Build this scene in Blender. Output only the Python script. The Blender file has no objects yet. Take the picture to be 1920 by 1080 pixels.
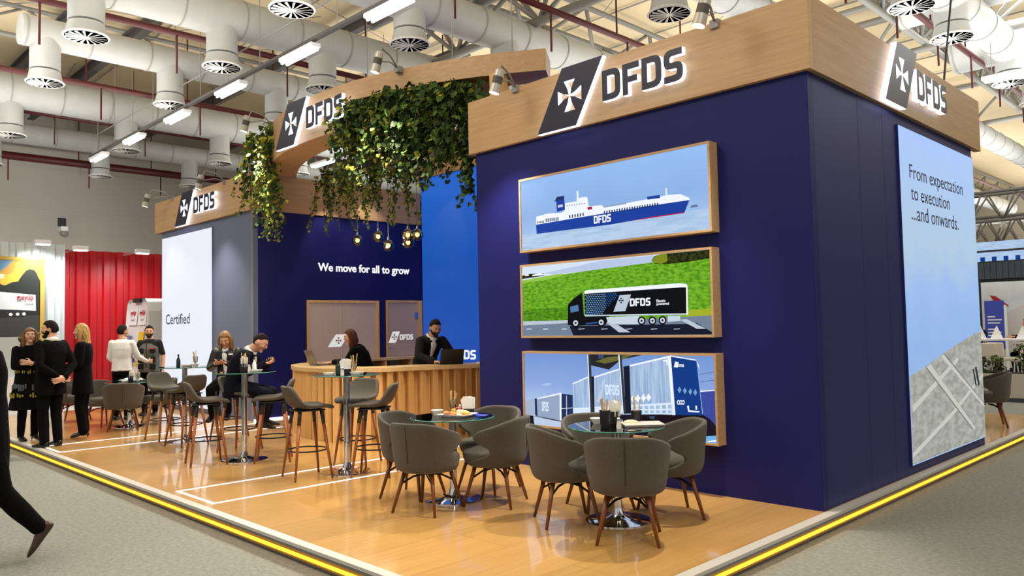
import bpy, bmesh, math, random
from mathutils import Vector, Matrix, noise

SC = bpy.context.scene
COL = SC.collection
PI = math.pi
V = Vector

# ------------------------------------------------------------------ camera
cam_data = bpy.data.cameras.new('camera')
cam = bpy.data.objects.new('camera', cam_data)
COL.objects.link(cam)
cam_data.sensor_fit = 'HORIZONTAL'
cam_data.sensor_width = 36.0
cam_data.lens = 1464.88 * 36.0 / 1920.0
cam_data.clip_end = 200
_yaw, _pitch, _roll = 0.79156, 0.04819, -0.01991
_fw = V((-math.sin(_yaw) * math.cos(_pitch), math.cos(_yaw) * math.cos(_pitch), math.sin(_pitch)))
_rt = V((math.cos(_yaw), math.sin(_yaw), 0))
_up = _rt.cross(_fw)
_r2 = _rt * math.cos(_roll) + _up * math.sin(_roll)
_u2 = -_rt * math.sin(_roll) + _up * math.cos(_roll)
_m = Matrix((_r2, _u2, -_fw)).transposed().to_4x4()
_m.translation = V((2.8016, -6.2541, 1.55))
cam.matrix_world = _m
SC.camera = cam

# ------------------------------------------------------------------ world, exposure
SC.view_settings.view_transform = 'Standard'
SC.view_settings.look = 'None'
SC.view_settings.gamma = 1
SC.view_settings.exposure = 0.0
SC.view_settings.use_curve_mapping = False
world = bpy.data.worlds.new('hall_air')
SC.world = world
world.use_nodes = True
bg = world.node_tree.nodes['Background']
bg.inputs[0].default_value = (1.0, 0.98, 0.96, 1)
bg.inputs[1].default_value = 0.72

# ------------------------------------------------------------------ hall lamps (large) and added roof fill
def area_lamp(name, loc, size, size_y, watts, color=(1, .985, .96), target=None):
    d = bpy.data.lights.new(name, 'AREA')
    d.shape = 'RECTANGLE'; d.size = size; d.size_y = size_y
    d.energy = watts; d.color = color
    o = bpy.data.objects.new(name, d); COL.objects.link(o)
    o.location = loc
    if target is not None:
        o.rotation_euler = (V(target) - V(loc)).to_track_quat('-Z', 'Y').to_euler()
    return o
for lx, ly, w in [(-12, -5.5, 220), (-5, -6.5, 330), (5, -5, 360), (4, 4, 110), (4, 13, 420), (-20, -5, 330), (-8, 12, 350), (-18, 10, 350), (-.5, 12.6, 240)]:
    area_lamp('hall_lamp', (lx, ly, 8.2), 3, 3, w)

for lx, ly, ww in [(-14, -4, 540), (-5, -4, 540), (3, -3, 540), (-14, 8, 540), (-5, 9, 540), (3, 10, 560), (-4, 20, 560), (4, 22, 560), (-6, 31, 560), (3, 34, 560), (-3, 40, 700)]:
    area_lamp('roof_fill', (lx, ly, 5.3), 8, 8, ww, (1, .965, .91), (lx, ly, 9))  # added upward fill lights without fittings, to brighten the roof

def spot_lamp(loc, target, watts, angle=60, blend=.5, color=(1, .9, .76), radius=.05, name='spot_lamp'):
    d = bpy.data.lights.new(name, 'SPOT')
    d.energy = watts; d.spot_size = math.radians(angle); d.spot_blend = blend
    d.color = color; d.shadow_soft_size = radius
    o = bpy.data.objects.new(name, d); COL.objects.link(o)
    o.location = loc
    o.rotation_euler = (V(target) - V(loc)).to_track_quat('-Z', 'Y').to_euler()
    return o

# ------------------------------------------------------------------ materials
def lin(c):
    if isinstance(c, str):
        c = [int(c[i:i + 2], 16) / 255 for i in (0, 2, 4)]
    return tuple(((x / 12.92) if x <= .04045 else ((x + .055) / 1.055) ** 2.4) for x in c) + (1,)

MATS = {}
def mat(name, col, rough=.6, metal=0, emit=0, spec=.5, noise_amt=0, noise_scale=20, stretch=(1, 1, 1), bump=0,
        bump_scale=80, alpha=1, coat=0, sheen=0):
    m = bpy.data.materials.new(name); m.use_nodes = True
    nt = m.node_tree; b = nt.nodes['Principled BSDF']
    c = lin(col)
    b.inputs['Base Color'].default_value = c
    b.inputs['Roughness'].default_value = rough
    b.inputs['Metallic'].default_value = metal
    b.inputs['Specular IOR Level'].default_value = spec
    if coat: b.inputs['Coat Weight'].default_value = coat
    if sheen: b.inputs['Sheen Weight'].default_value = sheen
    if emit:
        b.inputs['Emission Color'].default_value = c
        b.inputs['Emission Strength'].default_value = emit
        b.inputs['Base Color'].default_value = (c[0] * .05, c[1] * .05, c[2] * .05, 1)
    if noise_amt or bump:
        tc = nt.nodes.new('ShaderNodeTexCoord'); mp = nt.nodes.new('ShaderNodeMapping')
        mp.inputs['Scale'].default_value = stretch
        nt.links.new(tc.outputs['Object'], mp.inputs[0])
    if noise_amt:
        n = nt.nodes.new('ShaderNodeTexNoise'); n.inputs['Scale'].default_value = noise_scale
        n.inputs['Detail'].default_value = 6
        nt.links.new(mp.outputs[0], n.inputs['Vector'])
        r = nt.nodes.new('ShaderNodeValToRGB')
        r.color_ramp.elements[0].position = .3; r.color_ramp.elements[1].position = .7
        r.color_ramp.elements[0].color = tuple(x * (1 - noise_amt) for x in c[:3]) + (1,)
        r.color_ramp.elements[1].color = tuple(min(1, x * (1 + noise_amt)) for x in c[:3]) + (1,)
        nt.links.new(n.outputs[0], r.inputs[0]); nt.links.new(r.outputs[0], b.inputs['Base Color'])
        if emit: nt.links.new(r.outputs[0], b.inputs['Emission Color'])
    if bump:
        n2 = nt.nodes.new('ShaderNodeTexNoise'); n2.inputs['Scale'].default_value = bump_scale
        n2.inputs['Detail'].default_value = 4
        nt.links.new(mp.outputs[0], n2.inputs['Vector'])
        bp = nt.nodes.new('ShaderNodeBump'); bp.inputs['Strength'].default_value = bump
        bp.inputs['Distance'].default_value = .01
        nt.links.new(n2.outputs[0], bp.inputs['Height']); nt.links.new(bp.outputs[0], b.inputs['Normal'])
    MATS[name] = m
    return m

def grad_mat(name, c_low, c_high, z0, z1, emit, axis=2, noise_amt=0):
    """a picture's own vertical colour blend (sky in a printed or displayed picture)"""
    m = bpy.data.materials.new(name); m.use_nodes = True
    nt = m.node_tree; b = nt.nodes['Principled BSDF']
    tc = nt.nodes.new('ShaderNodeTexCoord'); sx = nt.nodes.new('ShaderNodeSeparateXYZ')
    nt.links.new(tc.outputs['Object'], sx.inputs[0])
    mr = nt.nodes.new('ShaderNodeMapRange')
    mr.inputs[1].default_value = z0; mr.inputs[2].default_value = z1
    nt.links.new(sx.outputs[axis], mr.inputs[0])
    r = nt.nodes.new('ShaderNodeValToRGB')
    stops = [(0, c_low), (1, c_high)] if not isinstance(c_low, list) else c_low
    el = r.color_ramp.elements
    el[0].position = stops[0][0]; el[0].color = lin(stops[0][1])
    el[1].position = stops[-1][0]; el[1].color = lin(stops[-1][1])
    for p, c in stops[1:-1]:
        e = el.new(p); e.color = lin(c)
    src = mr.outputs[0]
    if noise_amt:
        n = nt.nodes.new('ShaderNodeTexNoise'); n.inputs['Scale'].default_value = 2.2; n.inputs['Detail'].default_value = 5
        nt.links.new(tc.outputs['Object'], n.inputs['Vector'])
        ma = nt.nodes.new('ShaderNodeMath'); ma.operation = 'MULTIPLY_ADD'
        ma.inputs[1].default_value = noise_amt; 
        nt.links.new(n.outputs[0], ma.inputs[0]); nt.links.new(mr.outputs[0], ma.inputs[2])
        sb = nt.nodes.new('ShaderNodeMath'); sb.operation = 'SUBTRACT'; sb.inputs[1].default_value = noise_amt * .5
        nt.links.new(ma.outputs[0], sb.inputs[0]); src = sb.outputs[0]
    nt.links.new(src, r.inputs[0])
    nt.links.new(r.outputs[0], b.inputs['Emission Color' if emit else 'Base Color'])
    if emit:
        b.inputs['Emission Strength'].default_value = emit
        b.inputs['Base Color'].default_value = (.02, .02, .02, 1)
        b.inputs['Specular IOR Level'].default_value = .15
    b.inputs['Roughness'].default_value = .35
    MATS[name] = m
    return m

def wood_mat(name, c1, c2, rough, stretch, plank=None, coat=0):
    m = bpy.data.materials.new(name); m.use_nodes = True
    nt = m.node_tree; b = nt.nodes['Principled BSDF']
    tc = nt.nodes.new('ShaderNodeTexCoord'); mp = nt.nodes.new('ShaderNodeMapping')
    mp.inputs['Scale'].default_value = stretch
    nt.links.new(tc.outputs['Object'], mp.inputs[0])
    n = nt.nodes.new('ShaderNodeTexNoise'); n.inputs['Scale'].default_value = 1; n.inputs['Detail'].default_value = 8
    n.inputs['Roughness'].default_value = .65
    nt.links.new(mp.outputs[0], n.inputs['Vector'])
    r = nt.nodes.new('ShaderNodeValToRGB')
    r.color_ramp.elements[0].position = .3; r.color_ramp.elements[1].position = .7
    r.color_ramp.elements[0].color = lin(c1); r.color_ramp.elements[1].color = lin(c2)
    nt.links.new(n.outputs[0], r.inputs[0])
    out = r.outputs[0]
    if plank:
        w, l = plank
        mp2 = nt.nodes.new('ShaderNodeMapping'); mp2.inputs['Rotation'].default_value = (0, 0, PI / 2)
        nt.links.new(tc.outputs['Object'], mp2.inputs[0])
        br = nt.nodes.new('ShaderNodeTexBrick')
        br.inputs['Scale'].default_value = 1; br.inputs['Brick Width'].default_value = l
        br.inputs['Row Height'].default_value = w; br.inputs['Mortar Size'].default_value = .0025
        br.inputs['Color1'].default_value = (.86, .86, .86, 1); br.inputs['Color2'].default_value = (1.06, 1.05, 1.03, 1)
        br.inputs['Mortar'].default_value = (.52, .46, .4, 1)
        nt.links.new(mp2.outputs[0], br.inputs['Vector'])
        mx = nt.nodes.new('ShaderNodeMix'); mx.data_type = 'RGBA'; mx.blend_type = 'MULTIPLY'
        mx.inputs[0].default_value = 1
        nt.links.new(out, mx.inputs[6]); nt.links.new(br.outputs[0], mx.inputs[7])
        out = mx.outputs[2]
    nt.links.new(out, b.inputs['Base Color'])
    b.inputs['Roughness'].default_value = rough
    if coat: b.inputs['Coat Weight'].default_value = coat; b.inputs['Coat Roughness'].default_value = .06
    MATS[name] = m
    return m

def glass_mat(name, tint, refl=.12, rough=0.0):
    m = bpy.data.materials.new(name); m.use_nodes = True
    nt = m.node_tree; nt.nodes.remove(nt.nodes['Principled BSDF'])
    o = nt.nodes['Material Output']
    t = nt.nodes.new('ShaderNodeBsdfTransparent'); t.inputs[0].default_value = lin(tint)
    g = nt.nodes.new('ShaderNodeBsdfGlossy'); g.inputs['Roughness'].default_value = rough
    f = nt.nodes.new('ShaderNodeFresnel'); f.inputs[0].default_value = 1.5
    a = nt.nodes.new('ShaderNodeMath'); a.operation = 'ADD'; a.inputs[1].default_value = refl
    nt.links.new(f.outputs[0], a.inputs[0])
    mx = nt.nodes.new('ShaderNodeMixShader')
    nt.links.new(a.outputs[0], mx.inputs[0]); nt.links.new(t.outputs[0], mx.inputs[1]); nt.links.new(g.outputs[0], mx.inputs[2])
    nt.links.new(mx.outputs[0], o.inputs[0])
    MATS[name] = m
    return m

mat('navy', '17195a', .5, spec=.22)
mat('navy_dark', '1e2560', .5, spec=.3)
mat('navy_glare', '616c88', .5)  # navy paint lightened, reflected hall glare put into the colour
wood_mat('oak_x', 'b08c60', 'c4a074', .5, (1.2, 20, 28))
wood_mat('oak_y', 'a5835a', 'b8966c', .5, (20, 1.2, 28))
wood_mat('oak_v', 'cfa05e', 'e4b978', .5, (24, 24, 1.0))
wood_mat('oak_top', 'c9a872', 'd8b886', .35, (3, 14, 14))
wood_mat('floor_oak', 'bc9150', 'd0a460', .3, (22, 1.1, 1), plank=(.6, 2.4), coat=.75)
mat('carpet', '84867f', .95, noise_amt=.16, noise_scale=28, bump=1, bump_scale=70, spec=.1)
mat('ceiling_panel', 'd6c4a0', .8, noise_amt=.04, noise_scale=2)
mat('hall_wall', 'aaa59c', .8, noise_amt=.03, noise_scale=1)
mat('duct', 'b7bab8', .5, noise_amt=.05, noise_scale=3)
mat('duct_seam', '9c9b96', .5)
mat('diffuser', 'e6e6e2', .5)
mat('dark', '151517', .6)
mat('steel_grey', '8d8c88', .5, metal=.2)
mat('steel_dark', '4c4a48', .55)
mat('red_pipe', '4c0d10', .45)
mat('white_paint', 'e8e8e8', .5)
mat('alu', 'c4c0b8', .4, metal=.2)
mat('alu_dark', '7d7a74', .5)
mat('led_yellow', 'ffb52a', emit=3.0)
mat('led_amber', 'c98618', emit=.55)
mat('led_white', 'ffffff', emit=1.6)
mat('tube_light', 'f4fbff', emit=4.0)
mat('halo_white', 'dfe8ff', emit=2.6)
mat('halo_soft', 'e6ecff', emit=1.3)
mat('letter_navy', '1d1c33', .4)
mat('letter_white', 'ffffff', emit=1.0)
mat('fabric', '524d45', .95, noise_amt=.2, noise_scale=160, bump=.5, bump_scale=300, spec=.15, sheen=.15)
mat('fabric_dark', '3c3832', .9, noise_amt=.15, noise_scale=160, bump=.4, bump_scale=300, spec=.2)
mat('stool_shell', '524d45', .75, noise_amt=.08, noise_scale=120, bump=.3, bump_scale=300, spec=.3)
mat('piping', '8a8478', .8)
wood_mat('leg_wood', '63350f', '7e4519', .4, (30, 30, 4))
wood_mat('stool_wood', '84461b', 'a25c28', .4, (30, 30, 4))
mat('black_metal', '121214', .4, metal=.4)
mat('chrome', 'd8d8da', .08, metal=1)
glass_mat('table_glass', '5a6262', .10)
mat('glass_edge', '3f8d78', .2)
mat('ceramic', 'efece4', .3)
mat('paper_white', 'f2efe6', .8)
mat('dark_green_glass', '1d2f25', .15)
mat('black_plastic', '1a1b1c', .4)
wood_mat('light_stick', 'c9a468', 'dfc08a', .6, (40, 40, 6))
mat('food_gold', 'd08f34', .6, noise_amt=.5, noise_scale=26)
mat('food_red', '8c2c1c', .5, noise_amt=.3, noise_scale=40)
mat('food_cream', 'efd9a6', .7)
mat('laptop_grey', '7d7a76', .35, metal=.7)
mat('laptop_black', '17181a', .4)
mat('screen_dim', '6b5a1e', .3)
mat('frosted', 'c2ae9f', .22)
mat('frosted_door', 'b8a392', .3)
mat('door_reflect', 'c9c2bc', .3)
mat('lamp_housing', 'b9b5aa', .4, metal=.3)
mat('lamp_fins', '6b675e', .5)
mat('lamp_lens', 'fff0d0', emit=9)
mat('flood_lens', 'f2fbff', emit=9)
glass_mat('smoked_globe', '8a7a62', .18)
mat('bulb', 'ffe6b8', emit=9)
mat('leaf_dark', '2c3f1e', .7, spec=.2, noise_amt=.25, noise_scale=25)
mat('leaf_mid', '4a6428', .7, spec=.2, noise_amt=.25, noise_scale=25)
mat('leaf_yellow', '9a9a34', .7, spec=.2, noise_amt=.2, noise_scale=25)
mat('stem', '6a5a38', .8)
mat('soil', '2e2a22', .9)
mat('red_corrugated', 'b3161f', .4)
mat('white_corrugated', 'c6cfd0', .45)
mat('gold_frame', 'c9a642', .5)
mat('van_white', 'dfe3e2', .35)
mat('van_window', '9aa19f', .25)
mat('picture_dark', '23262a', .6)
mat('red_print', 'b3242a', .6)
mat('grey_print', '7c8084', .6)
mat('blue_print', '27457c', .6)
mat('yellow_print', 'e0b322', .6)
mat('black_print', '14161c', .6)
mat('white_print', 'eef0f0', .6)
mat('poster_blue', '3a4cb4', .6)
mat('poster_fin', 'a81522', .6)
mat('poster_hill', 'd2cbc8', .7)
mat('planter_grey', 'c9c2ba', .6)
mat('panel_dark', '22282e', .6)
mat('panel_slate', '3c4650', .6)
mat('upholstery_pale', 'cfc8ba', .7)
mat('pale_floor', 'd8d6d0', .4)

# ------------------------------------------------------------------ mesh builder
class MB:
    def __init__(s):
        s.v = []; s.f = []; s.m = []; s.cur = 0
    def add(s, verts, faces):
        k = len(s.v); s.v += [tuple(p) for p in verts]
        for f in faces:
            s.f.append(tuple(i + k for i in f)); s.m.append(s.cur)
        return s
    def box(s, c, size, rz=0, mtx=None):
        x, y, z = [a / 2 for a in size]
        pts = [V((i * x, j * y, k * z)) for k in (-1, 1) for j in (-1, 1) for i in (-1, 1)]
        R = Matrix.Rotation(rz, 3, 'Z') if mtx is None else mtx
        pts = [R @ p + V(c) for p in pts]
        return s.add(pts, [(0, 2, 3, 1), (4, 5, 7, 6), (0, 1, 5, 4), (2, 6, 7, 3), (0, 4, 6, 2), (1, 3, 7, 5)])
    def b2(s, x0, x1, y0, y1, z0, z1):
        return s.box(((x0 + x1) / 2, (y0 + y1) / 2, (z0 + z1) / 2), (x1 - x0, y1 - y0, z1 - z0))
    def ring(s, c, a, b, n):
        return [V(c) + V(a) * math.cos(2 * PI * i / n) + V(b) * math.sin(2 * PI * i / n) for i in range(n)]
    def loft(s, rings, cap=True):
        n = len(rings[0]); k = len(s.v); pts = [p for r in rings for p in r]; F = []
        for j in range(len(rings) - 1):
            for i in range(n):
                a = j * n + i; b = j * n + (i + 1) % n
                F.append((a, b, b + n, a + n))
        if cap:
            F.append(tuple(range(n - 1, -1, -1))); F.append(tuple(range((len(rings) - 1) * n, len(rings) * n)))
        return s.add(pts, F)
    def tube(s, pts, r, n=10, cap=True):
        pts = [V(p) for p in pts]; rs = r if isinstance(r, (list, tuple)) else [r] * len(pts)
        rings = []; up = None
        for i, p in enumerate(pts):
            d = (pts[min(i + 1, len(pts) - 1)] - pts[max(i - 1, 0)])
            d = d.normalized() if d.length > 1e-9 else V((0, 0, 1))
            if up is None:
                up = V((0, 0, 1)) if abs(d.z) < .9 else V((1, 0, 0))
            a = d.cross(up); a = a.normalized() if a.length > 1e-6 else d.orthogonal().normalized()
            b = a.cross(d).normalized(); up = b
            rings.append(s.ring(p, a * rs[i], b * rs[i], n))
        return s.loft(rings, cap)
    def lathe(s, prof, c=(0, 0, 0), n=24, cap=True):
        rings = [s.ring(V(c) + V((0, 0, z)), V((max(r, 1e-4), 0, 0)), V((0, max(r, 1e-4), 0)), n) for r, z in prof]
        return s.loft(rings, cap)
    def sphere(s, c, r, n=12, m=8, M=None):
        r = r if isinstance(r, (list, tuple)) else (r, r, r)
        rings = []
        for j in range(m + 1):
            t = PI * j / m - PI / 2; q = max(math.cos(t), 1e-3)
            ring = []
            for i in range(n):
                a = 2 * PI * i / n
                p = V((r[0] * q * math.cos(a), r[1] * q * math.sin(a), r[2] * math.sin(t)))
                ring.append(V(c) + (M @ p if M is not None else p))
            rings.append(ring)
        return s.loft(rings)
    def prism(s, poly, o, u, v, w):
        """2-D polygon in frame o,u,v pushed along vector w (front is at o+w)"""
        o, u, v, w = V(o), V(u), V(v), V(w)
        a = [o + u * x + v * y for x, y in poly]; n = len(a)
        pts = a + [p + w for p in a]
        F = [tuple(range(n - 1, -1, -1)), tuple(range(n, 2 * n))]
        F += [(i, (i + 1) % n, (i + 1) % n + n, i + n) for i in range(n)]
        return s.add(pts, F)
    def flat(s, pts):
        return s.add(pts, [tuple(range(len(pts)))])
    def mesh(s, name, mats, smooth=False):
        me = bpy.data.meshes.new(name)
        me.from_pydata(s.v, [], s.f)
        for m in mats: me.materials.append(MATS[m] if isinstance(m, str) else m)
        if len(mats) > 1: me.polygons.foreach_set('material_index', [min(i, len(mats) - 1) for i in s.m])
        bm = bmesh.new(); bm.from_mesh(me)
        bmesh.ops.recalc_face_normals(bm, faces=bm.faces)
        bm.to_mesh(me); bm.free()
        if smooth: me.polygons.foreach_set('use_smooth', [True] * len(me.polygons))
        me.update()
        return me
    def build(s, name, mats, parent=None, smooth=False, loc=None, rz=0, bevel=0, sub=0, solid=0, auto=False):
        if isinstance(mats, str): mats = [mats]
        o = bpy.data.objects.new(name, s.mesh(name, mats, smooth)); COL.objects.link(o)
        if parent is not None: o.parent = parent
        if loc is not None: o.location = loc
        if rz: o.rotation_euler = (0, 0, rz)
        if solid:
            q = o.modifiers.new('solid', 'SOLIDIFY'); q.thickness = solid; q.offset = 0
        if bevel:
            q = o.modifiers.new('bevel', 'BEVEL'); q.width = bevel; q.segments = 2; q.limit_method = 'ANGLE'
        if sub:
            q = o.modifiers.new('sub', 'SUBSURF'); q.levels = sub; q.render_levels = sub
        if auto:
            bm = bmesh.new(); bm.from_mesh(o.data)
            for e in bm.edges:
                if len(e.link_faces) == 2 and e.calc_face_angle(0) > .6: e.smooth = False
            for f in bm.faces: f.smooth = True
            bm.to_mesh(o.data); bm.free()
        return o

def tag(o, label, cat, group=None, kind=None):
    if label: o['label'] = label
    if cat: o['category'] = cat
    if group: o['group'] = group
    if kind: o['kind'] = kind
    return o
def empty(name, loc, rz=0, label=None, cat=None, group=None):
    o = bpy.data.objects.new(name, None); COL.objects.link(o)
    o.empty_display_size = .1
    o.location = loc; o.rotation_euler = (0, 0, rz)
    return tag(o, label, cat, group)
def structure(o):
    o['kind'] = 'structure'; return o
def copy_tree(o, parent=None):
    c = o.copy(); COL.objects.link(c)
    if parent is not None: c.parent = parent
    for ch in list(o.children): copy_tree(ch, c)
    return c
def dup(root, loc, rz, label=None, group=None):
    c = copy_tree(root); c.location = loc; c.rotation_euler = (0, 0, rz)
    if label: c['label'] = label
    if group: c['group'] = group
    return c
DG = bpy.context.evaluated_depsgraph_get
def bake(o):
    """freeze the modifiers of a mesh object into its mesh"""
    dg = DG(); dg.update()
    me = bpy.data.meshes.new_from_object(o.evaluated_get(dg), depsgraph=dg)
    o.modifiers.clear(); old = o.data; o.data = me
    me.name = old.name
    return o

# ---- flat shapes and lettering (curves turned into meshes) ----
def frame_matrix(o, u, v):
    u = V(u).normalized(); v = V(v).normalized(); w = u.cross(v)
    M = Matrix((u, v, w)).transposed().to_4x4(); M.translation = V(o); return M
def curve_mesh(name, cu, M, mats):
    ob = bpy.data.objects.new(name, cu); COL.objects.link(ob)
    dg = DG(); dg.update()
    me = bpy.data.meshes.new_from_object(ob.evaluated_get(dg), depsgraph=dg)
    bpy.data.objects.remove(ob); bpy.data.curves.remove(cu)
    me.transform(M)
    me.materials.clear()
    for m in mats: me.materials.append(MATS[m])
    return me
def shape_obj(name, loops, M, depth, mats, parent=None):
    """loops: outlines and holes; extruded 0..depth along the frame's third axis. mats: [face, side]"""
    cu = bpy.data.curves.new(name, 'CURVE'); cu.dimensions = '2D'; cu.fill_mode = 'BOTH'; cu.extrude = depth / 2
    for lp in loops:
        sp = cu.splines.new('POLY'); sp.points.add(len(lp) - 1); sp.use_cyclic_u = True
        for i, (x, y) in enumerate(lp): sp.points[i].co = (x, y, depth / 2, 1)
    w = M.to_3x3() @ V((0, 0, 1))
    me = curve_mesh(name, cu, M @ Matrix.Translation((0, 0, 0)), mats)
    if len(mats) > 1:
        for p in me.polygons: p.material_index = 0 if p.normal.dot(w) > .7 else 1
    o = bpy.data.objects.new(name, me); COL.objects.link(o)
    if parent is not None: o.parent = parent
    return o
def text_obj(name, txt, M, width, depth, mats, parent=None, height=None, align='LEFT', weight=0.0):
    """lettering with its lower-left corner at the frame origin, scaled to a width (and height)"""
    cu = bpy.data.curves.new(name, 'FONT'); cu.body = txt; cu.size = 1; cu.offset = weight
    cu.extrude = .001; cu.resolution_u = 4
    me = curve_mesh(name, cu, Matrix.Identity(4), mats)
    xs = [v.co.x for v in me.vertices]; ys = [v.co.y for v in me.vertices]
    w0 = max(xs) - min(xs); sx = width / w0
    sy = sx if height is None else height / (max(ys) - min(ys))
    for v in me.vertices:
        v.co = ((v.co.x - min(xs)) * sx, (v.co.y - min(ys)) * sy, depth if v.co.z > 0 else 0)
    me.transform(M)
    o = bpy.data.objects.new(name, me); COL.objects.link(o)
    if parent is not None: o.parent = parent
    return o

# ---- the stand's own lettering: blocky D, F, S and the cross board ----
def rnd(pts, rads, n=4):
    out = []
    k = len(pts)
    for i, p in enumerate(pts):
        r = rads[i]
        if r <= 0: out.append(p); continue
        a = V(pts[i - 1]); b = V(p); c = V(pts[(i + 1) % k])
        d1 = (a - b).normalized(); d2 = (c - b).normalized()
        s, e = b + d1 * r, b + d2 * r
        for j in range(n + 1):
            t = j / n
            out.append(tuple((s * (1 - t) ** 2 + b * 2 * t * (1 - t) + e * t * t)))
    return out
def letter_loops(ch):
    """in a box 0.8 wide, 1 high"""
    t = .21
    if ch == 'D':
        return [rnd([(0, 0), (.72, 0), (.72, 1), (0, 1)], [0, .3, .3, 0]),
                rnd([(t, t), (.72 - t, t), (.72 - t, 1 - t), (t, 1 - t)], [0, .12, .12, 0])]
    if ch == 'F':
        return [rnd([(0, 0), (t, 0), (t, .38), (.56, .38), (.56, .58), (t, .58), (t, 1 - t), (.64, 1 - t), (.64, 1), (0, 1)],
                    [0] * 9 + [.0])]
    if ch == 'S':
        o = [(0, 0), (.66, 0), (.66, .6), (t, .6), (t, 1 - t), (.64, 1 - t), (.64, 1), (0, 1), (0, .4), (.66 - t, .4), (.66 - t, t), (0, t)]
        return [rnd(o, [0, .26, .24, .06, .1, 0, 0, .26, .24, .06, .1, 0])]
def cross_loop(c, s):
    """a cross with flared arms, half size s"""
    pts = []
    for k in range(4):
        a = k * PI / 2
        for x, y in [(.055, .055), (.16, .45), (.45, .98), (-.45, .98), (-.16, .45), (-.055, .055)]:
            pts.append((c[0] + s * (x * math.cos(a) - y * math.sin(a)), c[1] + s * (x * math.sin(a) + y * math.cos(a))))
        pts.pop()
    # order is anticlockwise arm after arm
    return pts
def word_loops(x, y, w, h, word='DFDS'):
    sx = w / 3.05; sy = h; out = []; adv = {'D': .8, 'F': .72, 'S': .7}; cx = 0; res = []
    for ch in word:
        res.append([[(x + (cx + px) * sx, y + py * sy) for px, py in lp] for lp in letter_loops(ch)])
        cx += adv[ch]
    return res
def board_sign(name, label, M, sc=1.0):
    """slanted board with a cut-out cross, then four lit block letters; frame: x along the wall, y up, z outwards"""
    root = empty(name, (0, 0, 0), 0, label, 'sign')
    para = [(0, 0), (.55, 0), (.92, .64), (.37, .64)]
    if sc != 1: para = [(x * sc, y) for x, y in para]
    hole = cross_loop((.47, .33), .165)
    shape_obj('board', [para, hole], M @ Matrix.Translation((0, 0, .03)), .06, ['letter_navy', 'halo_white'], root)
    for ch, lps in zip('DFDS', word_loops(.9, .17, .97, .31)):
        shape_obj('letter', lps, M @ Matrix.Translation((0, 0, .03)), .055, ['letter_navy', 'halo_white'], root)
    return root
def logo_flat(parent, M, w, h, m_board, m_cross, m_text=None, text=True, text_w=None, depth=.002):
    """small flat version: slanted board with a cross, and the word"""
    shape_obj('logo', [[(0, 0), (w * .62, 0), (w, h), (w * .38, h)]], M, depth, [m_board], parent)
    shape_obj('logo_cross', [cross_loop((w * .5, h * .5), h * .28)], M @ Matrix.Translation((0, 0, depth)), depth, [m_cross], parent)
    if text:
        tw = text_w or w * 1.6
        word(parent, M @ Matrix.Translation((w * .98, h * .22, 0)), tw, h * .5, m_text, depth)
def word(parent, M, w, h, m, depth=.002, word='DFDS', name='lettering'):
    lps = [lp for l in word_loops(0, 0, w, h, word) for lp in l]
    return shape_obj(name, lps, M, depth, [m], parent)
def art(parent, name, polys, axis, val, step, sign, mats):
    """a picture made of flat colour shapes in the plane axis=val; later shapes lie a hair above earlier ones"""
    mb = MB(); names = []
    for i, (k, pts) in enumerate(polys):
        if k not in names: names.append(k)
        mb.cur = names.index(k); d = val + sign * step * (i + 1)
        mb.add([(x, d, z) if axis == 1 else (d, x, z) for x, z in pts], [tuple(range(len(pts)))])
    return mb.build(name, [mats[k] for k in names], parent)
# ================================================================== SETTING
FLOOR = -0.14
structure(MB().b2(-60, 40, -40, 60, FLOOR - .2, FLOOR).build('floor', 'carpet'))
structure(MB().b2(-27, 30, -20, 46, 8.8, 9.0).build('ceiling', 'ceiling_panel'))
# hall wall on the left, with faint panel joints
w = MB().b2(-26.2, -26, -30, 46, FLOOR, 8.8)
for k in range(5): w.b2(-26.0, -25.985, -30, 46, 1.6 + k * 1.35, 1.62 + k * 1.35)
structure(w.build('wall_left', 'hall_wall'))
mat('hall_wall_pale', 'cfc8ba', .8)
structure(MB().b2(-27, 30, 45.8, 46, FLOOR, 9).build('wall_back', 'hall_wall_pale'))
# pale exhibition floor behind, left neighbour
structure(MB().b2(-24, -15.2, -6, 5, FLOOR, FLOOR + .02).build('floor_pale', 'pale_floor'))

# stand platform
p = MB(); p.b2(-15.0, .02, -3.28, 8.0, FLOOR, 0)
structure(p.build('floor_stand', 'floor_oak'))
for nm, b in [('trim_1', (-15, .106, -3.36, -3.28)), ('trim_2', (.02, .106, -3.28, 8.0))]:
    t = MB(); t.b2(*b, -.02, .004)
    structure(t.build(nm, 'alu'))
t = MB(); t.b2(-15, .1, -3.352, -3.28, -.045, -.02); t.b2(.02, .1, -3.28, 8, -.045, -.02)
t.b2(-15, .06, -3.32, -3.28, FLOOR, -.045); t.b2(.02, .06, -3.28, 8, FLOOR, -.045)
structure(t.build('trim_3', 'alu_dark'))
led = empty('edge_light_strip', (0, 0, 0), 0, 'glowing yellow light strip under the edge of the wooden platform', 'light strip')
q = MB(); q.b2(-15, .085, -3.345, -3.321, -.108, -.046); q.b2(.061, .085, -3.321, 8, -.108, -.046); q.build('diffuser_profile', 'led_amber', led)
q = MB(); q.b2(-15, .09, -3.35, -3.346, -.092, -.066); q.b2(.086, .09, -3.346, 8, -.092, -.066); q.build('light_line', 'led_yellow', led)

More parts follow.
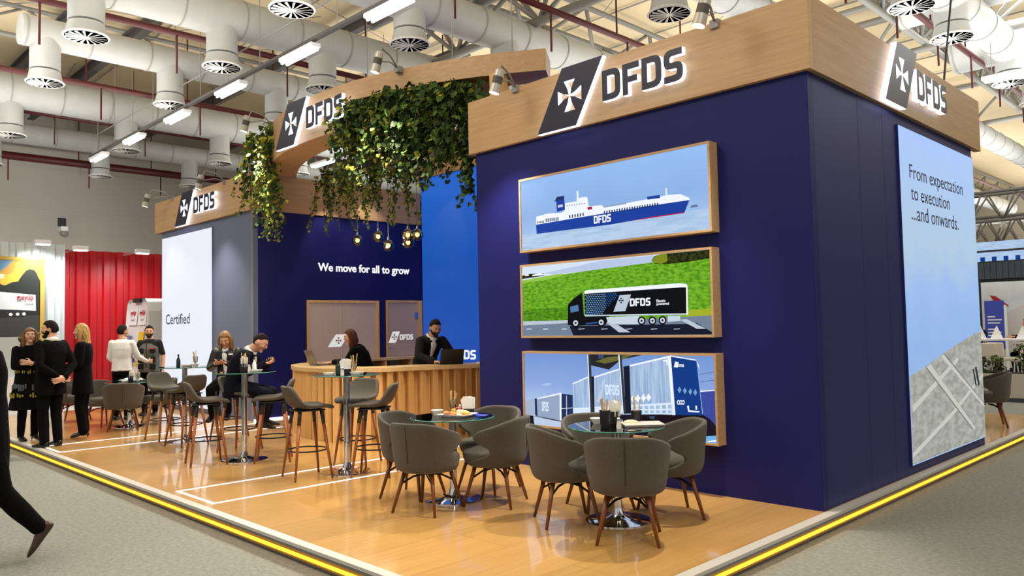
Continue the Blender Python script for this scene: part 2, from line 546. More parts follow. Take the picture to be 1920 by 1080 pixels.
def inlay(x0, x1, y0, y1, label):
    m = MB(); h = .0025; w = .035
    m.b2(x0, x0 + w, y0, y1, 0, h); m.b2(x1 - w, x1, y0, y1, 0, h); m.b2(x0, x1, y0, y0 + w, 0, h)
    tag(m.build('floor_light_line', 'led_white'), label, 'light line', 'white light lines set into the floor')
inlay(-5.02, -4.18, -3.2, .9, 'white light line in the floor running under the nearest tall table')
inlay(-9.64, -8.80, -3.24, -.02, 'white light line in the floor beside the shoes of the standing group')
m = MB(); m.b2(-9.955, -9.93, .05, 1.08, 0, .03); m.b2(-4.11, -4.1, 0, .0, 0, .01)
tag(m.build('skirting_light', 'led_white'), 'white light line along the foot of the navy wall behind the seated man', 'light line')

# right block
H1, H2 = 3.615, 4.25
structure(MB().b2(-4.1, 0, 0, .1, 0, H1 + .02).build('wall_front', 'navy'))
w = MB(); w.b2(-.1, 0, .1, 4.53, 0, H1 + .02)
w.cur = 1
w.b2(-.002, .0008, .0, .012, 0, H1)
for y in (1.02, 1.62): w.b2(-.01, .0012, y, y + .006, 0, H1)
structure(w.build('wall_right', ['navy_dark', 'navy_dark']))
structure(MB().b2(-4.1, -4.0, .1, 4.53, 0, H1 + .02).build('wall_inner', 'navy'))
structure(MB().b2(-4.0, -.1, 4.43, 4.53, 0, H1 + .02).build('wall_rear', 'navy'))
o = MB().b2(-4.18, .047, -.047, .03, H1, H2).build('fascia_board', 'oak_x', bevel=.004)
tag(o, 'long pale oak board over the navy screen wall, nearest the viewer', 'fascia')
o = MB().b2(-.03, .047, .031, 4.78, H1, H2).build('fascia_board', 'oak_y', bevel=.004)
tag(o, 'pale oak board over the tall blue display on the right side', 'fascia')
o = MB().b2(-4.18, -4.1, .031, 4.53, H1, H2).build('fascia_board', 'oak_y')
tag(o, 'pale oak board turning the left corner of the screen wall', 'fascia')
structure(MB().b2(-4.1, -.03, .03, 4.53, H1 + .3, H1 + .34).build('ceiling_block', 'navy_dark'))

# left block and recess
structure(MB().b2(-14.05, -9.96, .043, .14, 0, 3.66).build('wall_left_block', 'navy_glare'))
structure(MB().b2(-10.06, -9.96, .14, 3.75, 0, 3.67).build('wall_navy', 'navy'))
structure(MB().b2(-9.975, -9.95, .03, .05, 0, 3.65).build('trim_4', 'steel_grey'))
structure(MB().b2(-14.05, -13.95, .14, 4, 0, 3.66).build('wall_far_side', 'navy_glare'))
structure(MB().b2(-9.96, -4.1, 3.75, 3.85, 0, 4.95).build('wall_recess', 'navy'))
o = MB().b2(-14.32, -9.95, -.01, .05, 3.65, 4.30).build('fascia_board', 'oak_x', bevel=.004)
tag(o, 'pale oak board over the white display at the left end', 'fascia')
o = MB().b2(-14.32, -14.26, .05, 4, 3.65, 4.30).build('fascia_board', 'oak_y')
tag(o, 'pale oak board around the far left corner', 'fascia')
o = MB().b2(-10.0, -9.93, .051, 3.7, 3.66, 4.31).build('fascia_board', 'oak_y', bevel=.004)
tag(o, 'pale oak board above the navy wall with white lettering', 'fascia')
o = MB().b2(-9.93, -4.2, 3.62, 3.74, 4.6, 5.2).build('fascia_board', 'oak_x')
tag(o, 'pale oak board above the blue display at the back of the recess', 'fascia')

# curved canopy ring
CX, CY, RO = -7.1, 5.6, 6.0
def arc_pt(r, deg): return (CX + r * math.sin(math.radians(deg)), CY - r * math.cos(math.radians(deg)))
def arc_beam(mb, r0, r1, z0, z1, a0, a1, n):
    rings = []
    for i in range(n + 1):
        a = a0 + (a1 - a0) * i / n
        p0, p1 = arc_pt(r0, a), arc_pt(r1, a)
        rings.append([V((*p1, z0)), V((*p1, z1)), V((*p0, z1)), V((*p0, z0))])
    return mb.loft(rings)
ring = empty('canopy_ring', (0, 0, 0), 0, 'curved pale oak canopy band bridging the gap between the two blocks', 'canopy')
arc_beam(MB(), 5.5, 6.0, 4.68, 4.95, -31, 35.7, 48).build('upper_band', 'oak_x', ring, auto=True)
arc_beam(MB(), 5.5, 6.0, 4.31, 4.68, -31, 6.5, 30).build('lower_band', 'oak_x', ring, auto=True)
arc_beam(MB(), 5.5, 5.78, 4.31, 4.68, 6.5, 30, 20).build('planting_ledge', 'oak_x', ring, auto=True)
b = MB(); b.box((-4.12, .42, 4.49), (.12, .2, .38)); b.build('post', 'oak_v', ring)
bm_ = empty('hanging_beam', (-6.2, 1.15, 4.3), 0, 'oak beam inside the canopy carrying the pendants and rear ivy', 'beam')
MB().box((-.15, 0, 0), (4.3, .25, .22)).build('beam_body', 'oak_x', bm_)
r_ = MB()
for x in (-1.85, .35, 1.6):
    r_ = MB(); r_.tube([(x, 0, .11), (x, 0, 4.45)], .008, 6); r_.build('suspension_rod', 'steel_grey', bm_)

# ================================================================== WALL DISPLAYS
def px_mats():
    def e(n, c, s=1.0): mat('pic_' + n, c, emit=s, spec=.05)
    for n, c in dict(water='a9c4e4', waterlight='b2c9e8', islet='5f7396', bluehull='1c3f9c', redline='b0204a', hullwhite='eef4fc',
                     ink='20305c', ink2='141a2c', shade='8fa3c0', skylight='d3e2f4', sea='b4c6e2', field='5f9e1e', fieldlight='8fbf45',
                     fielddark='447c14', fieldyellow='9fae2a', treedark='232a10', treegold='7d8a20', road='6f7f94', roadlight='b9c4d2',
                     black='0b0d12', glassblue='4f78a8', chassis='c6d2e0', logolight='b8c6d6', screenblue='2b56a0', trailblue='6f9fd6',
                     cloud='a9bfe6', yard='1c1626', yardlight='b9cbe6', yarddark='171019', boxfar='a3b2cc', boxgrey='93a4c2', trailer='9db6d8',
                     logolight2='b9cbe4', lattice='d6e6f8', rearblue='123a86', tanker='3c4a9c', wire='3a4a70', bridge='23262c',
                     olive='6b6a34', pole='2e3442', yardblue='6fb0e8', pier='a3a49c', pierlight='c6c8be', pierdark='7d7d74', rope='2a2e3a').items():
        e(n, c, 1.0)
px_mats()
# crop fields get leaf-like mottling, the pier gets stone blocks
def mottled(name, c1, c2, scale, stretch=(1, 1, 1)):
    m = MATS[name]; nt = m.node_tree; b = nt.nodes['Principled BSDF']
    tc = nt.nodes.new('ShaderNodeTexCoord'); mp = nt.nodes.new('ShaderNodeMapping'); mp.inputs['Scale'].default_value = stretch
    n = nt.nodes.new('ShaderNodeTexNoise'); n.inputs['Scale'].default_value = scale; n.inputs['Detail'].default_value = 5
    r = nt.nodes.new('ShaderNodeValToRGB'); r.color_ramp.elements[0].position = .38; r.color_ramp.elements[1].position = .62
    r.color_ramp.elements[0].color = lin(c1); r.color_ramp.elements[1].color = lin(c2)
    nt.links.new(tc.outputs['Object'], mp.inputs[0]); nt.links.new(mp.outputs[0], n.inputs['Vector'])
    nt.links.new(n.outputs[0], r.inputs[0]); nt.links.new(r.outputs[0], b.inputs['Emission Color'])
mottled('pic_field', '4a8a14', '7cb82e', 18, (1, 1, 2.5))
mottled('pic_fielddark', '3a7010', '5f9e20', 18, (1, 1, 2.5))
mottled('pic_pier', '94968e', 'b0b2aa', 5, (1, 1.2, 3))
mottled('pic_water', 'a0bce0', 'b8cfea', 5, (.6, 1, 6))
mottled('pic_treedark', '14180a', '3a4218', 40)
mottled('pic_trailer', '8faad0', 'afc6e4', 6, (9, 1, .5))
PIC = {k[4:]: k for k in MATS if k.startswith('pic_')}
grad_mat('sky_ship', [(0, '9fc0ea'), (.45, '86abdf'), (1, '8fb8ee')], None, 2.36, 3.16, 1.05, noise_amt=.5)
grad_mat('sky_yard', [(0, 'b9cdf0'), (.5, '86a6de'), (1, '6f94d4')], None, .6, 1.26, 1.0, noise_amt=.2)
grad_mat('sky_pier', [(0, '9dbcea'), (.3, '8db0e2'), (.5, '97b8e8'), (.64, 'abc4dc'), (.8, 'a6c2e6'), (1, '9abcf2')], None, .2, 3.5, 1.05, noise_amt=.25)
grad_mat('blue_panel', [(0, '1b4fb4'), (.5, '0f52b2'), (1, '1462cc')], None, .9, 4.6, .95)

ART_SHIP=[('water',[(-3.254,2.553),(-3.022,2.546),(-1.906,2.545),(-1.1,2.566),(-0.872,2.567),(-0.873,2.374),(-3.243,2.374)]),('islet',[(-1.081,2.589),(-1.065,2.611),(-1.011,2.612),(-0.994,2.591)]),('bluehull',[(-3.019,2.648),(-3.013,2.539),(-2.616,2.539),(-2.01,2.534),(-1.559,2.549),(-1.144,2.552),(-1.085,2.665),(-1.555,2.666),(-2.219,2.658),(-2.613,2.65)]),('redline',[(-1.755,2.543),(-1.144,2.549),(-1.14,2.558),(-1.559,2.555)]),('hullwhite',[(-3.014,2.727),(-2.832,2.742),(-2.64,2.728),(-2.604,2.746),(-2.59,2.823),(-2.421,2.823),(-2.418,2.849),(-2.364,2.855),(-2.29,2.849),(-2.271,2.749),(-2.109,2.743),(-2.083,2.723),(-1.799,2.723),(-1.577,2.729),(-1.446,2.732),(-1.318,2.74),(-1.178,2.729),(-1.082,2.678),(-1.087,2.662),(-1.555,2.664),(-2.219,2.653),(-2.613,2.648),(-3.016,2.641)]),('bluehull',[(-2.718,2.875),(-2.603,2.879),(-2.595,2.754),(-2.71,2.745)]),('ink',[(-2.705,2.904),(-2.605,2.904),(-2.603,2.879),(-2.748,2.856)]),('hullwhite',[(-2.429,2.93),(-2.407,2.927),(-2.404,2.821),(-2.43,2.824)]),('hullwhite',[(-1.341,2.806),(-1.327,2.804),(-1.325,2.741),(-1.341,2.743)]),('bluehull',[(-1.552,2.754),(-1.405,2.752),(-1.404,2.722),(-1.548,2.725)]),('redline',[(-2.293,2.743),(-2.23,2.744),(-2.228,2.714),(-2.288,2.717)]),('shade',[(-2.083,2.73),(-1.799,2.733),(-1.797,2.715),(-2.078,2.712)]),('waterlight',[(-2.825,2.5),(-2.531,2.498),(-2.448,2.421),(-2.797,2.409)]),('waterlight',[(-1.907,2.525),(-1.56,2.522),(-1.588,2.421),(-1.809,2.423)]),('ink',[(-2.079,2.679),(-2.063,2.679),(-2.064,2.648),(-2.08,2.646)]),('ink',[(-2.047,2.679),(-2.031,2.679),(-2.032,2.648),(-2.048,2.646)]),('ink',[(-2.015,2.679),(-1.999,2.679),(-2.0,2.648),(-2.016,2.646)]),('ink',[(-1.983,2.679),(-1.967,2.679),(-1.968,2.649),(-1.984,2.646)]),('ink',[(-1.951,2.679),(-1.936,2.68),(-1.937,2.649),(-1.952,2.646)]),('ink',[(-1.92,2.679),(-1.904,2.68),(-1.906,2.649),(-1.921,2.647)]),('ink',[(-1.889,2.68),(-1.873,2.68),(-1.874,2.649),(-1.89,2.647)]),('ink',[(-1.858,2.68),(-1.842,2.68),(-1.843,2.649),(-1.859,2.647)]),('ink',[(-1.827,2.68),(-1.811,2.68),(-1.812,2.65),(-1.828,2.647)]),('ink',[(-1.796,2.68),(-1.781,2.68),(-1.782,2.65),(-1.797,2.647)]),('ink',[(-1.765,2.68),(-1.75,2.68),(-1.751,2.65),(-1.766,2.648)]),('ink',[(-1.735,2.68),(-1.72,2.68),(-1.721,2.65),(-1.736,2.648)]),('ink',[(-1.705,2.68),(-1.69,2.68),(-1.691,2.65),(-1.706,2.648)]),('ink',[(-1.675,2.68),(-1.66,2.681),(-1.661,2.65),(-1.676,2.648)]),('ink',[(-1.645,2.68),(-1.63,2.681),(-1.631,2.651),(-1.646,2.648)]),('ink',[(-1.615,2.681),(-1.6,2.681),(-1.601,2.651),(-1.616,2.649)]),('ink',[(-1.585,2.681),(-1.571,2.681),(-1.572,2.651),(-1.587,2.649)]),('ink',[(-1.556,2.681),(-1.542,2.681),(-1.543,2.651),(-1.557,2.649)]),('ink',[(-1.527,2.681),(-1.513,2.681),(-1.514,2.651),(-1.528,2.649)]),('ink',[(-1.498,2.681),(-1.484,2.681),(-1.485,2.652),(-1.499,2.649)]),('ink',[(-1.469,2.681),(-1.455,2.681),(-1.456,2.652),(-1.47,2.65)]),('ink',[(-1.44,2.681),(-1.426,2.681),(-1.427,2.652),(-1.441,2.65)]),('ink',[(-2.873,2.691),(-2.858,2.691),(-2.859,2.653),(-2.874,2.653)]),('ink',[(-2.845,2.69),(-2.829,2.691),(-2.831,2.653),(-2.846,2.652)]),('ink',[(-2.816,2.689),(-2.801,2.69),(-2.802,2.652),(-2.817,2.652)]),('ink',[(-2.787,2.689),(-2.772,2.689),(-2.773,2.652),(-2.788,2.651)]),('ink',[(-2.759,2.688),(-2.744,2.689),(-2.745,2.651),(-2.76,2.651)]),('ink',[(-2.731,2.688),(-2.716,2.688),(-2.717,2.651),(-2.732,2.65)]),('ink',[(-2.703,2.687),(-2.688,2.688),(-2.689,2.65),(-2.704,2.65)]),('ink',[(-2.539,2.69),(-2.522,2.69),(-2.523,2.658),(-2.54,2.655)]),('ink',[(-2.502,2.691),(-2.485,2.691),(-2.486,2.658),(-2.503,2.656)]),('ink',[(-2.465,2.691),(-2.448,2.691),(-2.449,2.659),(-2.466,2.657)]),('ink',[(-2.428,2.692),(-2.411,2.692),(-2.412,2.66),(-2.429,2.657)]),('ink',[(-2.392,2.692),(-2.375,2.692),(-2.376,2.66),(-2.393,2.658)]),('ink',[(-2.355,2.693),(-2.339,2.693),(-2.34,2.661),(-2.356,2.658)]),('shade',[(-2.573,2.799),(-2.556,2.799),(-2.556,2.786),(-2.574,2.786)]),('shade',[(-2.539,2.798),(-2.522,2.798),(-2.522,2.785),(-2.539,2.785)]),('shade',[(-2.504,2.797),(-2.487,2.797),(-2.488,2.784),(-2.505,2.784)]),('shade',[(-2.47,2.797),(-2.453,2.797),(-2.454,2.784),(-2.471,2.784)]),('shade',[(-2.436,2.796),(-2.419,2.796),(-2.42,2.783),(-2.437,2.783)]),('shade',[(-2.402,2.795),(-2.386,2.795),(-2.386,2.782),(-2.403,2.782)]),('shade',[(-2.369,2.794),(-2.352,2.794),(-2.353,2.781),(-2.369,2.781)]),('shade',[(-2.336,2.793),(-2.319,2.793),(-2.319,2.781),(-2.336,2.781)]),('ink',[(-2.997,2.675),(-2.984,2.674),(-2.985,2.651),(-2.998,2.65)]),('ink',[(-2.975,2.675),(-2.963,2.673),(-2.963,2.651),(-2.976,2.65)]),('ink',[(-2.953,2.675),(-2.941,2.673),(-2.942,2.651),(-2.954,2.65)]),('ink',[(-2.932,2.675),(-2.92,2.673),(-2.92,2.651),(-2.933,2.65)]),('ink',[(-2.91,2.674),(-2.898,2.673),(-2.899,2.651),(-2.911,2.65)])]
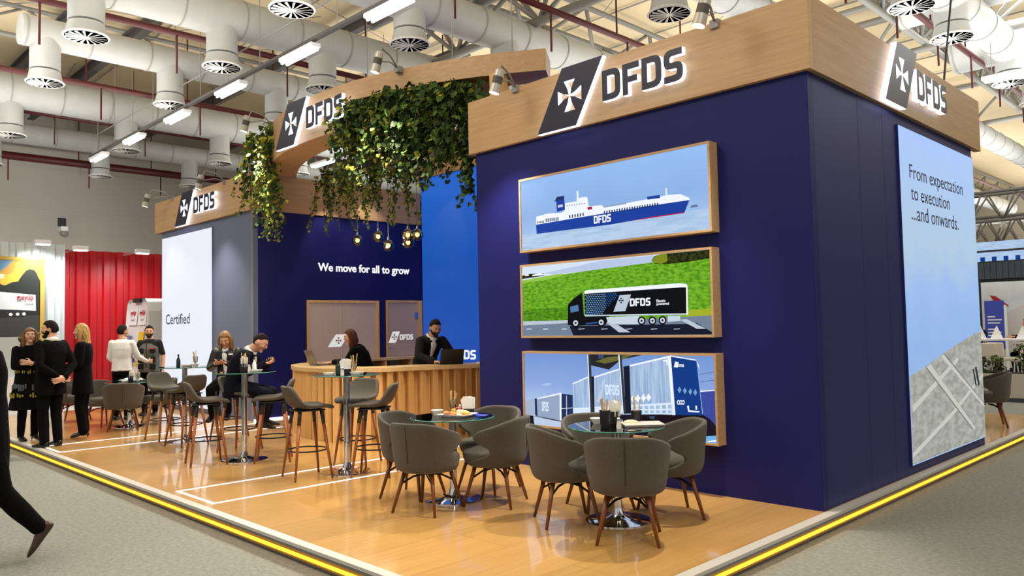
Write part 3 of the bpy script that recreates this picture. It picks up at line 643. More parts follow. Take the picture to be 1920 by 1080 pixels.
ART_TRUCK=[('skylight',[(-3.248,2.2),(-0.877,2.196),(-0.88,2.119),(-3.251,2.092)]),('sea',[(-2.927,2.107),(-2.127,2.182),(-1.5,2.187),(-1.467,2.124),(-2.347,2.092),(-2.777,2.086)]),('field',[(-3.243,2.03),(-2.778,2.071),(-2.347,2.092),(-1.467,2.124),(-0.88,2.124),(-0.882,1.602),(-1.592,1.579),(-3.249,1.595)]),('fieldlight',[(-3.243,2.046),(-2.748,2.084),(-2.573,2.08),(-2.839,2.035),(-3.244,2.016)]),('fielddark',[(-3.249,1.714),(-2.555,1.734),(-2.559,1.598),(-3.249,1.595)]),('fieldyellow',[(-1.176,1.657),(-0.882,1.67),(-0.882,1.602),(-1.156,1.595)]),('treedark',[(-1.521,2.138),(-1.489,2.179),(-1.417,2.203),(-1.269,2.196),(-1.157,2.193),(-1.004,2.194),(-0.877,2.196),(-0.878,2.115),(-1.116,2.099),(-1.34,2.094),(-1.479,2.105)]),('treegold',[(-1.516,2.137),(-1.482,2.174),(-1.418,2.197),(-1.348,2.195),(-1.339,2.125),(-1.409,2.1),(-1.491,2.116)]),('treedark',[(-3.248,2.099),(-3.145,2.113),(-2.912,2.106),(-2.913,2.079),(-3.249,2.062)]),('hullwhite',[(-3.203,2.105),(-3.145,2.111),(-3.146,2.093),(-3.203,2.092)]),('hullwhite',[(-3.089,2.098),(-2.989,2.11),(-2.912,2.099),(-2.913,2.086),(-3.089,2.085)]),('road',[(-3.253,1.595),(-1.592,1.589),(-0.882,1.606),(-0.881,1.423),(-3.251,1.429)]),('roadlight',[(-3.253,1.595),(-2.559,1.596),(-2.56,1.566),(-3.254,1.55)]),('ink2',[(-2.572,1.533),(-1.136,1.535),(-1.049,1.541),(-0.894,1.456),(-0.889,1.423),(-2.521,1.43)]),('roadlight',[(-2.094,1.568),(-1.94,1.535),(-1.791,1.463),(-1.929,1.464),(-2.043,1.537)]),('roadlight',[(-1.223,1.572),(-1.157,1.58),(-0.956,1.488),(-1.051,1.489)]),('black',[(-2.595,1.549),(-2.585,1.756),(-2.509,1.818),(-2.387,1.875),(-2.372,1.637),(-2.375,1.537),(-2.532,1.533)]),('glassblue',[(-2.555,1.734),(-2.447,1.752),(-2.437,1.687),(-2.551,1.673)]),('black',[(-2.359,1.876),(-1.141,1.888),(-1.142,1.618),(-2.356,1.63)]),('hullwhite',[(-2.364,1.88),(-2.339,1.896),(-1.234,1.91),(-1.141,1.898),(-1.133,1.867),(-1.213,1.871),(-2.354,1.861)]),('hullwhite',[(-1.15,1.889),(-1.133,1.888),(-1.138,1.618),(-1.155,1.618)]),('black',[(-2.389,1.637),(-2.04,1.629),(-2.095,1.537),(-2.392,1.537)]),('chassis',[(-2.085,1.616),(-1.687,1.621),(-1.671,1.541),(-1.991,1.546),(-2.063,1.562)]),('chassis',[(-2.355,1.643),(-1.155,1.631),(-1.155,1.62),(-2.356,1.63)]),('chassis',[(-1.357,1.613),(-1.222,1.61),(-1.219,1.563),(-1.359,1.556)]),('logolight',[(-1.992,1.667),(-1.91,1.827),(-1.771,1.83),(-1.844,1.671)]),('screenblue',[(-2.35,1.562),(-2.2,1.572),(-2.201,1.556),(-2.35,1.549)]),('trailblue',[(-2.338,1.854),(-2.326,1.845),(-2.338,1.838),(-2.35,1.846)]),('trailblue',[(-2.323,1.834),(-2.311,1.826),(-2.324,1.819),(-2.336,1.827)]),('trailblue',[(-2.339,1.814),(-2.327,1.806),(-2.339,1.799),(-2.351,1.807)]),('trailblue',[(-2.324,1.795),(-2.313,1.787),(-2.325,1.779),(-2.337,1.787)]),('trailblue',[(-2.34,1.775),(-2.328,1.767),(-2.341,1.76),(-2.353,1.768)]),('trailblue',[(-2.326,1.755),(-2.314,1.747),(-2.326,1.74),(-2.338,1.748)]),('trailblue',[(-2.341,1.736),(-2.33,1.728),(-2.342,1.72),(-2.354,1.728)]),('trailblue',[(-2.327,1.716),(-2.315,1.708),(-2.327,1.701),(-2.339,1.709)]),('trailblue',[(-2.343,1.696),(-2.331,1.688),(-2.343,1.681),(-2.355,1.689)]),('trailblue',[(-2.328,1.677),(-2.316,1.669),(-2.329,1.662),(-2.341,1.669)]),('trailblue',[(-2.344,1.657),(-2.332,1.649),(-2.344,1.642),(-2.356,1.65)]),('trailblue',[(-2.308,1.853),(-2.296,1.845),(-2.308,1.838),(-2.32,1.846)]),('trailblue',[(-2.293,1.834),(-2.281,1.826),(-2.294,1.819),(-2.305,1.827)]),('trailblue',[(-2.309,1.814),(-2.297,1.806),(-2.309,1.799),(-2.321,1.807)]),('trailblue',[(-2.294,1.795),(-2.283,1.787),(-2.295,1.779),(-2.307,1.787)]),('trailblue',[(-2.31,1.775),(-2.298,1.767),(-2.311,1.76),(-2.322,1.768)]),('trailblue',[(-2.296,1.755),(-2.284,1.747),(-2.296,1.74),(-2.308,1.748)]),('trailblue',[(-2.311,1.736),(-2.299,1.728),(-2.312,1.721),(-2.324,1.729)]),('trailblue',[(-2.297,1.716),(-2.285,1.708),(-2.297,1.701),(-2.309,1.709)]),('trailblue',[(-2.313,1.697),(-2.301,1.689),(-2.313,1.681),(-2.325,1.689)]),('trailblue',[(-2.298,1.677),(-2.286,1.669),(-2.299,1.662),(-2.31,1.67)]),('trailblue',[(-2.314,1.657),(-2.302,1.649),(-2.314,1.642),(-2.326,1.65)]),('trailblue',[(-2.277,1.853),(-2.266,1.845),(-2.278,1.838),(-2.29,1.846)]),('trailblue',[(-2.263,1.834),(-2.251,1.826),(-2.264,1.819),(-2.275,1.827)]),('trailblue',[(-2.279,1.814),(-2.267,1.806),(-2.279,1.799),(-2.291,1.807)]),('trailblue',[(-2.264,1.795),(-2.253,1.787),(-2.265,1.78),(-2.277,1.788)]),('trailblue',[(-2.28,1.775),(-2.268,1.767),(-2.28,1.76),(-2.292,1.768)]),('trailblue',[(-2.266,1.756),(-2.254,1.748),(-2.266,1.74),(-2.278,1.748)]),('trailblue',[(-2.281,1.736),(-2.27,1.728),(-2.282,1.721),(-2.293,1.729)]),('trailblue',[(-2.267,1.717),(-2.255,1.709),(-2.267,1.701),(-2.279,1.709)]),('trailblue',[(-2.282,1.697),(-2.271,1.689),(-2.283,1.682),(-2.295,1.69)]),('trailblue',[(-2.268,1.677),(-2.256,1.67),(-2.269,1.662),(-2.28,1.67)]),('trailblue',[(-2.284,1.658),(-2.272,1.65),(-2.284,1.643),(-2.296,1.65)]),('trailblue',[(-2.248,1.853),(-2.236,1.845),(-2.248,1.838),(-2.26,1.846)]),('trailblue',[(-2.233,1.834),(-2.222,1.826),(-2.234,1.819),(-2.245,1.827)]),('trailblue',[(-2.249,1.814),(-2.237,1.806),(-2.249,1.799),(-2.261,1.807)]),('trailblue',[(-2.235,1.795),(-2.223,1.787),(-2.235,1.78),(-2.247,1.788)]),('trailblue',[(-2.25,1.775),(-2.238,1.767),(-2.251,1.76),(-2.262,1.768)]),('trailblue',[(-2.236,1.756),(-2.224,1.748),(-2.236,1.741),(-2.248,1.749)]),('trailblue',[(-2.251,1.736),(-2.24,1.728),(-2.252,1.721),(-2.264,1.729)]),('trailblue',[(-2.237,1.717),(-2.226,1.709),(-2.238,1.702),(-2.249,1.71)]),('trailblue',[(-2.253,1.697),(-2.241,1.689),(-2.253,1.682),(-2.265,1.69)]),('trailblue',[(-2.238,1.678),(-2.227,1.67),(-2.239,1.663),(-2.25,1.671)]),('trailblue',[(-2.254,1.658),(-2.242,1.65),(-2.254,1.643),(-2.266,1.651)]),('trailblue',[(-2.218,1.853),(-2.206,1.845),(-2.218,1.838),(-2.23,1.846)]),('trailblue',[(-2.204,1.834),(-2.192,1.826),(-2.204,1.819),(-2.216,1.827)]),('trailblue',[(-2.219,1.814),(-2.208,1.806),(-2.22,1.799),(-2.231,1.807)]),('trailblue',[(-2.205,1.795),(-2.193,1.787),(-2.205,1.78),(-2.217,1.788)]),('trailblue',[(-2.22,1.775),(-2.209,1.767),(-2.221,1.76),(-2.233,1.768)]),('trailblue',[(-2.206,1.756),(-2.195,1.748),(-2.207,1.741),(-2.218,1.749)]),('trailblue',[(-2.222,1.736),(-2.21,1.728),(-2.222,1.721),(-2.234,1.729)]),('trailblue',[(-2.207,1.717),(-2.196,1.709),(-2.208,1.702),(-2.22,1.71)]),('trailblue',[(-2.223,1.697),(-2.211,1.69),(-2.223,1.682),(-2.235,1.69)]),('trailblue',[(-2.209,1.678),(-2.197,1.67),(-2.209,1.663),(-2.221,1.671)]),('trailblue',[(-2.224,1.659),(-2.213,1.651),(-2.225,1.644),(-2.236,1.651)]),('trailblue',[(-2.188,1.853),(-2.177,1.845),(-2.189,1.838),(-2.2,1.846)]),('trailblue',[(-2.174,1.834),(-2.163,1.826),(-2.175,1.819),(-2.186,1.826)]),('trailblue',[(-2.19,1.814),(-2.178,1.806),(-2.19,1.799),(-2.202,1.807)]),('trailblue',[(-2.176,1.795),(-2.164,1.787),(-2.176,1.78),(-2.188,1.788)]),('trailblue',[(-2.191,1.775),(-2.179,1.767),(-2.191,1.76),(-2.203,1.768)]),('trailblue',[(-2.177,1.756),(-2.165,1.748),(-2.177,1.741),(-2.189,1.749)]),('trailblue',[(-2.192,1.737),(-2.181,1.729),(-2.193,1.722),(-2.204,1.729)]),('trailblue',[(-2.178,1.717),(-2.167,1.709),(-2.179,1.702),(-2.19,1.71)]),('trailblue',[(-2.193,1.698),(-2.182,1.69),(-2.194,1.683),(-2.205,1.691)]),('trailblue',[(-2.179,1.679),(-2.168,1.671),(-2.18,1.664),(-2.191,1.671)]),('trailblue',[(-2.195,1.659),(-2.183,1.651),(-2.195,1.644),(-2.207,1.652)]),('trailblue',[(-2.159,1.853),(-2.148,1.845),(-2.159,1.838),(-2.171,1.846)]),('trailblue',[(-2.145,1.833),(-2.134,1.825),(-2.145,1.818),(-2.157,1.826)]),('trailblue',[(-2.16,1.814),(-2.149,1.806),(-2.161,1.799),(-2.172,1.807)]),('trailblue',[(-2.146,1.795),(-2.135,1.787),(-2.147,1.78),(-2.158,1.788)]),('trailblue',[(-2.161,1.775),(-2.15,1.768),(-2.162,1.76),(-2.173,1.768)]),('trailblue',[(-2.147,1.756),(-2.136,1.748),(-2.148,1.741),(-2.159,1.749)]),('trailblue',[(-2.163,1.737),(-2.151,1.729),(-2.163,1.722),(-2.175,1.73)]),('trailblue',[(-2.149,1.717),(-2.137,1.71),(-2.149,1.703),(-2.161,1.71)]),('trailblue',[(-2.164,1.698),(-2.153,1.69),(-2.164,1.683),(-2.176,1.691)]),('trailblue',[(-2.15,1.679),(-2.139,1.671),(-2.15,1.664),(-2.162,1.672)]),('trailblue',[(-2.165,1.659),(-2.154,1.652),(-2.166,1.644),(-2.177,1.652)]),('trailblue',[(-2.13,1.853),(-2.118,1.845),(-2.13,1.838),(-2.142,1.846)]),('trailblue',[(-2.116,1.833),(-2.104,1.825),(-2.116,1.818),(-2.128,1.826)]),('trailblue',[(-2.131,1.814),(-2.12,1.806),(-2.131,1.799),(-2.143,1.807)]),('trailblue',[(-2.117,1.795),(-2.106,1.787),(-2.118,1.78),(-2.129,1.788)]),('trailblue',[(-2.132,1.776),(-2.121,1.768),(-2.133,1.761),(-2.144,1.768)]),('trailblue',[(-2.118,1.756),(-2.107,1.748),(-2.119,1.741),(-2.13,1.749)]),('trailblue',[(-2.133,1.737),(-2.122,1.729),(-2.134,1.722),(-2.145,1.73)]),('trailblue',[(-2.12,1.718),(-2.108,1.71),(-2.12,1.703),(-2.131,1.711)]),('trailblue',[(-2.135,1.698),(-2.123,1.691),(-2.135,1.683),(-2.147,1.691)]),('trailblue',[(-2.121,1.679),(-2.109,1.671),(-2.121,1.664),(-2.133,1.672)]),('trailblue',[(-2.136,1.66),(-2.125,1.652),(-2.136,1.645),(-2.148,1.653)]),('trailblue',[(-2.101,1.853),(-2.089,1.845),(-2.101,1.838),(-2.112,1.846)]),('trailblue',[(-2.087,1.833),(-2.075,1.825),(-2.087,1.818),(-2.099,1.826)]),('trailblue',[(-2.102,1.814),(-2.091,1.806),(-2.102,1.799),(-2.114,1.807)]),('trailblue',[(-2.088,1.795),(-2.077,1.787),(-2.089,1.78),(-2.1,1.788)]),('trailblue',[(-2.103,1.776),(-2.092,1.768),(-2.104,1.761),(-2.115,1.769)]),('trailblue',[(-2.089,1.756),(-2.078,1.749),(-2.09,1.742),(-2.101,1.749)]),('trailblue',[(-2.104,1.737),(-2.093,1.729),(-2.105,1.722),(-2.116,1.73)]),('trailblue',[(-2.091,1.718),(-2.079,1.71),(-2.091,1.703),(-2.102,1.711)]),('trailblue',[(-2.106,1.699),(-2.094,1.691),(-2.106,1.684),(-2.117,1.692)]),('screenblue',[(-2.072,1.852),(-2.06,1.845),(-2.072,1.838),(-2.083,1.846)]),('screenblue',[(-2.058,1.833),(-2.047,1.825),(-2.058,1.818),(-2.07,1.826)]),('screenblue',[(-2.073,1.814),(-2.062,1.806),(-2.073,1.799),(-2.085,1.807)]),('screenblue',[(-2.059,1.795),(-2.048,1.787),(-2.06,1.78),(-2.071,1.788)]),('screenblue',[(-2.074,1.776),(-2.063,1.768),(-2.075,1.761),(-2.086,1.769)]),('screenblue',[(-2.06,1.757),(-2.049,1.749),(-2.061,1.742),(-2.072,1.75)]),('screenblue',[(-2.075,1.737),(-2.064,1.729),(-2.076,1.722),(-2.087,1.73)]),('screenblue',[(-2.043,1.852),(-2.032,1.844),(-2.043,1.838),(-2.055,1.845)]),('screenblue',[(-2.029,1.833),(-2.018,1.825),(-2.03,1.818),(-2.041,1.826)]),('screenblue',[(-2.044,1.814),(-2.033,1.806),(-2.045,1.799),(-2.056,1.807)]),('screenblue',[(-2.03,1.795),(-2.019,1.787),(-2.031,1.78),(-2.042,1.788)]),('screenblue',[(-2.045,1.776),(-2.034,1.768),(-2.046,1.761),(-2.057,1.769)]),('screenblue',[(-2.032,1.757),(-2.021,1.749),(-2.032,1.742),(-2.043,1.75)]),('screenblue',[(-2.047,1.737),(-2.035,1.73),(-2.047,1.723),(-2.058,1.73)]),('screenblue',[(-2.014,1.852),(-2.003,1.844),(-2.015,1.837),(-2.026,1.845)]),('screenblue',[(-2.001,1.833),(-1.99,1.825),(-2.001,1.818),(-2.012,1.826)]),('screenblue',[(-2.016,1.814),(-2.004,1.806),(-2.016,1.799),(-2.027,1.807)]),('screenblue',[(-2.002,1.795),(-1.991,1.787),(-2.002,1.78),(-2.014,1.788)]),('screenblue',[(-2.017,1.776),(-2.006,1.768),(-2.017,1.761),(-2.028,1.769)]),('screenblue',[(-1.986,1.852),(-1.975,1.844),(-1.986,1.837),(-1.997,1.845)]),('screenblue',[(-1.972,1.833),(-1.961,1.825),(-1.973,1.818),(-1.984,1.826)]),('screenblue',[(-1.987,1.814),(-1.976,1.806),(-1.988,1.799),(-1.999,1.807)]),('screenblue',[(-1.974,1.795),(-1.962,1.787),(-1.974,1.78),(-1.985,1.788)]),('screenblue',[(-1.957,1.852),(-1.946,1.844),(-1.958,1.837),(-1.969,1.845)]),('screenblue',[(-1.944,1.833),(-1.933,1.825),(-1.944,1.818),(-1.956,1.826)]),('screenblue',[(-1.959,1.814),(-1.948,1.806),(-1.959,1.799),(-1.97,1.807)]),('black',[(-2.43,1.563),(-2.434,1.548),(-2.443,1.535),(-2.458,1.525),(-2.475,1.519),(-2.494,1.52),(-2.511,1.525),(-2.525,1.536),(-2.534,1.55),(-2.537,1.565),(-2.533,1.581),(-2.524,1.594),(-2.509,1.604),(-2.491,1.609),(-2.473,1.609),(-2.455,1.603),(-2.442,1.593),(-2.433,1.579)]),('chassis',[(-2.45,1.564),(-2.452,1.554),(-2.458,1.545),(-2.467,1.539),(-2.478,1.536),(-2.49,1.536),(-2.501,1.54),(-2.51,1.546),(-2.515,1.555),(-2.517,1.565),(-2.515,1.575),(-2.509,1.583),(-2.499,1.59),(-2.488,1.593),(-2.477,1.593),(-2.466,1.589),(-2.457,1.582),(-2.451,1.574)]),('ink2',[(-2.469,1.564),(-2.47,1.56),(-2.473,1.556),(-2.477,1.554),(-2.481,1.553),(-2.486,1.553),(-2.491,1.554),(-2.494,1.557),(-2.497,1.56),(-2.497,1.565),(-2.496,1.569),(-2.494,1.572),(-2.49,1.575),(-2.485,1.576),(-2.48,1.576),(-2.476,1.575),(-2.472,1.572),(-2.47,1.568)]),('black',[(-2.097,1.564),(-2.1,1.549),(-2.109,1.536),(-2.123,1.526),(-2.14,1.521),(-2.157,1.522),(-2.173,1.527),(-2.187,1.537),(-2.195,1.551),(-2.198,1.566),(-2.194,1.581),(-2.185,1.594),(-2.171,1.604),(-2.154,1.609),(-2.137,1.608),(-2.121,1.603),(-2.108,1.593),(-2.099,1.579)]),('chassis',[(-2.115,1.565),(-2.117,1.555),(-2.123,1.547),(-2.132,1.541),(-2.142,1.538),(-2.153,1.538),(-2.164,1.541),(-2.172,1.548),(-2.177,1.556),(-2.179,1.566),(-2.177,1.575),(-2.171,1.583),(-2.162,1.589),(-2.152,1.593),(-2.141,1.592),(-2.13,1.589),(-2.122,1.583),(-2.117,1.574)]),('ink2',[(-2.134,1.565),(-2.135,1.561),(-2.137,1.557),(-2.141,1.555),(-2.145,1.554),(-2.15,1.554),(-2.154,1.555),(-2.157,1.558),(-2.16,1.561),(-2.16,1.565),(-2.159,1.569),(-2.157,1.573),(-2.153,1.575),(-2.149,1.577),(-2.144,1.576),(-2.14,1.575),(-2.137,1.572),(-2.134,1.569)]),('black',[(-1.607,1.572),(-1.61,1.557),(-1.619,1.545),(-1.631,1.536),(-1.646,1.531),(-1.662,1.531),(-1.677,1.536),(-1.689,1.546),(-1.697,1.559),(-1.699,1.573),(-1.696,1.588),(-1.687,1.6),(-1.674,1.61),(-1.659,1.614),(-1.643,1.614),(-1.629,1.609),(-1.617,1.599),(-1.609,1.586)]),('chassis',[(-1.624,1.572),(-1.626,1.563),(-1.631,1.555),(-1.639,1.549),(-1.649,1.546),(-1.659,1.546),(-1.668,1.55),(-1.676,1.556),(-1.68,1.564),(-1.682,1.573),(-1.68,1.582),(-1.674,1.59),(-1.666,1.596),(-1.657,1.599),(-1.647,1.599),(-1.637,1.595),(-1.63,1.589),(-1.625,1.581)]),('ink2',[(-1.641,1.572),(-1.641,1.569),(-1.644,1.565),(-1.647,1.563),(-1.651,1.562),(-1.655,1.562),(-1.659,1.563),(-1.662,1.566),(-1.664,1.569),(-1.665,1.573),(-1.664,1.577),(-1.662,1.58),(-1.658,1.582),(-1.654,1.583),(-1.65,1.583),(-1.646,1.582),(-1.643,1.579),(-1.641,1.576)]),('black',[(-1.484,1.569),(-1.487,1.555),(-1.495,1.543),(-1.507,1.534),(-1.522,1.529),(-1.538,1.529),(-1.552,1.535),(-1.564,1.544),(-1.571,1.557),(-1.573,1.571),(-1.57,1.585),(-1.562,1.598),(-1.55,1.607),(-1.535,1.611),(-1.519,1.611),(-1.505,1.606),(-1.493,1.596),(-1.486,1.584)]),('chassis',[(-1.5,1.57),(-1.502,1.561),(-1.507,1.553),(-1.515,1.547),(-1.524,1.544),(-1.534,1.544),(-1.543,1.548),(-1.551,1.554),(-1.555,1.562),(-1.557,1.571),(-1.555,1.58),(-1.55,1.588),(-1.542,1.593),(-1.532,1.596),(-1.523,1.596),(-1.513,1.593),(-1.506,1.587),(-1.502,1.579)]),('ink2',[(-1.517,1.57),(-1.517,1.566),(-1.52,1.563),(-1.523,1.561),(-1.527,1.559),(-1.531,1.559),(-1.535,1.561),(-1.538,1.563),(-1.54,1.567),(-1.54,1.57),(-1.539,1.574),(-1.537,1.577),(-1.534,1.58),(-1.53,1.581),(-1.526,1.581),(-1.522,1.58),(-1.519,1.577),(-1.517,1.574)]),('black',[(-1.37,1.571),(-1.373,1.557),(-1.381,1.545),(-1.393,1.536),(-1.408,1.531),(-1.423,1.532),(-1.437,1.537),(-1.448,1.546),(-1.456,1.559),(-1.458,1.573),(-1.455,1.587),(-1.447,1.599),(-1.435,1.608),(-1.42,1.613),(-1.405,1.612),(-1.391,1.607),(-1.379,1.598),(-1.372,1.585)]),('chassis',[(-1.386,1.571),(-1.388,1.563),(-1.393,1.555),(-1.401,1.549),(-1.41,1.546),(-1.42,1.546),(-1.428,1.55),(-1.436,1.556),(-1.44,1.564),(-1.442,1.573),(-1.44,1.581),(-1.435,1.589),(-1.427,1.595),(-1.418,1.598),(-1.408,1.598),(-1.399,1.594),(-1.392,1.588),(-1.388,1.58)]),('ink2',[(-1.402,1.572),(-1.403,1.568),(-1.405,1.565),(-1.408,1.563),(-1.412,1.561),(-1.416,1.561),(-1.42,1.563),(-1.423,1.565),(-1.425,1.568),(-1.425,1.572),(-1.425,1.576),(-1.422,1.579),(-1.419,1.581),(-1.415,1.583),(-1.411,1.583),(-1.408,1.581),(-1.405,1.579),(-1.403,1.575)]),('hullwhite',[(-3.194,1.512),(-3.115,1.514),(-3.115,1.507),(-3.195,1.506)]),('hullwhite',[(-2.945,1.51),(-2.869,1.511),(-2.87,1.504),(-2.945,1.503)]),('hullwhite',[(-2.677,1.507),(-2.605,1.508),(-2.605,1.502),(-2.677,1.5)]),('chassis',[(-2.449,1.504),(-2.365,1.507),(-2.365,1.501),(-2.449,1.498)]),('chassis',[(-2.149,1.501),(-2.07,1.504),(-2.07,1.498),(-2.149,1.495)]),('chassis',[(-1.84,1.497),(-1.765,1.501),(-1.765,1.495),(-1.84,1.491)]),('chassis',[(-1.548,1.494),(-1.477,1.497),(-1.477,1.491),(-1.548,1.488)]),('chassis',[(-1.293,1.491),(-1.226,1.494),(-1.226,1.489),(-1.294,1.486)])]
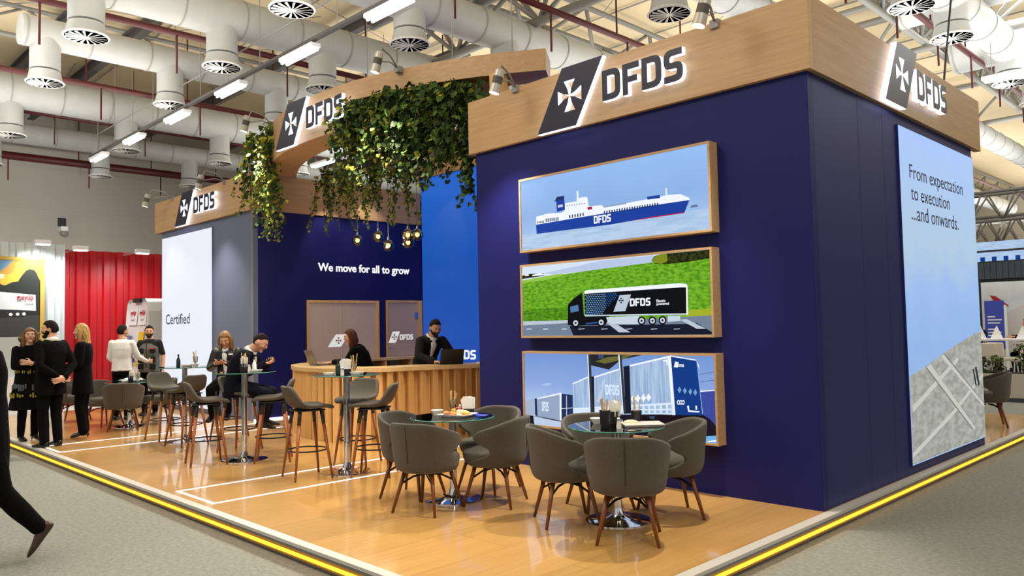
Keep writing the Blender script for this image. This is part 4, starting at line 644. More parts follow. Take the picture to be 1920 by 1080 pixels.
ART_YARD=[('cloud',[(-3.003,0.91),(-2.895,0.934),(-2.825,0.926),(-2.914,0.897)]),('yard',[(-3.249,0.574),(-2.68,0.561),(-2.22,0.643),(-0.854,0.734),(-0.862,0.461),(-3.248,0.415)]),('yardlight',[(-3.122,0.57),(-2.889,0.547),(-2.69,0.535),(-2.692,0.459),(-3.107,0.479)]),('boxfar',[(-3.239,0.724),(-3.095,0.755),(-3.093,0.585),(-3.241,0.575)]),('ink',[(-3.095,0.755),(-3.062,0.762),(-3.057,0.567),(-3.093,0.578)]),('boxgrey',[(-3.056,0.764),(-2.71,0.837),(-2.719,0.546),(-3.057,0.571)]),('hullwhite',[(-3.056,0.764),(-2.71,0.839),(-2.703,0.824),(-3.055,0.752)]),('hullwhite',[(-2.73,0.833),(-2.706,0.838),(-2.712,0.547),(-2.736,0.547)]),('ink',[(-2.703,0.829),(-2.549,0.822),(-2.553,0.593),(-2.712,0.547)]),('chassis',[(-2.639,0.811),(-2.629,0.811),(-2.634,0.577),(-2.644,0.574)]),('chassis',[(-2.708,0.676),(-2.552,0.693),(-2.552,0.687),(-2.708,0.67)]),('trailer',[(-2.546,0.941),(-2.319,1.024),(-2.315,0.646),(-2.549,0.631)]),('hullwhite',[(-2.546,0.944),(-2.319,1.027),(-2.319,1.014),(-2.546,0.93)]),('ink2',[(-2.303,1.018),(-2.252,1.026),(-2.251,0.653),(-2.299,0.65)]),('trailer',[(-2.258,1.02),(-1.921,1.111),(-1.906,0.673),(-2.264,0.65)]),('hullwhite',[(-2.258,1.022),(-1.921,1.115),(-1.92,1.099),(-2.259,1.007)]),('logolight2',[(-2.235,0.764),(-2.154,0.984),(-2.115,1.002),(-2.172,0.773)]),('ink2',[(-1.887,1.129),(-1.807,1.145),(-1.799,0.68),(-1.872,0.675)]),('trailer',[(-1.812,1.145),(-1.344,1.243),(-1.317,0.701),(-1.808,0.68)]),('hullwhite',[(-1.812,1.147),(-1.344,1.245),(-1.342,1.227),(-1.81,1.131)]),('hullwhite',[(-1.371,1.236),(-1.336,1.245),(-1.306,0.699),(-1.339,0.697)]),('hullwhite',[(-1.424,1.2),(-1.372,1.209),(-1.372,1.154),(-1.385,1.152),(-1.389,1.19),(-1.423,1.185)]),('lattice',[(-2.542,0.69),(-2.313,0.71),(-2.311,0.655),(-2.544,0.634)]),('lattice',[(-2.262,0.719),(-1.911,0.752),(-1.906,0.681),(-2.261,0.652)]),('lattice',[(-1.805,0.764),(-1.326,0.814),(-1.321,0.703),(-1.803,0.68)]),('rearblue',[(-1.336,1.245),(-1.066,1.206),(-1.021,0.717),(-1.304,0.701)]),('hullwhite',[(-1.336,1.245),(-1.072,1.211),(-1.042,1.168),(-1.035,1.114),(-1.066,1.201),(-1.331,1.234)]),('tanker',[(-1.034,0.926),(-0.877,0.944),(-0.868,0.626),(-0.941,0.685),(-1.014,0.723)]),('hullwhite',[(-1.034,0.934),(-0.88,0.951),(-0.881,0.941),(-1.034,0.923)]),('wire',[(-1.032,1.083),(-0.877,1.109),(-0.877,1.105),(-1.033,1.079)]),('wire',[(-1.035,1.015),(-0.88,1.037),(-0.88,1.033),(-1.035,1.011)]),('bridge',[(-2.337,1.247),(-1.661,1.255),(-1.662,1.246),(-1.911,1.197),(-2.066,1.096),(-2.299,1.134),(-2.326,1.215)]),('olive',[(-2.234,1.173),(-2.077,1.219),(-1.806,1.253),(-1.762,1.251),(-1.896,1.198),(-2.11,1.155)]),('wire',[(-2.201,1.244),(-2.13,1.247),(-2.127,1.206),(-2.193,1.202)]),('pole',[(-2.344,1.247),(-2.296,1.248),(-2.28,0.649),(-2.321,0.646)]),('hullwhite',[(-2.341,1.247),(-2.328,1.247),(-2.315,0.646),(-2.325,0.646)]),('pole',[(-1.948,1.252),(-1.905,1.252),(-1.866,0.673),(-1.911,0.67)]),('hullwhite',[(-1.945,1.252),(-1.93,1.252),(-1.899,0.671),(-1.909,0.671)]),('yardblue',[(-1.015,0.528),(-0.866,0.549),(-0.866,0.475),(-1.005,0.462)]),('hullwhite',[(-0.973,0.494),(-0.867,0.509),(-0.868,0.496),(-0.971,0.482)]),('yarddark',[(-1.87,0.664),(-1.304,0.697),(-1.021,0.714),(-1.011,0.626),(-1.627,0.613)]),('wire',[(-1.597,0.67),(-1.534,0.672),(-1.542,0.647),(-1.591,0.646)]),('trailer',[(-1.786,0.748),(-1.743,0.751),(-1.741,0.726),(-1.787,0.723)]),('trailer',[(-1.788,0.711),(-1.741,0.715),(-1.742,0.689),(-1.788,0.685)]),('trailer',[(-1.717,0.755),(-1.674,0.758),(-1.672,0.731),(-1.718,0.728)]),('trailer',[(-1.718,0.716),(-1.673,0.72),(-1.673,0.693),(-1.719,0.69)]),('trailer',[(-1.648,0.762),(-1.606,0.765),(-1.604,0.737),(-1.649,0.734)]),('trailer',[(-1.65,0.72),(-1.605,0.724),(-1.606,0.697),(-1.651,0.694)]),('trailer',[(-1.581,0.768),(-1.539,0.772),(-1.537,0.742),(-1.582,0.739)]),('trailer',[(-1.582,0.724),(-1.538,0.728),(-1.539,0.702),(-1.583,0.699)]),('trailer',[(-1.514,0.775),(-1.473,0.779),(-1.471,0.747),(-1.515,0.744)]),('trailer',[(-1.516,0.728),(-1.472,0.732),(-1.473,0.706),(-1.517,0.703)]),('trailer',[(-1.448,0.782),(-1.407,0.785),(-1.406,0.752),(-1.449,0.75)]),('trailer',[(-1.45,0.732),(-1.406,0.736),(-1.407,0.71),(-1.451,0.708)]),('trailer',[(-1.383,0.788),(-1.343,0.792),(-1.341,0.757),(-1.384,0.755)]),('trailer',[(-1.385,0.737),(-1.342,0.74),(-1.343,0.715),(-1.386,0.712)]),('hullwhite',[(-1.775,0.864),(-1.745,0.826),(-1.778,0.784),(-1.806,0.823)]),('hullwhite',[(-1.722,0.869),(-1.692,0.831),(-1.724,0.79),(-1.752,0.828)]),('hullwhite',[(-1.656,0.878),(-1.626,0.84),(-1.659,0.799),(-1.686,0.837)]),('hullwhite',[(-1.596,0.885),(-1.567,0.848),(-1.599,0.807),(-1.626,0.845)]),('ink',[(-1.251,0.97),(-1.226,0.933),(-1.253,0.894),(-1.278,0.931)]),('trailblue',[(-1.251,0.963),(-1.231,0.933),(-1.253,0.901),(-1.273,0.931)]),('ink',[(-1.194,0.964),(-1.169,0.928),(-1.196,0.889),(-1.221,0.925)]),('trailblue',[(-1.194,0.958),(-1.174,0.927),(-1.196,0.895),(-1.216,0.926)]),('ink',[(-1.136,0.959),(-1.112,0.923),(-1.138,0.884),(-1.163,0.92)]),('trailblue',[(-1.136,0.952),(-1.117,0.922),(-1.138,0.891),(-1.158,0.92)]),('ink',[(-1.085,0.954),(-1.061,0.918),(-1.088,0.88),(-1.112,0.916)]),('trailblue',[(-1.085,0.948),(-1.066,0.918),(-1.087,0.886),(-1.107,0.916)]),('hullwhite',[(-1.249,0.818),(-1.251,0.809),(-1.256,0.801),(-1.263,0.796),(-1.271,0.796),(-1.278,0.8),(-1.282,0.807),(-1.284,0.816),(-1.282,0.826),(-1.277,0.834),(-1.27,0.838),(-1.262,0.839),(-1.255,0.835),(-1.251,0.828)]),('rearblue',[(-1.257,0.818),(-1.259,0.812),(-1.262,0.808),(-1.267,0.806),(-1.272,0.807),(-1.275,0.811),(-1.276,0.817),(-1.274,0.823),(-1.271,0.827),(-1.266,0.829),(-1.262,0.828),(-1.258,0.824)]),('hullwhite',[(-1.223,0.82),(-1.225,0.81),(-1.23,0.803),(-1.237,0.798),(-1.245,0.798),(-1.252,0.801),(-1.256,0.809),(-1.257,0.818),(-1.255,0.827),(-1.25,0.835),(-1.243,0.84),(-1.236,0.84),(-1.229,0.836),(-1.225,0.829)]),('rearblue',[(-1.231,0.819),(-1.233,0.814),(-1.236,0.809),(-1.241,0.807),(-1.245,0.809),(-1.248,0.813),(-1.249,0.818),(-1.248,0.824),(-1.245,0.829),(-1.24,0.831),(-1.235,0.829),(-1.232,0.825)]),('hullwhite',[(-1.2,0.821),(-1.202,0.812),(-1.207,0.804),(-1.214,0.799),(-1.221,0.799),(-1.228,0.803),(-1.232,0.81),(-1.234,0.819),(-1.232,0.829),(-1.227,0.837),(-1.22,0.841),(-1.212,0.842),(-1.206,0.838),(-1.201,0.83)]),('rearblue',[(-1.208,0.821),(-1.209,0.815),(-1.213,0.81),(-1.217,0.809),(-1.222,0.81),(-1.225,0.814),(-1.226,0.82),(-1.225,0.826),(-1.221,0.83),(-1.216,0.832),(-1.212,0.831),(-1.209,0.826)]),('hullwhite',[(-1.305,1.138),(-1.29,1.191),(-1.251,1.186),(-1.263,1.137)]),('hullwhite',[(-1.176,0.789),(-1.157,0.796),(-1.152,0.752),(-1.048,0.753),(-1.049,0.74),(-1.165,0.737)]),('hullwhite',[(-1.089,0.797),(-1.072,0.798),(-1.072,0.763),(-1.088,0.762)])]
ART_PIER=[('pier',[(2.002,0.968),(2.577,1.063),(3.496,1.233),(4.283,1.353),(4.534,1.356),(4.505,0.106),(1.978,0.104)]),('pierlight',[(2.47,1.033),(2.628,1.06),(4.101,0.241),(3.968,0.236)]),('pierlight',[(2.05,0.673),(3.535,1.092),(3.592,1.063),(2.042,0.607)]),('pierlight',[(2.002,0.216),(3.33,0.526),(4.621,0.861),(4.614,0.82),(3.322,0.471),(1.996,0.167)]),('pierdark',[(2.47,1.033),(2.501,1.039),(4.008,0.239),(3.968,0.236)]),('pierdark',[(3.075,1.148),(3.11,1.154),(4.544,0.499),(4.541,0.479)]),('pierlight',[(2.972,1.127),(3.063,1.145),(4.543,0.491),(4.536,0.451)]),('rope',[(4.176,0.945),(4.245,0.954),(4.346,0.736),(4.275,0.721)]),('rope',[(4.081,0.931),(4.135,0.936),(4.222,0.732),(4.167,0.724)])]


def light_box(label, x0, x1, z0, z1, back, pic_mat, pic):
    root = empty('light_box', (0, 0, 0), 0, label, 'light box')
    f = MB(); d = -.13; t = .022
    f.b2(x0, x1, d, -.001, z1 - t, z1); f.b2(x0, x1, d, -.001, z0, z0 + t)
    f.b2(x0, x0 + t, d, -.001, z0 + t, z1 - t); f.b2(x1 - t, x1, d, -.001, z0 + t, z1 - t)
    f.build('frame', 'oak_x', root)
    MB().b2(x0 + t, x1 - t, -.118, -.1, z0 + t, z1 - t).build('picture_panel', pic_mat, root)
    return root
lb1 = light_box('top light box on the navy wall, a blue and white ship at sea', -3.262, -.858, 2.352, 3.166, None, 'sky_ship', None)
lb2 = light_box('middle light box on the navy wall, a black lorry beside a green field', -3.268, -.868, 1.412, 2.216, None, 'pic_skylight', None)
lb3 = light_box('bottom light box on the navy wall, pale trailers lined up in a yard', -3.262, -.86, .456, 1.268, None, 'sky_yard', None)
def clip(polys, x0, x1, z0, z1):
    out = []
    for k, pts in polys:
        q = [(min(max(x, x0), x1), min(max(z, z0), z1)) for x, z in pts]
        area = abs(sum(q[i][0] * q[(i + 1) % len(q)][1] - q[(i + 1) % len(q)][0] * q[i][1] for i in range(len(q))))
        if area > 1e-6: out.append((k, q))
    return out
art(lb1, 'picture', clip(ART_SHIP, -3.239, -.881, 2.375, 3.143), 1, -.1182, .00004, -1, PIC)
art(lb2, 'picture', clip(ART_TRUCK, -3.245, -.891, 1.435, 2.193), 1, -.1182, .00002, -1, PIC)
art(lb3, 'picture', clip(ART_YARD, -3.239, -.883, .479, 1.245), 1, -.1182, .00004, -1, PIC)
def FW(x, z, y=-.124): return frame_matrix((x, y, z), (1, 0, 0), (0, 0, 1))
word(lb1, FW(-2.206, 2.563), .223, .078, 'pic_hullwhite', .001)
word(lb1, FW(-2.688, 2.787), .07, .026, 'pic_hullwhite', .001)
word(lb2, FW(-1.783, 1.714), .246, .076, 'pic_hullwhite', .001)
text_obj('lettering', 'Electric', FW(-1.473, 1.741), .10, .001, ['pic_hullwhite'], lb2, .028, weight=.02)
text_obj('lettering', 'powered', FW(-1.473, 1.708), .138, .001, ['pic_hullwhite'], lb2, .032, weight=.02)
shape_obj('logo_cross', [cross_loop((-1.888, 1.775), .028)], FW(0, 0), .001, ['pic_black'], lb2)
word(lb3, FW(-2.112, .848), .176, .1, 'pic_lattice', .001)
shape_obj('logo_cross', [cross_loop((-2.187, .906), .035)], FW(0, 0), .001, ['pic_trailer'], lb3)
word(lb3, FW(-1.252, 1.142), .06, .025, 'pic_hullwhite', .001)
word(lb3, FW(-2.984, .631), .1, .1, 'pic_lattice', .001)

# tall display on the right face
rd = empty('tall_display', (0, 0, 0), 0, 'tall lit display on the right wall, dark text over a stone pier', 'display')
fr = MB(); fr.b2(.0, .02, 1.985, 4.5, .085, 3.5); fr.build('display_case', 'navy_dark', rd)
MB().b2(.02, .024, 1.995, 4.49, .095, 3.49).build('display_panel', 'sky_pier', rd)
art(rd, 'picture', clip(ART_PIER, 1.996, 4.489, .096, 3.48), 0, .0242, .00005, 1, PIC)
def FR(y, z, x=.0255): return frame_matrix((x, y, z), (0, 1, 0), (0, 0, 1))
mat('screen_ink', '16224a', .5)
for t_, y_, z_, w_, h_ in [('From expectation', 2.25, 2.935, 1.78, .195), ('to execution', 2.27, 2.763, 1.24, .14), ('...and onwards.', 2.256, 2.553, 1.54, .158)]:
    text_obj('lettering', t_, FR(y_, z_), w_, .001, ['screen_ink'], rd, h_, weight=0)

# white display on the left block
mat('white_screen', 'e6ebf6', emit=.98)
ld = empty('white_display', (0, 0, 0), 0, 'bright white wall display with one dark word, behind the seated woman', 'display')
MB().b2(-14.0, -11.54, .022, .043, .08, 3.53).build('display_case', 'navy_glare', ld)
MB().b2(-13.98, -11.56, .016, .022, .1, 3.51).build('display_panel', 'white_screen', ld)
text_obj('lettering', 'Certified', frame_matrix((-13.77, .0145, 1.715), (1, 0, 0), (0, 0, 1)), 1.21, .001, ['screen_ink'], ld, .21, weight=.006)

# blue display in the recess
bd = empty('blue_display', (0, 0, 0), 0, 'deep blue lit wall at the back of the recess behind the bearded man', 'display')
MB().b2(-9.9, -4.2, 3.71, 3.75, .85, 4.6).build('display_panel', 'blue_panel', bd)
mat('blue_screen_white', 'eef4ff', emit=1.0)
def FB(x, z): return frame_matrix((x, 3.709, z), (1, 0, 0), (0, 0, 1))
logo_flat(bd, FB(-9.34, .9), .34, .22, 'blue_screen_white', 'blue_panel', None, False)
word(bd, FB(-9.02, .92), .74, .18, 'blue_screen_white')

# board signs
board_sign('board_sign', 'large lit sign on the oak board above the ship light box', frame_matrix((-2.95, -.047, 3.61), (1, 0, 0), (0, 0, 1)))
board_sign('board_sign', 'lit sign on the oak board above the tall display, seen at a slant', frame_matrix((.047, 1.36, 3.61), (0, 1, 0), (0, 0, 1)))
board_sign('board_sign', 'lit sign on the oak board above the white display', frame_matrix((-13.02, -.01, 3.655), (1, 0, 0), (0, 0, 1)))
board_sign('board_sign', 'lit sign on the curved canopy beside the hanging ivy', frame_matrix((-8.06, -.43, 4.27), (1, 0, 0), (0, 0, 1)))

# slogan on the navy wall
sl = text_obj('slogan_lettering', 'We move for all to grow', frame_matrix((-9.958, 1.32, 2.585), (0, 1, 0), (0, 0, 1)), 2.1, .008, ['letter_white'], None, .2, weight=.02)
tag(sl, 'white slogan lettering on the navy wall above the glass doors', 'lettering')

# glazed partition and door in the navy wall
def FN(y, z, x=-9.925): return frame_matrix((x, y, z), (0, 1, 0), (0, 0, 1))
gw = empty('window_1', (0, 0, 0)); gw['kind'] = 'structure'
f = MB(); t = .05
f.b2(-9.96, -9.925, 1.08, 2.65, 2.045, 2.09); f.b2(-9.96, -9.925, 1.08, 1.11, 0, 2.045); f.b2(-9.96, -9.925, 2.58, 2.65, 0, 2.045)
structure(f.build('window_frame', 'oak_v', gw))
structure(MB().b2(-9.955, -9.94, 1.11, 1.82, 0, 2.045).build('window_pane', 'frosted', gw))
structure(MB().b2(-9.957, -9.942, 1.825, 2.58, 0, 2.045).build('window_pane', 'frosted', gw))
lg = empty('wall_logo', (0, 0, 0), 0, 'white slanted logo on the frosted glass behind the woman with long hair', 'logo')
mat('logo_white', 'f4f2ee', .5, emit=.75)
logo_flat(lg, FN(1.5, 1.22, -9.938), .46, .23, 'logo_white', 'frosted_door', None, False)
gd = empty('door_1', (0, 0, 0)); gd['kind'] = 'structure'
f = MB()
f.b2(-9.96, -9.925, 2.83, 3.71, 2.06, 2.1); f.b2(-9.96, -9.925, 2.83, 2.855, 0, 2.06); f.b2(-9.96, -9.925, 3.6, 3.71, 0, 2.06)
structure(f.build('door_frame', 'oak_v', gd))
structure(MB().b2(-9.955, -9.94, 2.855, 3.6, 0, 2.06).build('door_leaf', 'frosted_door', gd))
h = MB(); h.tube([(-9.94, 2.9, 1.15), (-9.88, 2.9, 1.15), (-9.88, 2.97, 1.15)], .013, 8)
structure(h.build('door_handle', 'chrome', gd))
structure(MB().b2(-9.94, -9.92, 3.52, 3.6, 1.74, 1.86).build('door_hinge', 'chrome', gd))
lg2 = empty('wall_logo', (0, 0, 0), 0, 'white logo and lettering on the narrow frosted door', 'logo')
logo_flat(lg2, FN(2.87, 1.26, -9.938), .28, .22, 'logo_white', 'frosted_door', 'logo_white', True, .34)

# ================================================================== RECEPTION COUNTER
CP = [(-8.95, .85), (-8.65, .2), (-8.08, -.24), (-7.42, -.45), (-6.78, -.47), (-6.32, -.3), (-6.06, .05), (-5.92, .55), (-5.62, 1.25), (-5.27, 1.9), (-4.95, 2.45)]
def catmull(P, step):
    Q = [P[0]] + P + [P[-1]]; dense = []
    for i in range(1, len(Q) - 2):
        a, b, c, d = [V(q) for q in Q[i - 1:i + 3]]
        for j in range(24):
            t = j / 24
            dense.append(.5 * ((2 * b) + (c - a) * t + (2 * a - 5 * b + 4 * c - d) * t * t + (3 * b - a - 3 * c + d) * t ** 3))
    dense.append(V(P[-1])); out = [dense[0]]; acc = 0
    for i in range(1, len(dense)):
        acc += (dense[i] - dense[i - 1]).length
        if acc >= step: out.append(dense[i]); acc = 0
    return out
ct = empty('reception_counter', (0, 0, 0), 0, 'curved oak reception counter with a vertically slatted front', 'counter')
cp = catmull(CP, .06)
def normals(P):
    N = []
    for i in range(len(P)):
        d = (P[min(i + 1, len(P) - 1)] - P[max(i - 1, 0)]).normalized(); N.append(V((-d.y, d.x)))
    return N
CN = normals(cp)          # points inwards (towards the staff side)
def counter_band(z0, z1, off0, off1):
    rings = []
    for p_, n_ in zip(cp, CN):
        a = p_ + n_ * off0; b = p_ + n_ * off1
        rings.append([V((a.x, a.y, z0)), V((a.x, a.y, z1)), V((b.x, b.y, z1)), V((b.x, b.y, z0))])
    return MB().loft(rings)
counter_band(.955, 1.01, -.03, .5).build('counter_top', 'oak_top', ct, auto=True)
counter_band(.0, .955, .14, .42).build('counter_body', 'oak_v', ct)
sm = MB(); cs = catmull(CP, .15); sn = normals(cs)
for i, (p_, n_) in enumerate(zip(cs, sn)):
    tdir = V((n_.y, -n_.x))
    a = p_ - tdir * .044; b = p_ + tdir * .044
    q = [a + n_ * .15, a - n_ * .005, b + n_ * .03, b + n_ * .15]
    sm.prism([(v_.x, v_.y) for v_ in q], (0, 0, 0), (1, 0, 0), (0, 1, 0), (0, 0, .955))
sm.build('slatted_front', 'oak_v', ct)
bl = empty('back_shelf', (0, 0, 0), 0, 'low oak shelf unit against the navy wall behind the counter', 'shelf')
MB().b2(-9.92, -9.5, 1.9, 3.7, .94, .98).build('shelf_top', 'oak_top', bl)
MB().b2(-9.92, -9.55, 1.92, 3.68, 0, .78).build('shelf_body', 'panel_dark', bl)
for y in (1.92, 2.5, 3.1, 3.66): MB().b2(-9.92, -9.52, y, y + .03, .78, .94).build('shelf_divider', 'oak_v', bl)
# ================================================================== CHAIRS
def smooth(t): t = max(0, min(1, t)); return t * t * (3 - 2 * t)
def interp(tab, x):
    for (a, b), (c, d) in zip(tab, tab[1:]):
        if x <= c: return b + (d - b) * smooth((x - a) / (c - a))
    return tab[-1][1]
def shell_r(z): return interp([(.345, .215), (.385, .256), (.46, .27), (.76, .298)], z)
def tub_chair(label, group):
    root = empty('tub_chair', (0, 0, 0), 0, label, 'chair', group)
    # wrap-around back with a hooked arm on either side
    th = [(0, 150), (.13, 138), (.24, 98), (.34, 78), (.48, 80), (.64, 98), (.80, 111), (.92, 109), (1, 94)]
    mb = MB(); nu, ns = 32, 12; pts = []
    for j in range(ns + 1):
        s = j / ns; tm = math.radians(interp(th, s))
        for i in range(nu + 1):
            a = (2 * i / nu - 1) * tm
            zt = .765 - .115 * smooth((abs(math.degrees(a)) - 22) / 95)
            z = .345 + s * (zt - .345)
            r = shell_r(z)
            fx = 1.0; 
            pts.append((r * math.sin(a) * 1.03 * fx, -r * math.cos(a) * 1.0 + .01, z))
    F = [(j * (nu + 1) + i, j * (nu + 1) + i + 1, (j + 1) * (nu + 1) + i + 1, (j + 1) * (nu + 1) + i) for j in range(ns) for i in range(nu)]
    mb.add(pts, F)
    o = mb.build('backrest', 'fabric', root, smooth=True, solid=.034, sub=1)
    bake(o)
    sp = MB()
    sp.tube([(0, -shell_r(z) - .008, z) for z in (.35, .45, .55, .65, .74)], .004, 6)
    sp.build('back_seam', 'fabric_dark', root)
    st = MB()
    def sring(r, z, k=1.0):
        return [V((r * 1.02 * (abs(math.cos(t)) ** .85) * (1 if math.cos(t) > 0 else -1), (r * 1.06 * (abs(math.sin(t)) ** .85) * (1 if math.sin(t) > 0 else -1)) + .024, z)) for t in [2 * PI * i / 28 for i in range(28)]]
    st.loft([sring(.05, .342), sring(.19, .343), sring(.218, .352), sring(.243, .385), sring(.254, .425), sring(.252, .455), sring(.24, .472), sring(.2, .48), sring(.05, .484)])
    bake(st.build('seat', 'fabric', root, smooth=True, sub=1))
    for sx in (-1, 1):
        for sy in (-1, 1):
            l = MB(); l.tube([(sx * .135, sy * .135 + .01, .35), (sx * .215, sy * .215 + .01, 0)], [.02, .012], 10)
            l.build('leg', 'leg_wood', root, smooth=True)
    br = MB()
    for sx in (-1, 1):
        for sy in (-1, 1):
            br.tube([(sx * .163, sy * .163 + .01, .235), (sx * .085, sy * .085 + .01, .292), (sx * .02, sy * .02 + .01, .305)], .009, 6)
            br.tube([(sx * .163, sy * .163 + .01, .24), (sx * .1, sy * .16, .34)], .006, 6)
    br.box((0, .01, .338), (.2, .2, .01))
    br.build('brace', 'black_metal', root)
    return root

def bar_stool(label, group):
    root = empty('bar_stool', (0, 0, 0), 0, label, 'stool', group)
    prof = [(.215, .708, .150, 0), (.218, .725, .172, 0), (.19, .742, .192, .006), (.11, .742, .205, .014), (.02, .732, .21, .022), (-.08, .730, .21, .034),
            (-.145, .748, .208, .05), (-.19, .79, .202, .058), (-.218, .85, .19, .05), (-.236, .91, .178, .036), (-.246, .95, .152, .024), (-.249, .966, .11, .016)]
    mb = MB(); nu = 12; pts = []
    for k, (y, z, w, c) in enumerate(prof):
        a = prof[max(k - 1, 0)]; b = prof[min(k + 1, len(prof) - 1)]
        t = V((0, b[0] - a[0], b[1] - a[1])).normalized(); n = V((0, t.z, -t.y))
        if n.z < 0 and k < 6: n = -n
        for i in range(nu + 1):
            u = 2 * i / nu - 1
            pts.append(V((u * w, y, z)) + n * (c * abs(u) ** 2.2))
    F = [(j * (nu + 1) + i, j * (nu + 1) + i + 1, (j + 1) * (nu + 1) + i + 1, (j + 1) * (nu + 1) + i) for j in range(len(prof) - 1) for i in range(nu)]
    mb.add(pts, F)
    bake(mb.build('seat_shell', 'stool_shell', root, smooth=True, solid=.042, sub=1))
    for sx in (-1, 1):
        for sy in (-1, 1):
            top = V((sx * .115, sy * .115 - .01, .712)); bot = V((sx * .2, sy * .2 - .01, 0)); mid = top.lerp(bot, .2)
            l = MB(); l.tube([mid, bot], [.019, .012], 10); lo = l.build('leg', 'stool_wood', root, smooth=True)
            c = MB(); c.tube([top, mid.lerp(bot, .01)], [.021, .0205], 10); c.build('leg_cap', 'black_plastic', lo, smooth=True)
    ring_pts = [(math.cos(2 * PI * i / 28) * .205, math.sin(2 * PI * i / 28) * .205 - .01, .29) for i in range(29)]
    rg = MB(); rg.tube(ring_pts, .008, 8, cap=False); rg.build('footrest_ring', 'black_metal', root, smooth=True)
    pl = MB(); pl.box((0, -.01, .706), (.3, .3, .014)); pl.build('seat_plate', 'black_plastic', root, bevel=.004)
    return root

def glass_table(label, height, radius, base_r, group):
    root = empty('glass_table', (0, 0, 0), 0, label, 'table', group)
    top = MB(); top.lathe([(radius - .003, height - .012), (radius, height - .010), (radius, height - .002), (radius - .003, height)], n=64)
    top.build('glass_top', 'table_glass', root, smooth=False)
    rim = MB(); ringp = [(math.cos(2 * PI * i / 64) * (radius + .0005), math.sin(2 * PI * i / 64) * (radius + .0005), height - .006) for i in range(65)]
    rim.tube(ringp, .005, 6, cap=False); rim.build('glass_rim', 'glass_edge', root, smooth=True)
    c = MB(); c.lathe([(.034, .03), (.034, height - .02), (.05, height - .018), (.05, height - .012)], n=24)
    c.build('column', 'chrome', root, auto=True)
    b = MB(); b.lathe([(base_r, 0), (base_r, .007), (base_r * .85, .013), (base_r * .5, .02), (.08, .03), (.052, .045), (.042, .075), (.037, .1)], n=48)
    b.build('base', 'chrome', root, auto=True)
    return root

FC = 'grey fabric tub chairs around the glass tables'
ch = tub_chair('grey tub chair seen from behind, nearest the camera at the front glass table', FC)
def rz(deg): return math.radians(deg - 90)
ch.location = (-.69, -1.67, 0); ch.rotation_euler = (0, 0, rz(124))
for x, y, d, lb in [
    (-1.37, -1.59, 56, 'grey tub chair left of the front glass table, turned to the right'),
    (-.87, -.87, 230, 'grey tub chair right of the front glass table, its open side to the left'),
    (-1.49, -1.02, 335, 'grey tub chair behind the front glass table, in front of the yard light box'),
    (-2.51, -2.07, 107, 'grey tub chair with a dark back seam, in front of the table with pastries'),
    (-2.25, -1.50, 206, 'grey tub chair right of the table with pastries, its curved arm facing the viewer'),
    (-3.08, -1.80, 20, 'grey tub chair half hidden on the left of the table with pastries'),
    (-2.74, -1.13, 282, 'grey tub chair behind the table with pastries, close to the navy wall'),
    (-10.62, -1.84, 158, 'grey tub chair with its back to the viewer at the far left glass table'),
    (-11.55, -1.85, 20, 'grey tub chair left of the far left glass table, beside the blonde woman'),
    (-12.65, -2.0, 60, 'grey tub chair seen between the man in the suit and the blonde woman'),
    (-11.1, -1.12, 262, 'grey tub chair right of the far left glass table, behind the bar stools'),
    (-11.3, -.62, 240, 'grey tub chair farthest back, against the white display'),
    (-.42, 6.38, 200, 'lone grey tub chair past the tall display at the right edge')]:
    dup(ch, (x, y, 0), rz(d), lb, FC)

FS = 'grey bar stools with wooden legs at the tall tables'
bs = bar_stool('grey bar stool in side view, in front of the tall table where the man sits', FS)
bs.location = (-6.34, -2.32, 0); bs.rotation_euler = (0, 0, rz(76))
for x, y, d, lb in [
    (-4.66, -1.96, 80, 'grey bar stool in front of the nearest tall table, back to the left'),
    (-4.21, -1.44, 222, 'dark grey bar stool right of the nearest tall table, back to the right'),
    (-4.93, -1.17, 300, 'grey bar stool behind the nearest tall table, facing the viewer'),
    (-5.93, -1.70, 238, 'grey bar stool right of the seated man, facing him'),
    (-6.98, -1.60, 30, 'grey bar stool under the seated man'),
    (-8.27, -1.16, 312, 'grey bar stool under the seated woman'),
    (-8.08, -1.86, 190, 'dark bar stool turned away, in front of the seated woman'),
    (-8.92, -1.82, 8, 'grey bar stool at the left of the farthest tall table')]:
    dup(bs, (x, y, 0), rz(d), lb, FS)

tt = glass_table('tall round glass table nearest the slatted counter', 1.056, .36, .27, 'tall glass tables')
tt.location = (-4.6, -1.52, 0)
dup(tt, (-6.27, -1.89, 0), 0, 'tall round glass table in front of the seated man')
dup(tt, (-8.48, -1.72, 0), 0, 'tall round glass table beside the seated woman')
lt = glass_table('low round glass table with a plate of pastries', .741, .375, .26, 'low glass tables')
lt.location = (-2.66, -1.65, 0)
dup(lt, (-1.08, -1.29, 0), 0, 'low round glass table in front of the yard light box')
dup(lt, (-11.05, -1.6, 0), 0, 'low round glass table at the far left by the white display')

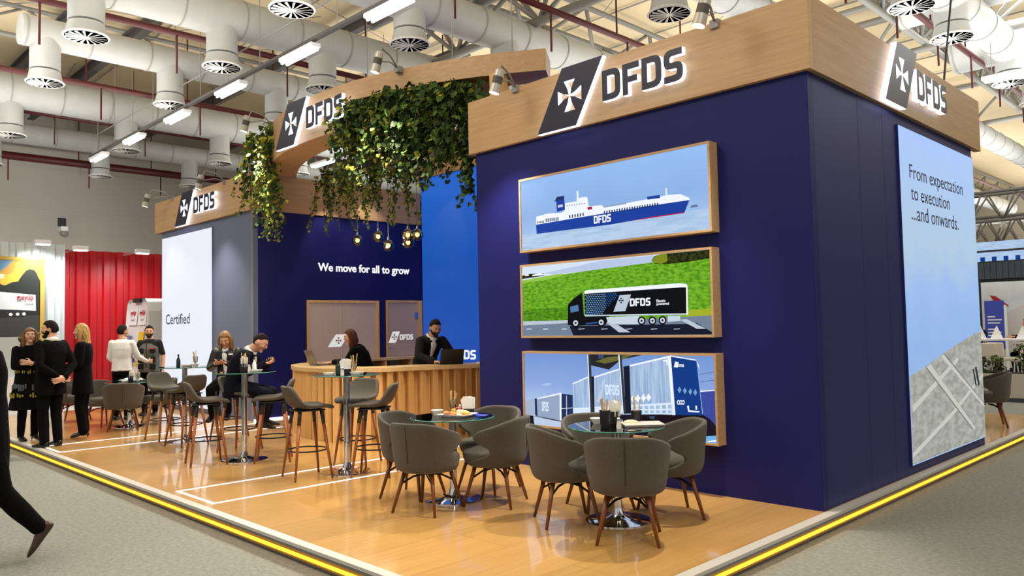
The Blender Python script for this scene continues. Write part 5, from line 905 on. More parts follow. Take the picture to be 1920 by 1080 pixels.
# ================================================================== TABLEWARE
def place(root, x, y, z, r=0):
    root.location = (x, y, z); root.rotation_euler = (0, 0, r); return root
def bottle(label, x, y, z, m='dark_green_glass', s=1.0):
    r = empty('bottle', (x, y, z), 0, label, 'bottle')
    MB().lathe([(.03 * s, 0), (.032 * s, .01), (.032 * s, .09 * s), (.026 * s, .12 * s), (.012 * s, .145 * s), (.012 * s, .175 * s)], n=18).build('bottle_body', m, r, auto=True)
    MB().lathe([(.014 * s, .172 * s), (.014 * s, .195 * s), (.004, .197 * s)], n=14).build('bottle_cap', 'black_plastic', r, auto=True)
    return r
def shaker(label, x, y, z):
    r = empty('salt_shaker', (x, y, z), 0, label, 'shaker')
    MB().lathe([(.018, 0), (.02, .02), (.014, .06), (.015, .065)], n=14).build('shaker_body', 'ceramic', r, auto=True)
    MB().lathe([(.016, .064), (.016, .075), (.008, .086)], n=14).build('shaker_top', 'chrome', r, auto=True)
    return r
def stick_pot(label, x, y, z, glass=False, n=7, seed=1, h=.1, napkin=False, dark=True):
    r = empty('stick_holder', (x, y, z), 0, label, 'holder')
    if glass: MB().lathe([(.03, 0), (.03, .006), (.008, .014), (.009, .04), (.03, .065), (.036, .14)], n=18, cap=False).build('cup', 'smoked_globe' if dark else 'clear_glass', r, smooth=True)
    else: MB().lathe([(.034, 0), (.04, .03), (.044, h), (.036, h - .006)], n=18).build('cup', 'black_plastic', r, auto=True)
    rng = random.Random(seed)
    for k in range(n):
        a = rng.uniform(0, 6.28); t = rng.uniform(.012, .03); b = rng.uniform(.02, .042); L = rng.uniform(.19, .23)
        s_ = MB(); s_.tube([(t * .5 * math.cos(a), t * .5 * math.sin(a), .02), (b * math.cos(a), b * math.sin(a), L)], .0045, 5)
        s_.build('wooden_stick', 'light_stick', r)
    if napkin:
        nb = MB()
        for k in range(3):
            a = .5 * k - .5
            nb.prism([(-.045, .06), (.045, .06), (.055, .17), (.0, .19), (-.05, .165)], (0, .012 * k - .012, 0), (math.cos(a), math.sin(a), 0), (0, 0, 1), (-.003 * math.sin(a), .003 * math.cos(a), 0))
        nb.build('napkins', 'paper_white', r)
    return r
glass_mat('clear_glass', 'dfe4e4', .06)
def napkin_holder(label, x, y, z, rzv=0):
    r = empty('napkin_holder', (x, y, z), rzv, label, 'holder')
    MB().b2(-.05, .05, -.025, .025, 0, .05).build('holder_base', 'black_plastic', r, bevel=.004)
    nb = MB()
    for k, a in enumerate((-.16, -.04, .1)):
        nb.prism([(-.05, .02), (.05, .02), (.04, .15), (-.02, .165), (-.055, .13)], (0, -.015 + .015 * k, 0), (1, 0, 0), (a, .25 * a, 1), (0, .004, 0))
    nb.build('napkins', 'paper_white', r)
    return r
def bowl(label, x, y, z, rad=.06, h=.05):
    o = MB().lathe([(rad * .5, 0), (rad * .55, .006), (rad, h), (rad * .94, h), (rad * .5, .012), (.001, .012)], n=24, cap=False).build('bowl', 'ceramic', None, auto=True, loc=(x, y, z))
    return tag(o, label, 'bowl')
def dish(label, x, y, z, w=.1, d=.07, rzv=0, m='ceramic'):
    mb = MB()
    mb.loft([[V((sx * w * k, sy * d * k, zz)) for sx, sy in ((-1, -1), (1, -1), (1, 1), (-1, 1))] for k, zz in ((.35, 0), (.4, .004), (.5, .026), (.47, .026), (.36, .008))])
    o = mb.build('dish', m, None, loc=(x, y, z), rz=rzv); return tag(o, label, 'dish')
def laptop(label, x, y, z, rzv, open_deg, mbody, screen=None, w=.34, d=.235):
    r = empty('laptop', (x, y, z), rzv, label, 'laptop')
    MB().b2(-w / 2, w / 2, -d / 2, d / 2, 0, .016).build('keyboard_base', mbody, r, bevel=.004)
    MB().b2(-w / 2 + .02, w / 2 - .02, -d / 2 + .1, d / 2 - .02, .016, .0175).build('keys', 'black_plastic', r)
    M = Matrix.Translation((0, d / 2, .016)) @ Matrix.Rotation(math.radians(180 - open_deg), 4, 'X') @ Matrix.Rotation(PI, 4, 'X') if False else None
    a = math.radians(open_deg)
    # the lid hinges on the far edge (+y) and leans back
    u = V((1, 0, 0)); v = V((0, -math.cos(a), math.sin(a))); wv = u.cross(v)
    o0 = V((0, d / 2, .014))
    lid = MB(); lid.prism([(-w / 2, 0), (w / 2, 0), (w / 2, d), (-w / 2, d)], o0, u, v, -wv * .009)
    lid_o = lid.build('lid', mbody, r, bevel=.002)
    s_ = MB(); s_.prism([(-w / 2 + .012, .012), (w / 2 - .012, .012), (w / 2 - .012, d - .012), (-w / 2 + .012, d - .012)], o0 + wv * .0003, u, v, wv * .0008)
    s_.build('screen', screen or 'black_plastic', r)
    l = MB(); l.lathe([(.014, 0), (.014, .001)], n=12)
    me = l.build('lid_emblem', 'black_plastic', r)
    me.matrix_local = frame_matrix(o0 + v * d * .5 - wv * .0092, u, -v)
    return r

T1Z, T2Z, HTZ = .7412, .7412, 1.0562
# table in front of the yard light box
stick_pot('tall dark pot of wooden sticks on the table by the yard light box', -1.10, -1.40, T1Z, n=8, seed=3, h=.13)
shaker('slim shaker in front of the dark pots on the table by the yard light box', -.95, -1.42, T1Z)
stick_pot('dark pot with napkins behind the shaker on the table by the yard light box', -1.17, -1.2, T1Z, n=2, seed=8, h=.1, napkin=True)
stick_pot('small dark pot of cutlery at the back of the table by the yard light box', -1.05, -1.06, T1Z, n=3, seed=9)
bowl('white bowl on the left of the table by the yard light box', -1.28, -1.28, T1Z, .06, .045)
o = MB(); o.sphere((0, 0, .022), (.06, .032, .022), 16, 8)
tag(o.build('bread_roll', 'food_cream', None, smooth=True, loc=(-1.0, -1.2, T1Z), rz=.5), 'pinkish bread roll beside the closed laptop', 'bread')
cl = empty('closed_laptop', (-.92, -1.16, T1Z), math.radians(48), 'closed silver laptop lying at the edge of the glass table', 'laptop')
MB().b2(-.16, .16, -.11, .11, 0, .011).build('keyboard_base', 'laptop_grey', cl, bevel=.003)
MB().b2(-.16, .16, -.11, .11, .0125, .02).build('lid', 'alu', cl, bevel=.003)
# table with pastries
pl = empty('serving_plate', (-2.62, -1.62, T2Z), .3, 'square white plate under the pastries', 'plate')
mb = MB(); mb.loft([[V((sx * .15 * k, sy * .12 * k, zz)) for sx, sy in ((-1, -1), (1, -1), (1, 1), (-1, 1))] for k, zz in ((.7, 0), (.75, .004), (1, .024), (.97, .025), (.74, .009))])
mb.build('plate_body', 'ceramic', pl)
rng = random.Random(5); GP = 'pastries on the square plate'
labels = ['golden pastry at the left end of the square plate', 'round tart in the middle of the square plate', 'dark red topped pastry at the top of the heap', 'golden roll at the right end of the square plate',
          'small puff at the front edge of the square plate', 'cream pastry at the back of the square plate', 'golden bun between the tart and the roll', 'browned slice leaning on the heap']
for k, (px_, py_, pz_, m_) in enumerate([(-.1, -.02, .03, 'food_gold'), (-.02, -.05, .03, 'food_gold'), (0, .02, .065, 'food_red'), (.09, .0, .03, 'food_gold'),
                                         (-.05, -.075, .028, 'food_red'), (.03, .06, .032, 'food_cream'), (.045, -.03, .05, 'food_cream'), (-.06, .04, .045, 'food_gold')]):
    q = MB(); q.sphere((0, 0, 0), (rng.uniform(.034, .05), rng.uniform(.026, .036), .017), 18, 12)
    q.v = [tuple(V(p_) * (1 + .35 * noise.noise(V(p_) * 38 + V((k * 3, 0, 0))))) for p_ in q.v]
    ob = q.build('pastry', m_, None, smooth=True, loc=(-2.62 + px_ * math.cos(.3) - py_ * math.sin(.3), -1.62 + px_ * math.sin(.3) + py_ * math.cos(.3), T2Z + pz_), rz=rng.uniform(0, 3))
    tag(ob, labels[k], 'pastry', GP)
bowl('small white bowl left of the pastries', -2.84, -1.68, T2Z, .058, .05)
stick_pot('tall glass of thin sticks behind the pastries', -2.83, -1.5, T2Z, glass=True, n=8, seed=11, dark=False)
shaker('white shaker behind the pastries', -2.76, -1.47, T2Z)
napkin_holder('black holder of white napkins behind the pastries', -2.68, -1.43, T2Z, .7)
o = MB().b2(-.075, .075, -.05, .05, 0, .003).build('leaflet', 'blue_leaflet' if False else 'poster_blue', None, loc=(-2.52, -1.45, T2Z), rz=.4)
tag(o, 'bright blue leaflet on the glass table beside the pastries', 'leaflet')
# nearest tall table
bottle('dark green bottle on the nearest tall table', -4.64, -1.6, HTZ, s=.85)
napkin_holder('black holder of white napkins on the nearest tall table', -4.72, -1.44, HTZ, .9)
shaker('shaker at the front of the nearest tall table', -4.46, -1.66, HTZ)
stick_pot('glass of wooden sticks on the nearest tall table', -4.60, -1.42, HTZ, glass=True, n=6, seed=21, dark=False)
dish('white dish beside the glass of sticks on the nearest tall table', -4.45, -1.48, HTZ, .13, .09, .4)
dish('low white dish at the left of the nearest tall table', -4.63, -1.72, HTZ, .11, .08, .9)
# table of the seated man
stick_pot('dark pot of wooden sticks and napkins in front of the seated man', -6.28, -1.90, HTZ, n=7, seed=31, napkin=True)
shaker('slim shaker in the middle of the seated man\'s table', -6.20, -1.86, HTZ)
bottle('white cruet standing in the dish in front of the seated man', -6.15, -1.82, HTZ + .009, 'ceramic', .8)
dish('white dish holding a cruet in front of the seated man', -6.15, -1.80, HTZ, .14, .09, .5)
# table of the seated woman
bottle('dark green bottle on the seated woman\'s table', -8.66, -1.74, HTZ, s=.9)
dish('square white dish beside the bottle on the seated woman\'s table', -8.6, -1.64, HTZ, .13, .12, .6)
stick_pot('pot of tall wooden sticks on the seated woman\'s table', -8.52, -1.55, HTZ, n=5, seed=41, glass=True, dark=False)
bowl('small white bowl near the seated woman', -8.36, -1.62, HTZ, .055, .04)
# far left low table
stick_pot('black cup with napkins on the far left glass table', -10.95, -1.62, T1Z, n=0, seed=51, napkin=True)
stick_pot('holder of yellow sticks on the far left glass table', -10.84, -1.55, T1Z, n=6, seed=52, glass=True, dark=False)
dish('white dish on the far left glass table', -11.08, -1.66, T1Z, .12, .1, .3)
rngc = random.Random(77)
cm = MB(); nx = 14
for j in range(nx + 1):
    for i in range(nx + 1):
        x = i / nx - .5; y = j / nx - .5
        cm.v.append((x * .34, y * .26, .03 + .05 * abs(noise.noise(V((x * 6, y * 6, 3)))) + .04 * (1 - 4 * x * x) * (1 - 4 * y * y)))
for j in range(nx):
    for i in range(nx):
        cm.f.append((j * (nx + 1) + i, j * (nx + 1) + i + 1, (j + 1) * (nx + 1) + i + 1, (j + 1) * (nx + 1) + i)); cm.m.append(1 if (i + j) % 5 == 0 else 0)
mat('scarf_grey', 'a9b4b6', .9); mat('scarf_teal', '3f6f74', .9)
tag(cm.build('folded_scarf', ['scarf_grey', 'scarf_teal'], None, smooth=True, loc=(-11.2, -1.52, T1Z - .02), rz=.5, solid=.01), 'crumpled grey and teal scarf on the far left glass table', 'scarf')
# counter top
laptop('open grey laptop on the counter in front of the woman with long hair', -7.70, .02, 1.011, math.radians(170), 112, 'laptop_grey')
laptop('open black laptop on the counter in front of the bearded man', -5.98, 1.12, 1.011, math.radians(240), 118, 'laptop_black', 'screen_dim')
o = MB().lathe([(.026, 0), (.03, .004), (.034, .07), (.031, .07), (.026, .008), (.001, .008)], n=18, cap=False).build('water_glass', 'clear_glass', None, smooth=True, loc=(-6.27, .97, 1.011))
tag(o, 'clear tumbler on the counter beside the bearded man\'s hand', 'glass')
o = MB().b2(-.06, .06, -.035, .035, 0, .012).build('phone', 'red_print', None, loc=(-6.2, 1.12, 1.011), rz=.9, bevel=.004)
tag(o, 'small red phone on the counter by the bearded man', 'phone')
o = MB().b2(-.1, .1, -.06, .06, 0, .02).build('paper_stack', 'paper_white', None, loc=(-5.66, 1.5, 1.011), rz=1.1)
tag(o, 'short stack of white papers at the right end of the counter', 'paper')
o = MB().b2(-.07, .07, -.05, .05, 0, .006).build('note_card', 'paper_white', None, loc=(-6.9, -.08, 1.011), rz=.2)
tag(o, 'white note card on the counter beside the woman with long hair', 'card')
# ================================================================== SPOTLIGHTS
def spotlight(label, clamp, lens, top, aim, watts, group, angle=95):
    """clamp on the board edge, curved arm, cylindrical head with a glowing lens"""
    clamp, lens, top = V(clamp), V(lens), V(top)
    root = empty('spotlight', clamp, 0, label, 'spotlight', group)
    L = lambda p: V(p) - clamp
    c = MB(); c.b2(-.045, .045, -.02, .06, -.06, .02); c.build('clamp', 'steel_grey', root, bevel=.004)
    a = MB(); hp = L(top.lerp(lens, .25)); a.tube([(0, 0, 0), (hp.x * .25, hp.y * .35, .12), (hp.x * .7, hp.y * .8, max(.16, hp.z)), hp], .011, 8)
    a.tube([(0, 0, 0), (hp.x * .4, hp.y * .4, .03), L(top.lerp(lens, .45))], .009, 8)
    a.build('arm', 'steel_grey', root, smooth=True)
    d = (lens - top).normalized(); t0 = L(top); Ln = (lens - top).length
    h = MB(); h.tube([t0, t0 + d * .01, t0 + d * Ln * .3], [.035, .052, .056], 18)
    h.tube([t0 + d * Ln * .62, t0 + d * Ln], [.056, .06], 18)
    hb = h.build('housing', 'lamp_housing', root, auto=True)
    f = MB()
    f.tube([t0 + d * Ln * .3, t0 + d * Ln * .62], .046, 18)
    for k in range(12):
        q = t0 + d * Ln * (.31 + .026 * k); f.tube([q, q + d * .004], .055, 16)
    f.build('heat_fins', 'lamp_fins', hb, auto=True)
    l = MB(); l.tube([t0 + d * Ln * .985, t0 + d * (Ln + .004)], .052, 18); l.build('lens', 'lamp_lens', root)
    sp = spot_lamp(lens + d * .03, aim, watts, angle)
    return root
GS = 'arm spotlights clamped to the oak boards'
def fascia_spot(label, x, y, z, aim, watts, dx=.15, angle=95):
    spotlight(label, (x, y, z), (x + dx - .06, y - .42, z - .17), (x + dx, y - .38, z + .08), aim, watts, GS, angle)
fascia_spot('spotlight clamped above the left end of the screen wall board', -3.36, -.05, 4.25, (-3.8, -1.5, 0), 500)
fascia_spot('spotlight clamped above the lit sign on the screen wall board', -.81, -.05, 4.25, (-1.0, -1.9, 0), 560, angle=76)
fascia_spot('spotlight clamped on the middle of the canopy band', -5.38, -.2, 4.95, (-5.3, -2.2, 0), 420)
fascia_spot('spotlight clamped at the left of the canopy band by the ivy', -9.0, -.1, 4.95, (-7.4, -1.4, 0), 700, dx=-.05)
fascia_spot('spotlight clamped at the left end of the board over the white display', -13.35, -.01, 4.30, (-12.6, -1.6, 0), 420, dx=-.3)
fascia_spot('spotlight clamped right of the sign over the white display', -10.95, -.01, 4.30, (-10.7, -1.8, 0), 450, dx=-.1)
spotlight('spotlight inside the canopy nearest the navy wall', (-9.93, 1.5, 4.31), (-9.42, 1.36, 4.2), (-9.32, 1.42, 4.42), (-9.9, 1.7, 2.6), 60, GS, 70)
spotlight('spotlight inside the canopy half hidden by ivy', (-9.93, 2.3, 4.31), (-9.5, 2.2, 4.4), (-9.42, 2.25, 4.62), (-9.9, 2.6, 2.6), 50, GS, 70)
spotlight('spotlight aimed at the blue display', (-8.2, 3.62, 5.2), (-8.6, 2.9, 4.62), (-8.5, 2.8, 4.84), (-9.1, 3.7, 3.3), 60, GS, 50)

# ================================================================== PENDANT GLOBES
GP_ = 'smoked glass globe pendants over the counter'
for k, (x, y, z, lb) in enumerate([(-8.39, 1.15, 3.04, 'smoked glass globe pendant at the left end of the row'), (-7.79, 1.15, 3.05, 'smoked glass globe pendant second from the left'),
                                   (-7.51, 1.15, 2.88, 'lowest smoked glass globe pendant, in the middle of the row'), (-6.99, 1.15, 3.0, 'smoked glass globe pendant of the right-hand cluster, higher left one'),
                                   (-6.88, 1.25, 3.0, 'smoked glass globe pendant of the right-hand cluster, outermost'), (-7.05, 1.2, 2.89, 'smoked glass globe pendant of the right-hand cluster, lowest one')]):
    r = empty('globe_pendant', (x, y, z), 0, lb, 'pendant lamp', GP_)
    g = MB(); g.sphere((0, 0, 0), .095, 24, 16); g.build('globe', 'smoked_globe', r, smooth=True)
    b = MB(); b.sphere((0, 0, 0), .036, 12, 8); b.build('bulb', 'bulb', r, smooth=True)
    s_ = MB(); s_.tube([(0, 0, .09), (0, 0, 4.2 - z)], .005, 6); s_.build('cord', 'steel_grey', r)
    c = MB(); c.lathe([(.022, .085), (.022, .13), (.008, .14)], n=12); c.build('cap', 'chrome', r, auto=True)
d_ = bpy.data.lights.new('pendant_glow', 'POINT'); d_.energy = 25; d_.color = (1, .85, .62); d_.shadow_soft_size = .1
o = bpy.data.objects.new('pendant_glow', d_); COL.objects.link(o); o.location = (-7.4, .95, 2.75)

# ================================================================== IVY
LEAF = [(0, 0), (-.26, -.1), (-.48, .1), (-.30, .34), (-.36, .58), (-.14, .62), (0, 1.0), (.14, .62), (.36, .58), (.30, .34), (.48, .1), (.26, -.1)]
def add_leaf(mb, p, size, rng, face):
    # leaf hangs down and outwards; face = outward horizontal direction
    out = V((face.x, face.y, 0)).normalized(); side = V((-out.y, out.x, 0))
    yaw = rng.gauss(0, .75); tilt = rng.gauss(.45, .4); roll = rng.gauss(0, .6)
    o2 = out * math.cos(yaw) + side * math.sin(yaw); s2 = V((-o2.y, o2.x, 0))
    tip = (V((0, 0, -1)) * math.cos(tilt) + o2 * math.sin(tilt)).normalized()
    nrm = s2.cross(tip)
    s3 = (s2 * math.cos(roll) + nrm * math.sin(roll)).normalized(); n3 = s3.cross(tip)
    pts = []
    for x, y in LEAF:
        pts.append(V(p) + s3 * (x * size) + tip * (y * size) + n3 * (size * (.22 * abs(x) - .18 * y * y)))
    mid = V(p) + tip * (.35 * size)
    k = len(mb.v); mb.v += [tuple(q) for q in pts] + [tuple(mid)]
    n = len(LEAF)
    for i in range(n):
        mb.f.append((k + i, k + (i + 1) % n, k + n)); mb.m.append(mb.cur)
def ivy(label, starts, rng, yellow=.15, group=None, size=(.06, .11), step=.03, spread=.06, dens=1.0):
    """starts: list of (point, outward direction, length)"""
    base = V(starts[0][0])
    root = empty('hanging_ivy', base, 0, label, 'ivy', group)
    mb = MB(); st = MB()
    for p0, out, length in starts:
        p = V(p0) - base; path = [p.copy()]; n = int(length / step)
        drift = V((rng.gauss(0, .15), rng.gauss(0, .15), 0))
        for k in range(n):
            t = k / max(1, n)
            p = p + V((drift.x * step + rng.gauss(0, .008) + out[0] * step * .5 * max(0, 1 - k * step / .25), drift.y * step + rng.gauss(0, .008) + out[1] * step * .5 * max(0, 1 - k * step / .25), -step * (1.0 if k * step > .1 else .5)))
            path.append(p.copy())
            for q in range(2 if rng.random() < .75 * dens else 1):
                u = rng.random(); mb.cur = 2 if u < yellow else (1 if u < yellow + .4 else 0)
                off = V((rng.gauss(0, spread), rng.gauss(0, spread), rng.gauss(0, .03))) * (1 - .5 * t)
                add_leaf(mb, p + off, rng.uniform(*size) * (1.1 - .45 * t), rng, V((out[0], out[1], 0)) + V((rng.gauss(0, .5), rng.gauss(0, .5), 0)))
        st.tube(path[::3] + [path[-1]], .004, 4)
    mb.build('foliage', ['leaf_dark', 'leaf_mid', 'leaf_yellow'], root)
    st.build('stem', 'stem', root)
    return root
rng = random.Random(12)
GI = 'ivy hanging from the canopy'
# left clump round the end of the canopy
starts = []
for k in range(26):
    a = rng.uniform(-25, -16.5); r = rng.uniform(5.9, 6.2); x, y = arc_pt(r, a)
    starts.append(((x, y - .05, rng.uniform(4.6, 4.92)), (rng.uniform(-.5, .3), -1), rng.uniform(.9, 1.75)))
ivy('thick yellow-green ivy hanging at the left end of the canopy', starts, rng, .38, GI, (.06, .105))
# curtain along the planting ledge, plant after plant
names = ['ivy plant hanging right beside the canopy sign', 'ivy plant of the canopy curtain, second from the sign', 'ivy plant of the canopy curtain, third from the sign', 'ivy plant in the middle of the canopy curtain',
         'dark ivy plant right of the middle of the canopy curtain', 'dark broad-leaved ivy plant near the screen wall board', 'ivy plant at the right end of the curtain, trailing before the blue display']
for i, lb in enumerate(names):
    a0 = 6.0 + i * 2.95; starts = []
    for k in range(20):
        a = a0 + rng.uniform(-.3, 3.6); r = rng.uniform(5.8, 6.1); x, y = arc_pt(r, a)
        L = rng.uniform(.5, .95) if rng.random() < .8 else rng.uniform(.95, 1.25)
        if i == 6: L = rng.uniform(.7, 1.1) if k < 14 else rng.uniform(1.4, 1.8)
        if i in (0,): L *= .95
        starts.append(((x, y, rng.uniform(4.5, 4.68)), (.1, -1), L))
    big = .0 if i < 3 else .02
    ivy(lb, starts, rng, .2 if i < 3 else .05, GI, (.06 + big, .105 + big), spread=.07)
# rear strands under the beam
for i, (x, n, l0, l1, lb) in enumerate([(-8.98, 9, .7, 1.35, 'ivy strand group behind the canopy, leftmost against the navy wall'), (-8.5, 8, .6, 1.0, 'ivy strand group behind the canopy, second from the left'),
                                        (-8.2, 8, .6, 1.1, 'ivy strand group behind the canopy above the leftmost globe'), (-7.55, 10, .55, .85, 'ivy strand group behind the canopy above the middle globe'),
                                        (-7.0, 8, .75, 1.15, 'ivy strand group behind the canopy above the right-hand globes')]):
    starts = [((x + rng.gauss(0, .07), 1.0 + rng.gauss(0, .06), 4.28 - .04 * i + rng.uniform(-.06, .06)), (.2, -1), rng.uniform(l0, l1)) for k in range(n)]
    ivy(lb, starts, rng, .32, GI, (.045, .08), spread=.04)
tr = empty('ivy_trough', (-8.1, 1.02, 4.22), 0, 'dark slim trough the rear ivy strands grow from', 'planter')
MB().b2(-1.15, 1.4, -.05, .05, -.02, .06).build('trough_body', 'panel_dark', tr)

# ================================================================== HALL SERVICES OVERHEAD
def duct_row(label, x, z, r, y0, y1, drops, drop_r=.27, zlow=6.3, group='air ducts under the hall roof'):
    root = empty('air_duct', (x, (y0 + y1) / 2, z), 0, label, 'air duct', group)
    c = (y0 + y1) / 2
    t = MB(); t.tube([(0, y0 - c, 0), (0, y1 - c, 0)], r, 28)
    s_ = t; s_.cur = 1
    y = y0 + .06
    while y < y1 - .2:
        s_.tube([(0, y - c, 0), (0, y - c + .03, 0)], r + .012, 28); y += 1.1
    t.build('duct_trunk', ['duct', 'duct_seam'], root, auto=True)
    for dy in drops:
        d = MB(); d.lathe([(drop_r, zlow - z + .25), (drop_r, 0)], c=(0, dy - c, 0), n=24)
        d.lathe([(drop_r + .045, zlow - z + .03), (drop_r + .03, zlow - z + .08), (drop_r, zlow - z + .22)], c=(0, dy - c, 0), n=24)
        do = d.build('duct_drop', 'duct', root, auto=True)
        f = MB(); f.lathe([(drop_r + .06, zlow - z + .0), (drop_r + .075, zlow - z + .015), (drop_r + .05, zlow - z + .04)], c=(0, dy - c, 0), n=28)
        f.cur = 1; f.lathe([(drop_r + .045, zlow - z + .0), (drop_r + .045, zlow - z + .012)], c=(0, dy - c, 0), n=28)
        f.cur = 0
        for q in range(16):
            a = 2 * PI * q / 16
            f.prism([(.05, -.008), (drop_r + .03, -.022), (drop_r + .03, .016), (.05, .006)], (0, dy - c, zlow - z - .008), (math.cos(a), math.sin(a), .0), (-math.sin(a), math.cos(a), .3), (0, 0, .004))
        f.lathe([(.06, zlow - z - .006), (.06, zlow - z + .006)], c=(0, dy - c, 0), n=14)
        f.build('diffuser', ['diffuser', 'dark'], do)
    return root
duct_row('white air duct farthest left, above the grey hall wall', -22.6, 7.3, .3, -12, 40, [-1.4, 1.42, 4.1, 6.8], .25)
duct_row('wide white air duct at the left with drops above the white display', -18.6, 7.4, .42, -14, 40, [-4.4, -1.78, .83, 3.33, 5.8], .27)
duct_row('white air duct with a closed end high on the left', -13.7, 7.25, .29, -2.67, 30, [-2.25, .07, 2.49, 4.9, 7.3], .26)
duct_row('wide white air duct above the left end of the canopy', -10.7, 7.25, .36, -12, 40, [-4.7, -2.4, -.16, 1.9, 4.3], .27)
duct_row('white air duct above the middle of the canopy', -7.55, 7.05, .33, -9, 40, [-2.7, -.51, 1.67, 3.9, 6.1], .27)
duct_row('white air duct behind the sign on the screen wall board', -3.87, 7.1, .3, 2.2, 40, [3.87, 6.2, 8.6, 11, 13.5], .27)
duct_row('white air duct at the far right with two round diffusers', -1.2, 7.0, .3, 4.5, 40, [6.43, 8.39, 12.2, 14.4, 17, 20], .27)
def cross_duct(label, y, z, r, x0, x1):
    root = empty('air_duct', ((x0 + x1) / 2, y, z), 0, label, 'air duct', 'air ducts under the hall roof')
    c = (x0 + x1) / 2
    s_ = MB(); s_.tube([(x0 - c, 0, 0), (x1 - c, 0, 0)], r, 28); s_.cur = 1; x = x0 + .06
    while x < x1: s_.tube([(x - c, 0, 0), (x - c + .03, 0, 0)], r + .012, 28); x += 1.1
    s_.build('duct_trunk', ['duct', 'duct_seam'], root, auto=True)
cross_duct('cross duct at the upper right, nearer one', 10.2, 7.75, .42, -2.6, 12)
cross_duct('cross duct at the upper right, farther one', 13.6, 7.6, .45, -2.6, 12)

GPp = 'dark red sprinkler pipes under the roof'
for x, z, lb in [(-19.2, 7.1, 'dark red sprinkler pipe farthest left'), (-15.6, 7.0, 'dark red sprinkler pipe with rods left of the strip lights'), (-11.4, 7.0, 'dark red sprinkler pipe over the left block'),
                 (-6.2, 7.05, 'dark red sprinkler pipe over the canopy'), (-2.0, 7.2, 'dark red sprinkler pipe over the screen wall'), (-24, 6.9, 'thick dark red pipe along the grey hall wall')]:
    rt = empty('sprinkler_pipe', (x, 10, z), 0, lb, 'pipe', GPp)
    MB().tube([(0, -24, 0), (0, 30, 0)], .06 if x > -20 else .12, 10).build('pipe_run', 'red_pipe', rt, smooth=True)
    for k in range(11):
        y = -13.2 + k * 2.2
        MB().tube([(0, y, .05), (0, y, 1.55)], .018, 6).build('drop_rod', 'red_pipe', rt)
        MB().tube([(.02, y + .3, -.75), (.02, y + .3, 0)], .02, 6).build('sprinkler_drop', 'red_pipe', rt)

GL = 'strip lights on the cable tray'
def strip_light(label, x, y, z=6.0, L=1.05, group=GL):
    r = empty('strip_light', (x, y, z), 0, label, 'strip light', group)
    MB().b2(-L / 2, L / 2, -.09, .09, .02, .09).build('fitting', 'white_paint', r, bevel=.01)
    h = MB()
    for s in (-1, 1): h.tube([(s * L * .35, 0, .08), (s * L * .35, 0, .13 if group == GL and y < 1 else 8.75 - z)], .008, 5)
    h.build('hanger', 'steel_grey', r)
    for s in (-1, 1):
        t = MB(); t.tube([(-L / 2 + .04, s * .045, 0), (L / 2 - .04, s * .045, 0)], .026, 10); t.build('tube', 'tube_light', r, smooth=True)
    return r
pos = ['farthest strip light on the left cable tray', 'second strip light from the far end of the left cable tray', 'third strip light from the far end of the left cable tray', 'strip light just left of the canopy sign',
       'strip light above the canopy sign', 'nearest strip light, above the middle of the canopy']
for k, lb in enumerate(pos): strip_light(lb, -18.5 + 2.5 * k, .14)
tray = empty('cable_tray', (-9, .14, 6.13), 0, 'dark cable tray carrying the left row of strip lights', 'cable tray')
MB().b2(-10.2, 9, -.04, .04, 0, .05).build('tray_rail', 'steel_dark', tray)
h = MB()
for k in range(16): h.tube([(-9.6 + k * 1.25, 0, 0), (-9.6 + k * 1.25, 0, 2.6)], .008, 5)
h.build('hanger', 'steel_grey', tray)
h = MB(); h.tube([(-10.2, .05, .55), (9, .05, .55)], .014, 6); h.build('guide_wire', 'steel_grey', tray)
for k, x in enumerate((-18.1, -15.6, -13.1)): strip_light(['strip light seen through the canopy, leftmost', 'strip light seen through the canopy opening', 'strip light seen through the canopy, rightmost'][k], x, 4.84)
for k, (x, y, z) in enumerate([(-.75, 10.5, 6.0), (-1.9, 20.5, 5.5), (-1.6, 20.8, 4.9), (-2.6, 24, 5.0), (-2.9, 26, 4.5), (-3.8, 30, 5.0)]):
    strip_light(['strip light at the right edge below the cross ducts', 'far strip light beside the right edge, high one', 'far strip light beside the right edge, bright low one', 'distant strip light right of the tall display',
                 'small distant strip light right of the tall display', 'most distant strip light past the tall display'][k], x, y, z, 1.1, 'far strip lights')

def truss(label, axis, pos_, z0, z1, a0, a1, step, r=.05, rw=.03, group='roof trusses', two=.0):
    root = empty('roof_truss', (0, 0, 0), 0, label, 'truss', group)
    P = (lambda a, z, s=0: (a, pos_ + s, z)) if axis == 'x' else (lambda a, z, s=0: (pos_ + s, a, z))
    MB().tube([P(a0, z0), P(a1, z0)], r, 10).build('bottom_chord', 'steel_grey', root, smooth=True)
    t = MB()
    for s in ((-two, two) if two else (0,)): t.tube([P(a0, z1, s), P(a1, z1, s)], r, 10)
    t.build('top_chord', 'steel_grey', root, smooth=True)
    w_ = MB(); a = a0; k = 0
    while a < a1 - step * .5:
        for s in ((-two, two) if two else (0,)):
            w_.tube([P(a, z0), P(a + step / 2, z1, s)], rw, 6); w_.tube([P(a + step / 2, z1, s), P(a + step, z0)], rw, 6)
        a += step
    w_.build('truss_webs', 'steel_grey', root, smooth=True)
    return root
truss('roof truss running back over the right end of the stand', 'y', -2.75, 7.55, 8.6, 3, 44, 2.2, .07, .045, two=.6)
truss('roof truss running back above the canopy', 'y', -8.8, 7.6, 8.6, 1, 44, 2.4, .06, .045, two=.7)
truss('roof truss running back at the far left', 'y', -16.4, 8.0, 8.65, -8, 44, 2.4, .05, .03)
truss('roof truss crossing behind the canopy', 'x', 4.5, 7.35, 8.5, -12, 8, 2.4, .09, .05, two=.5)
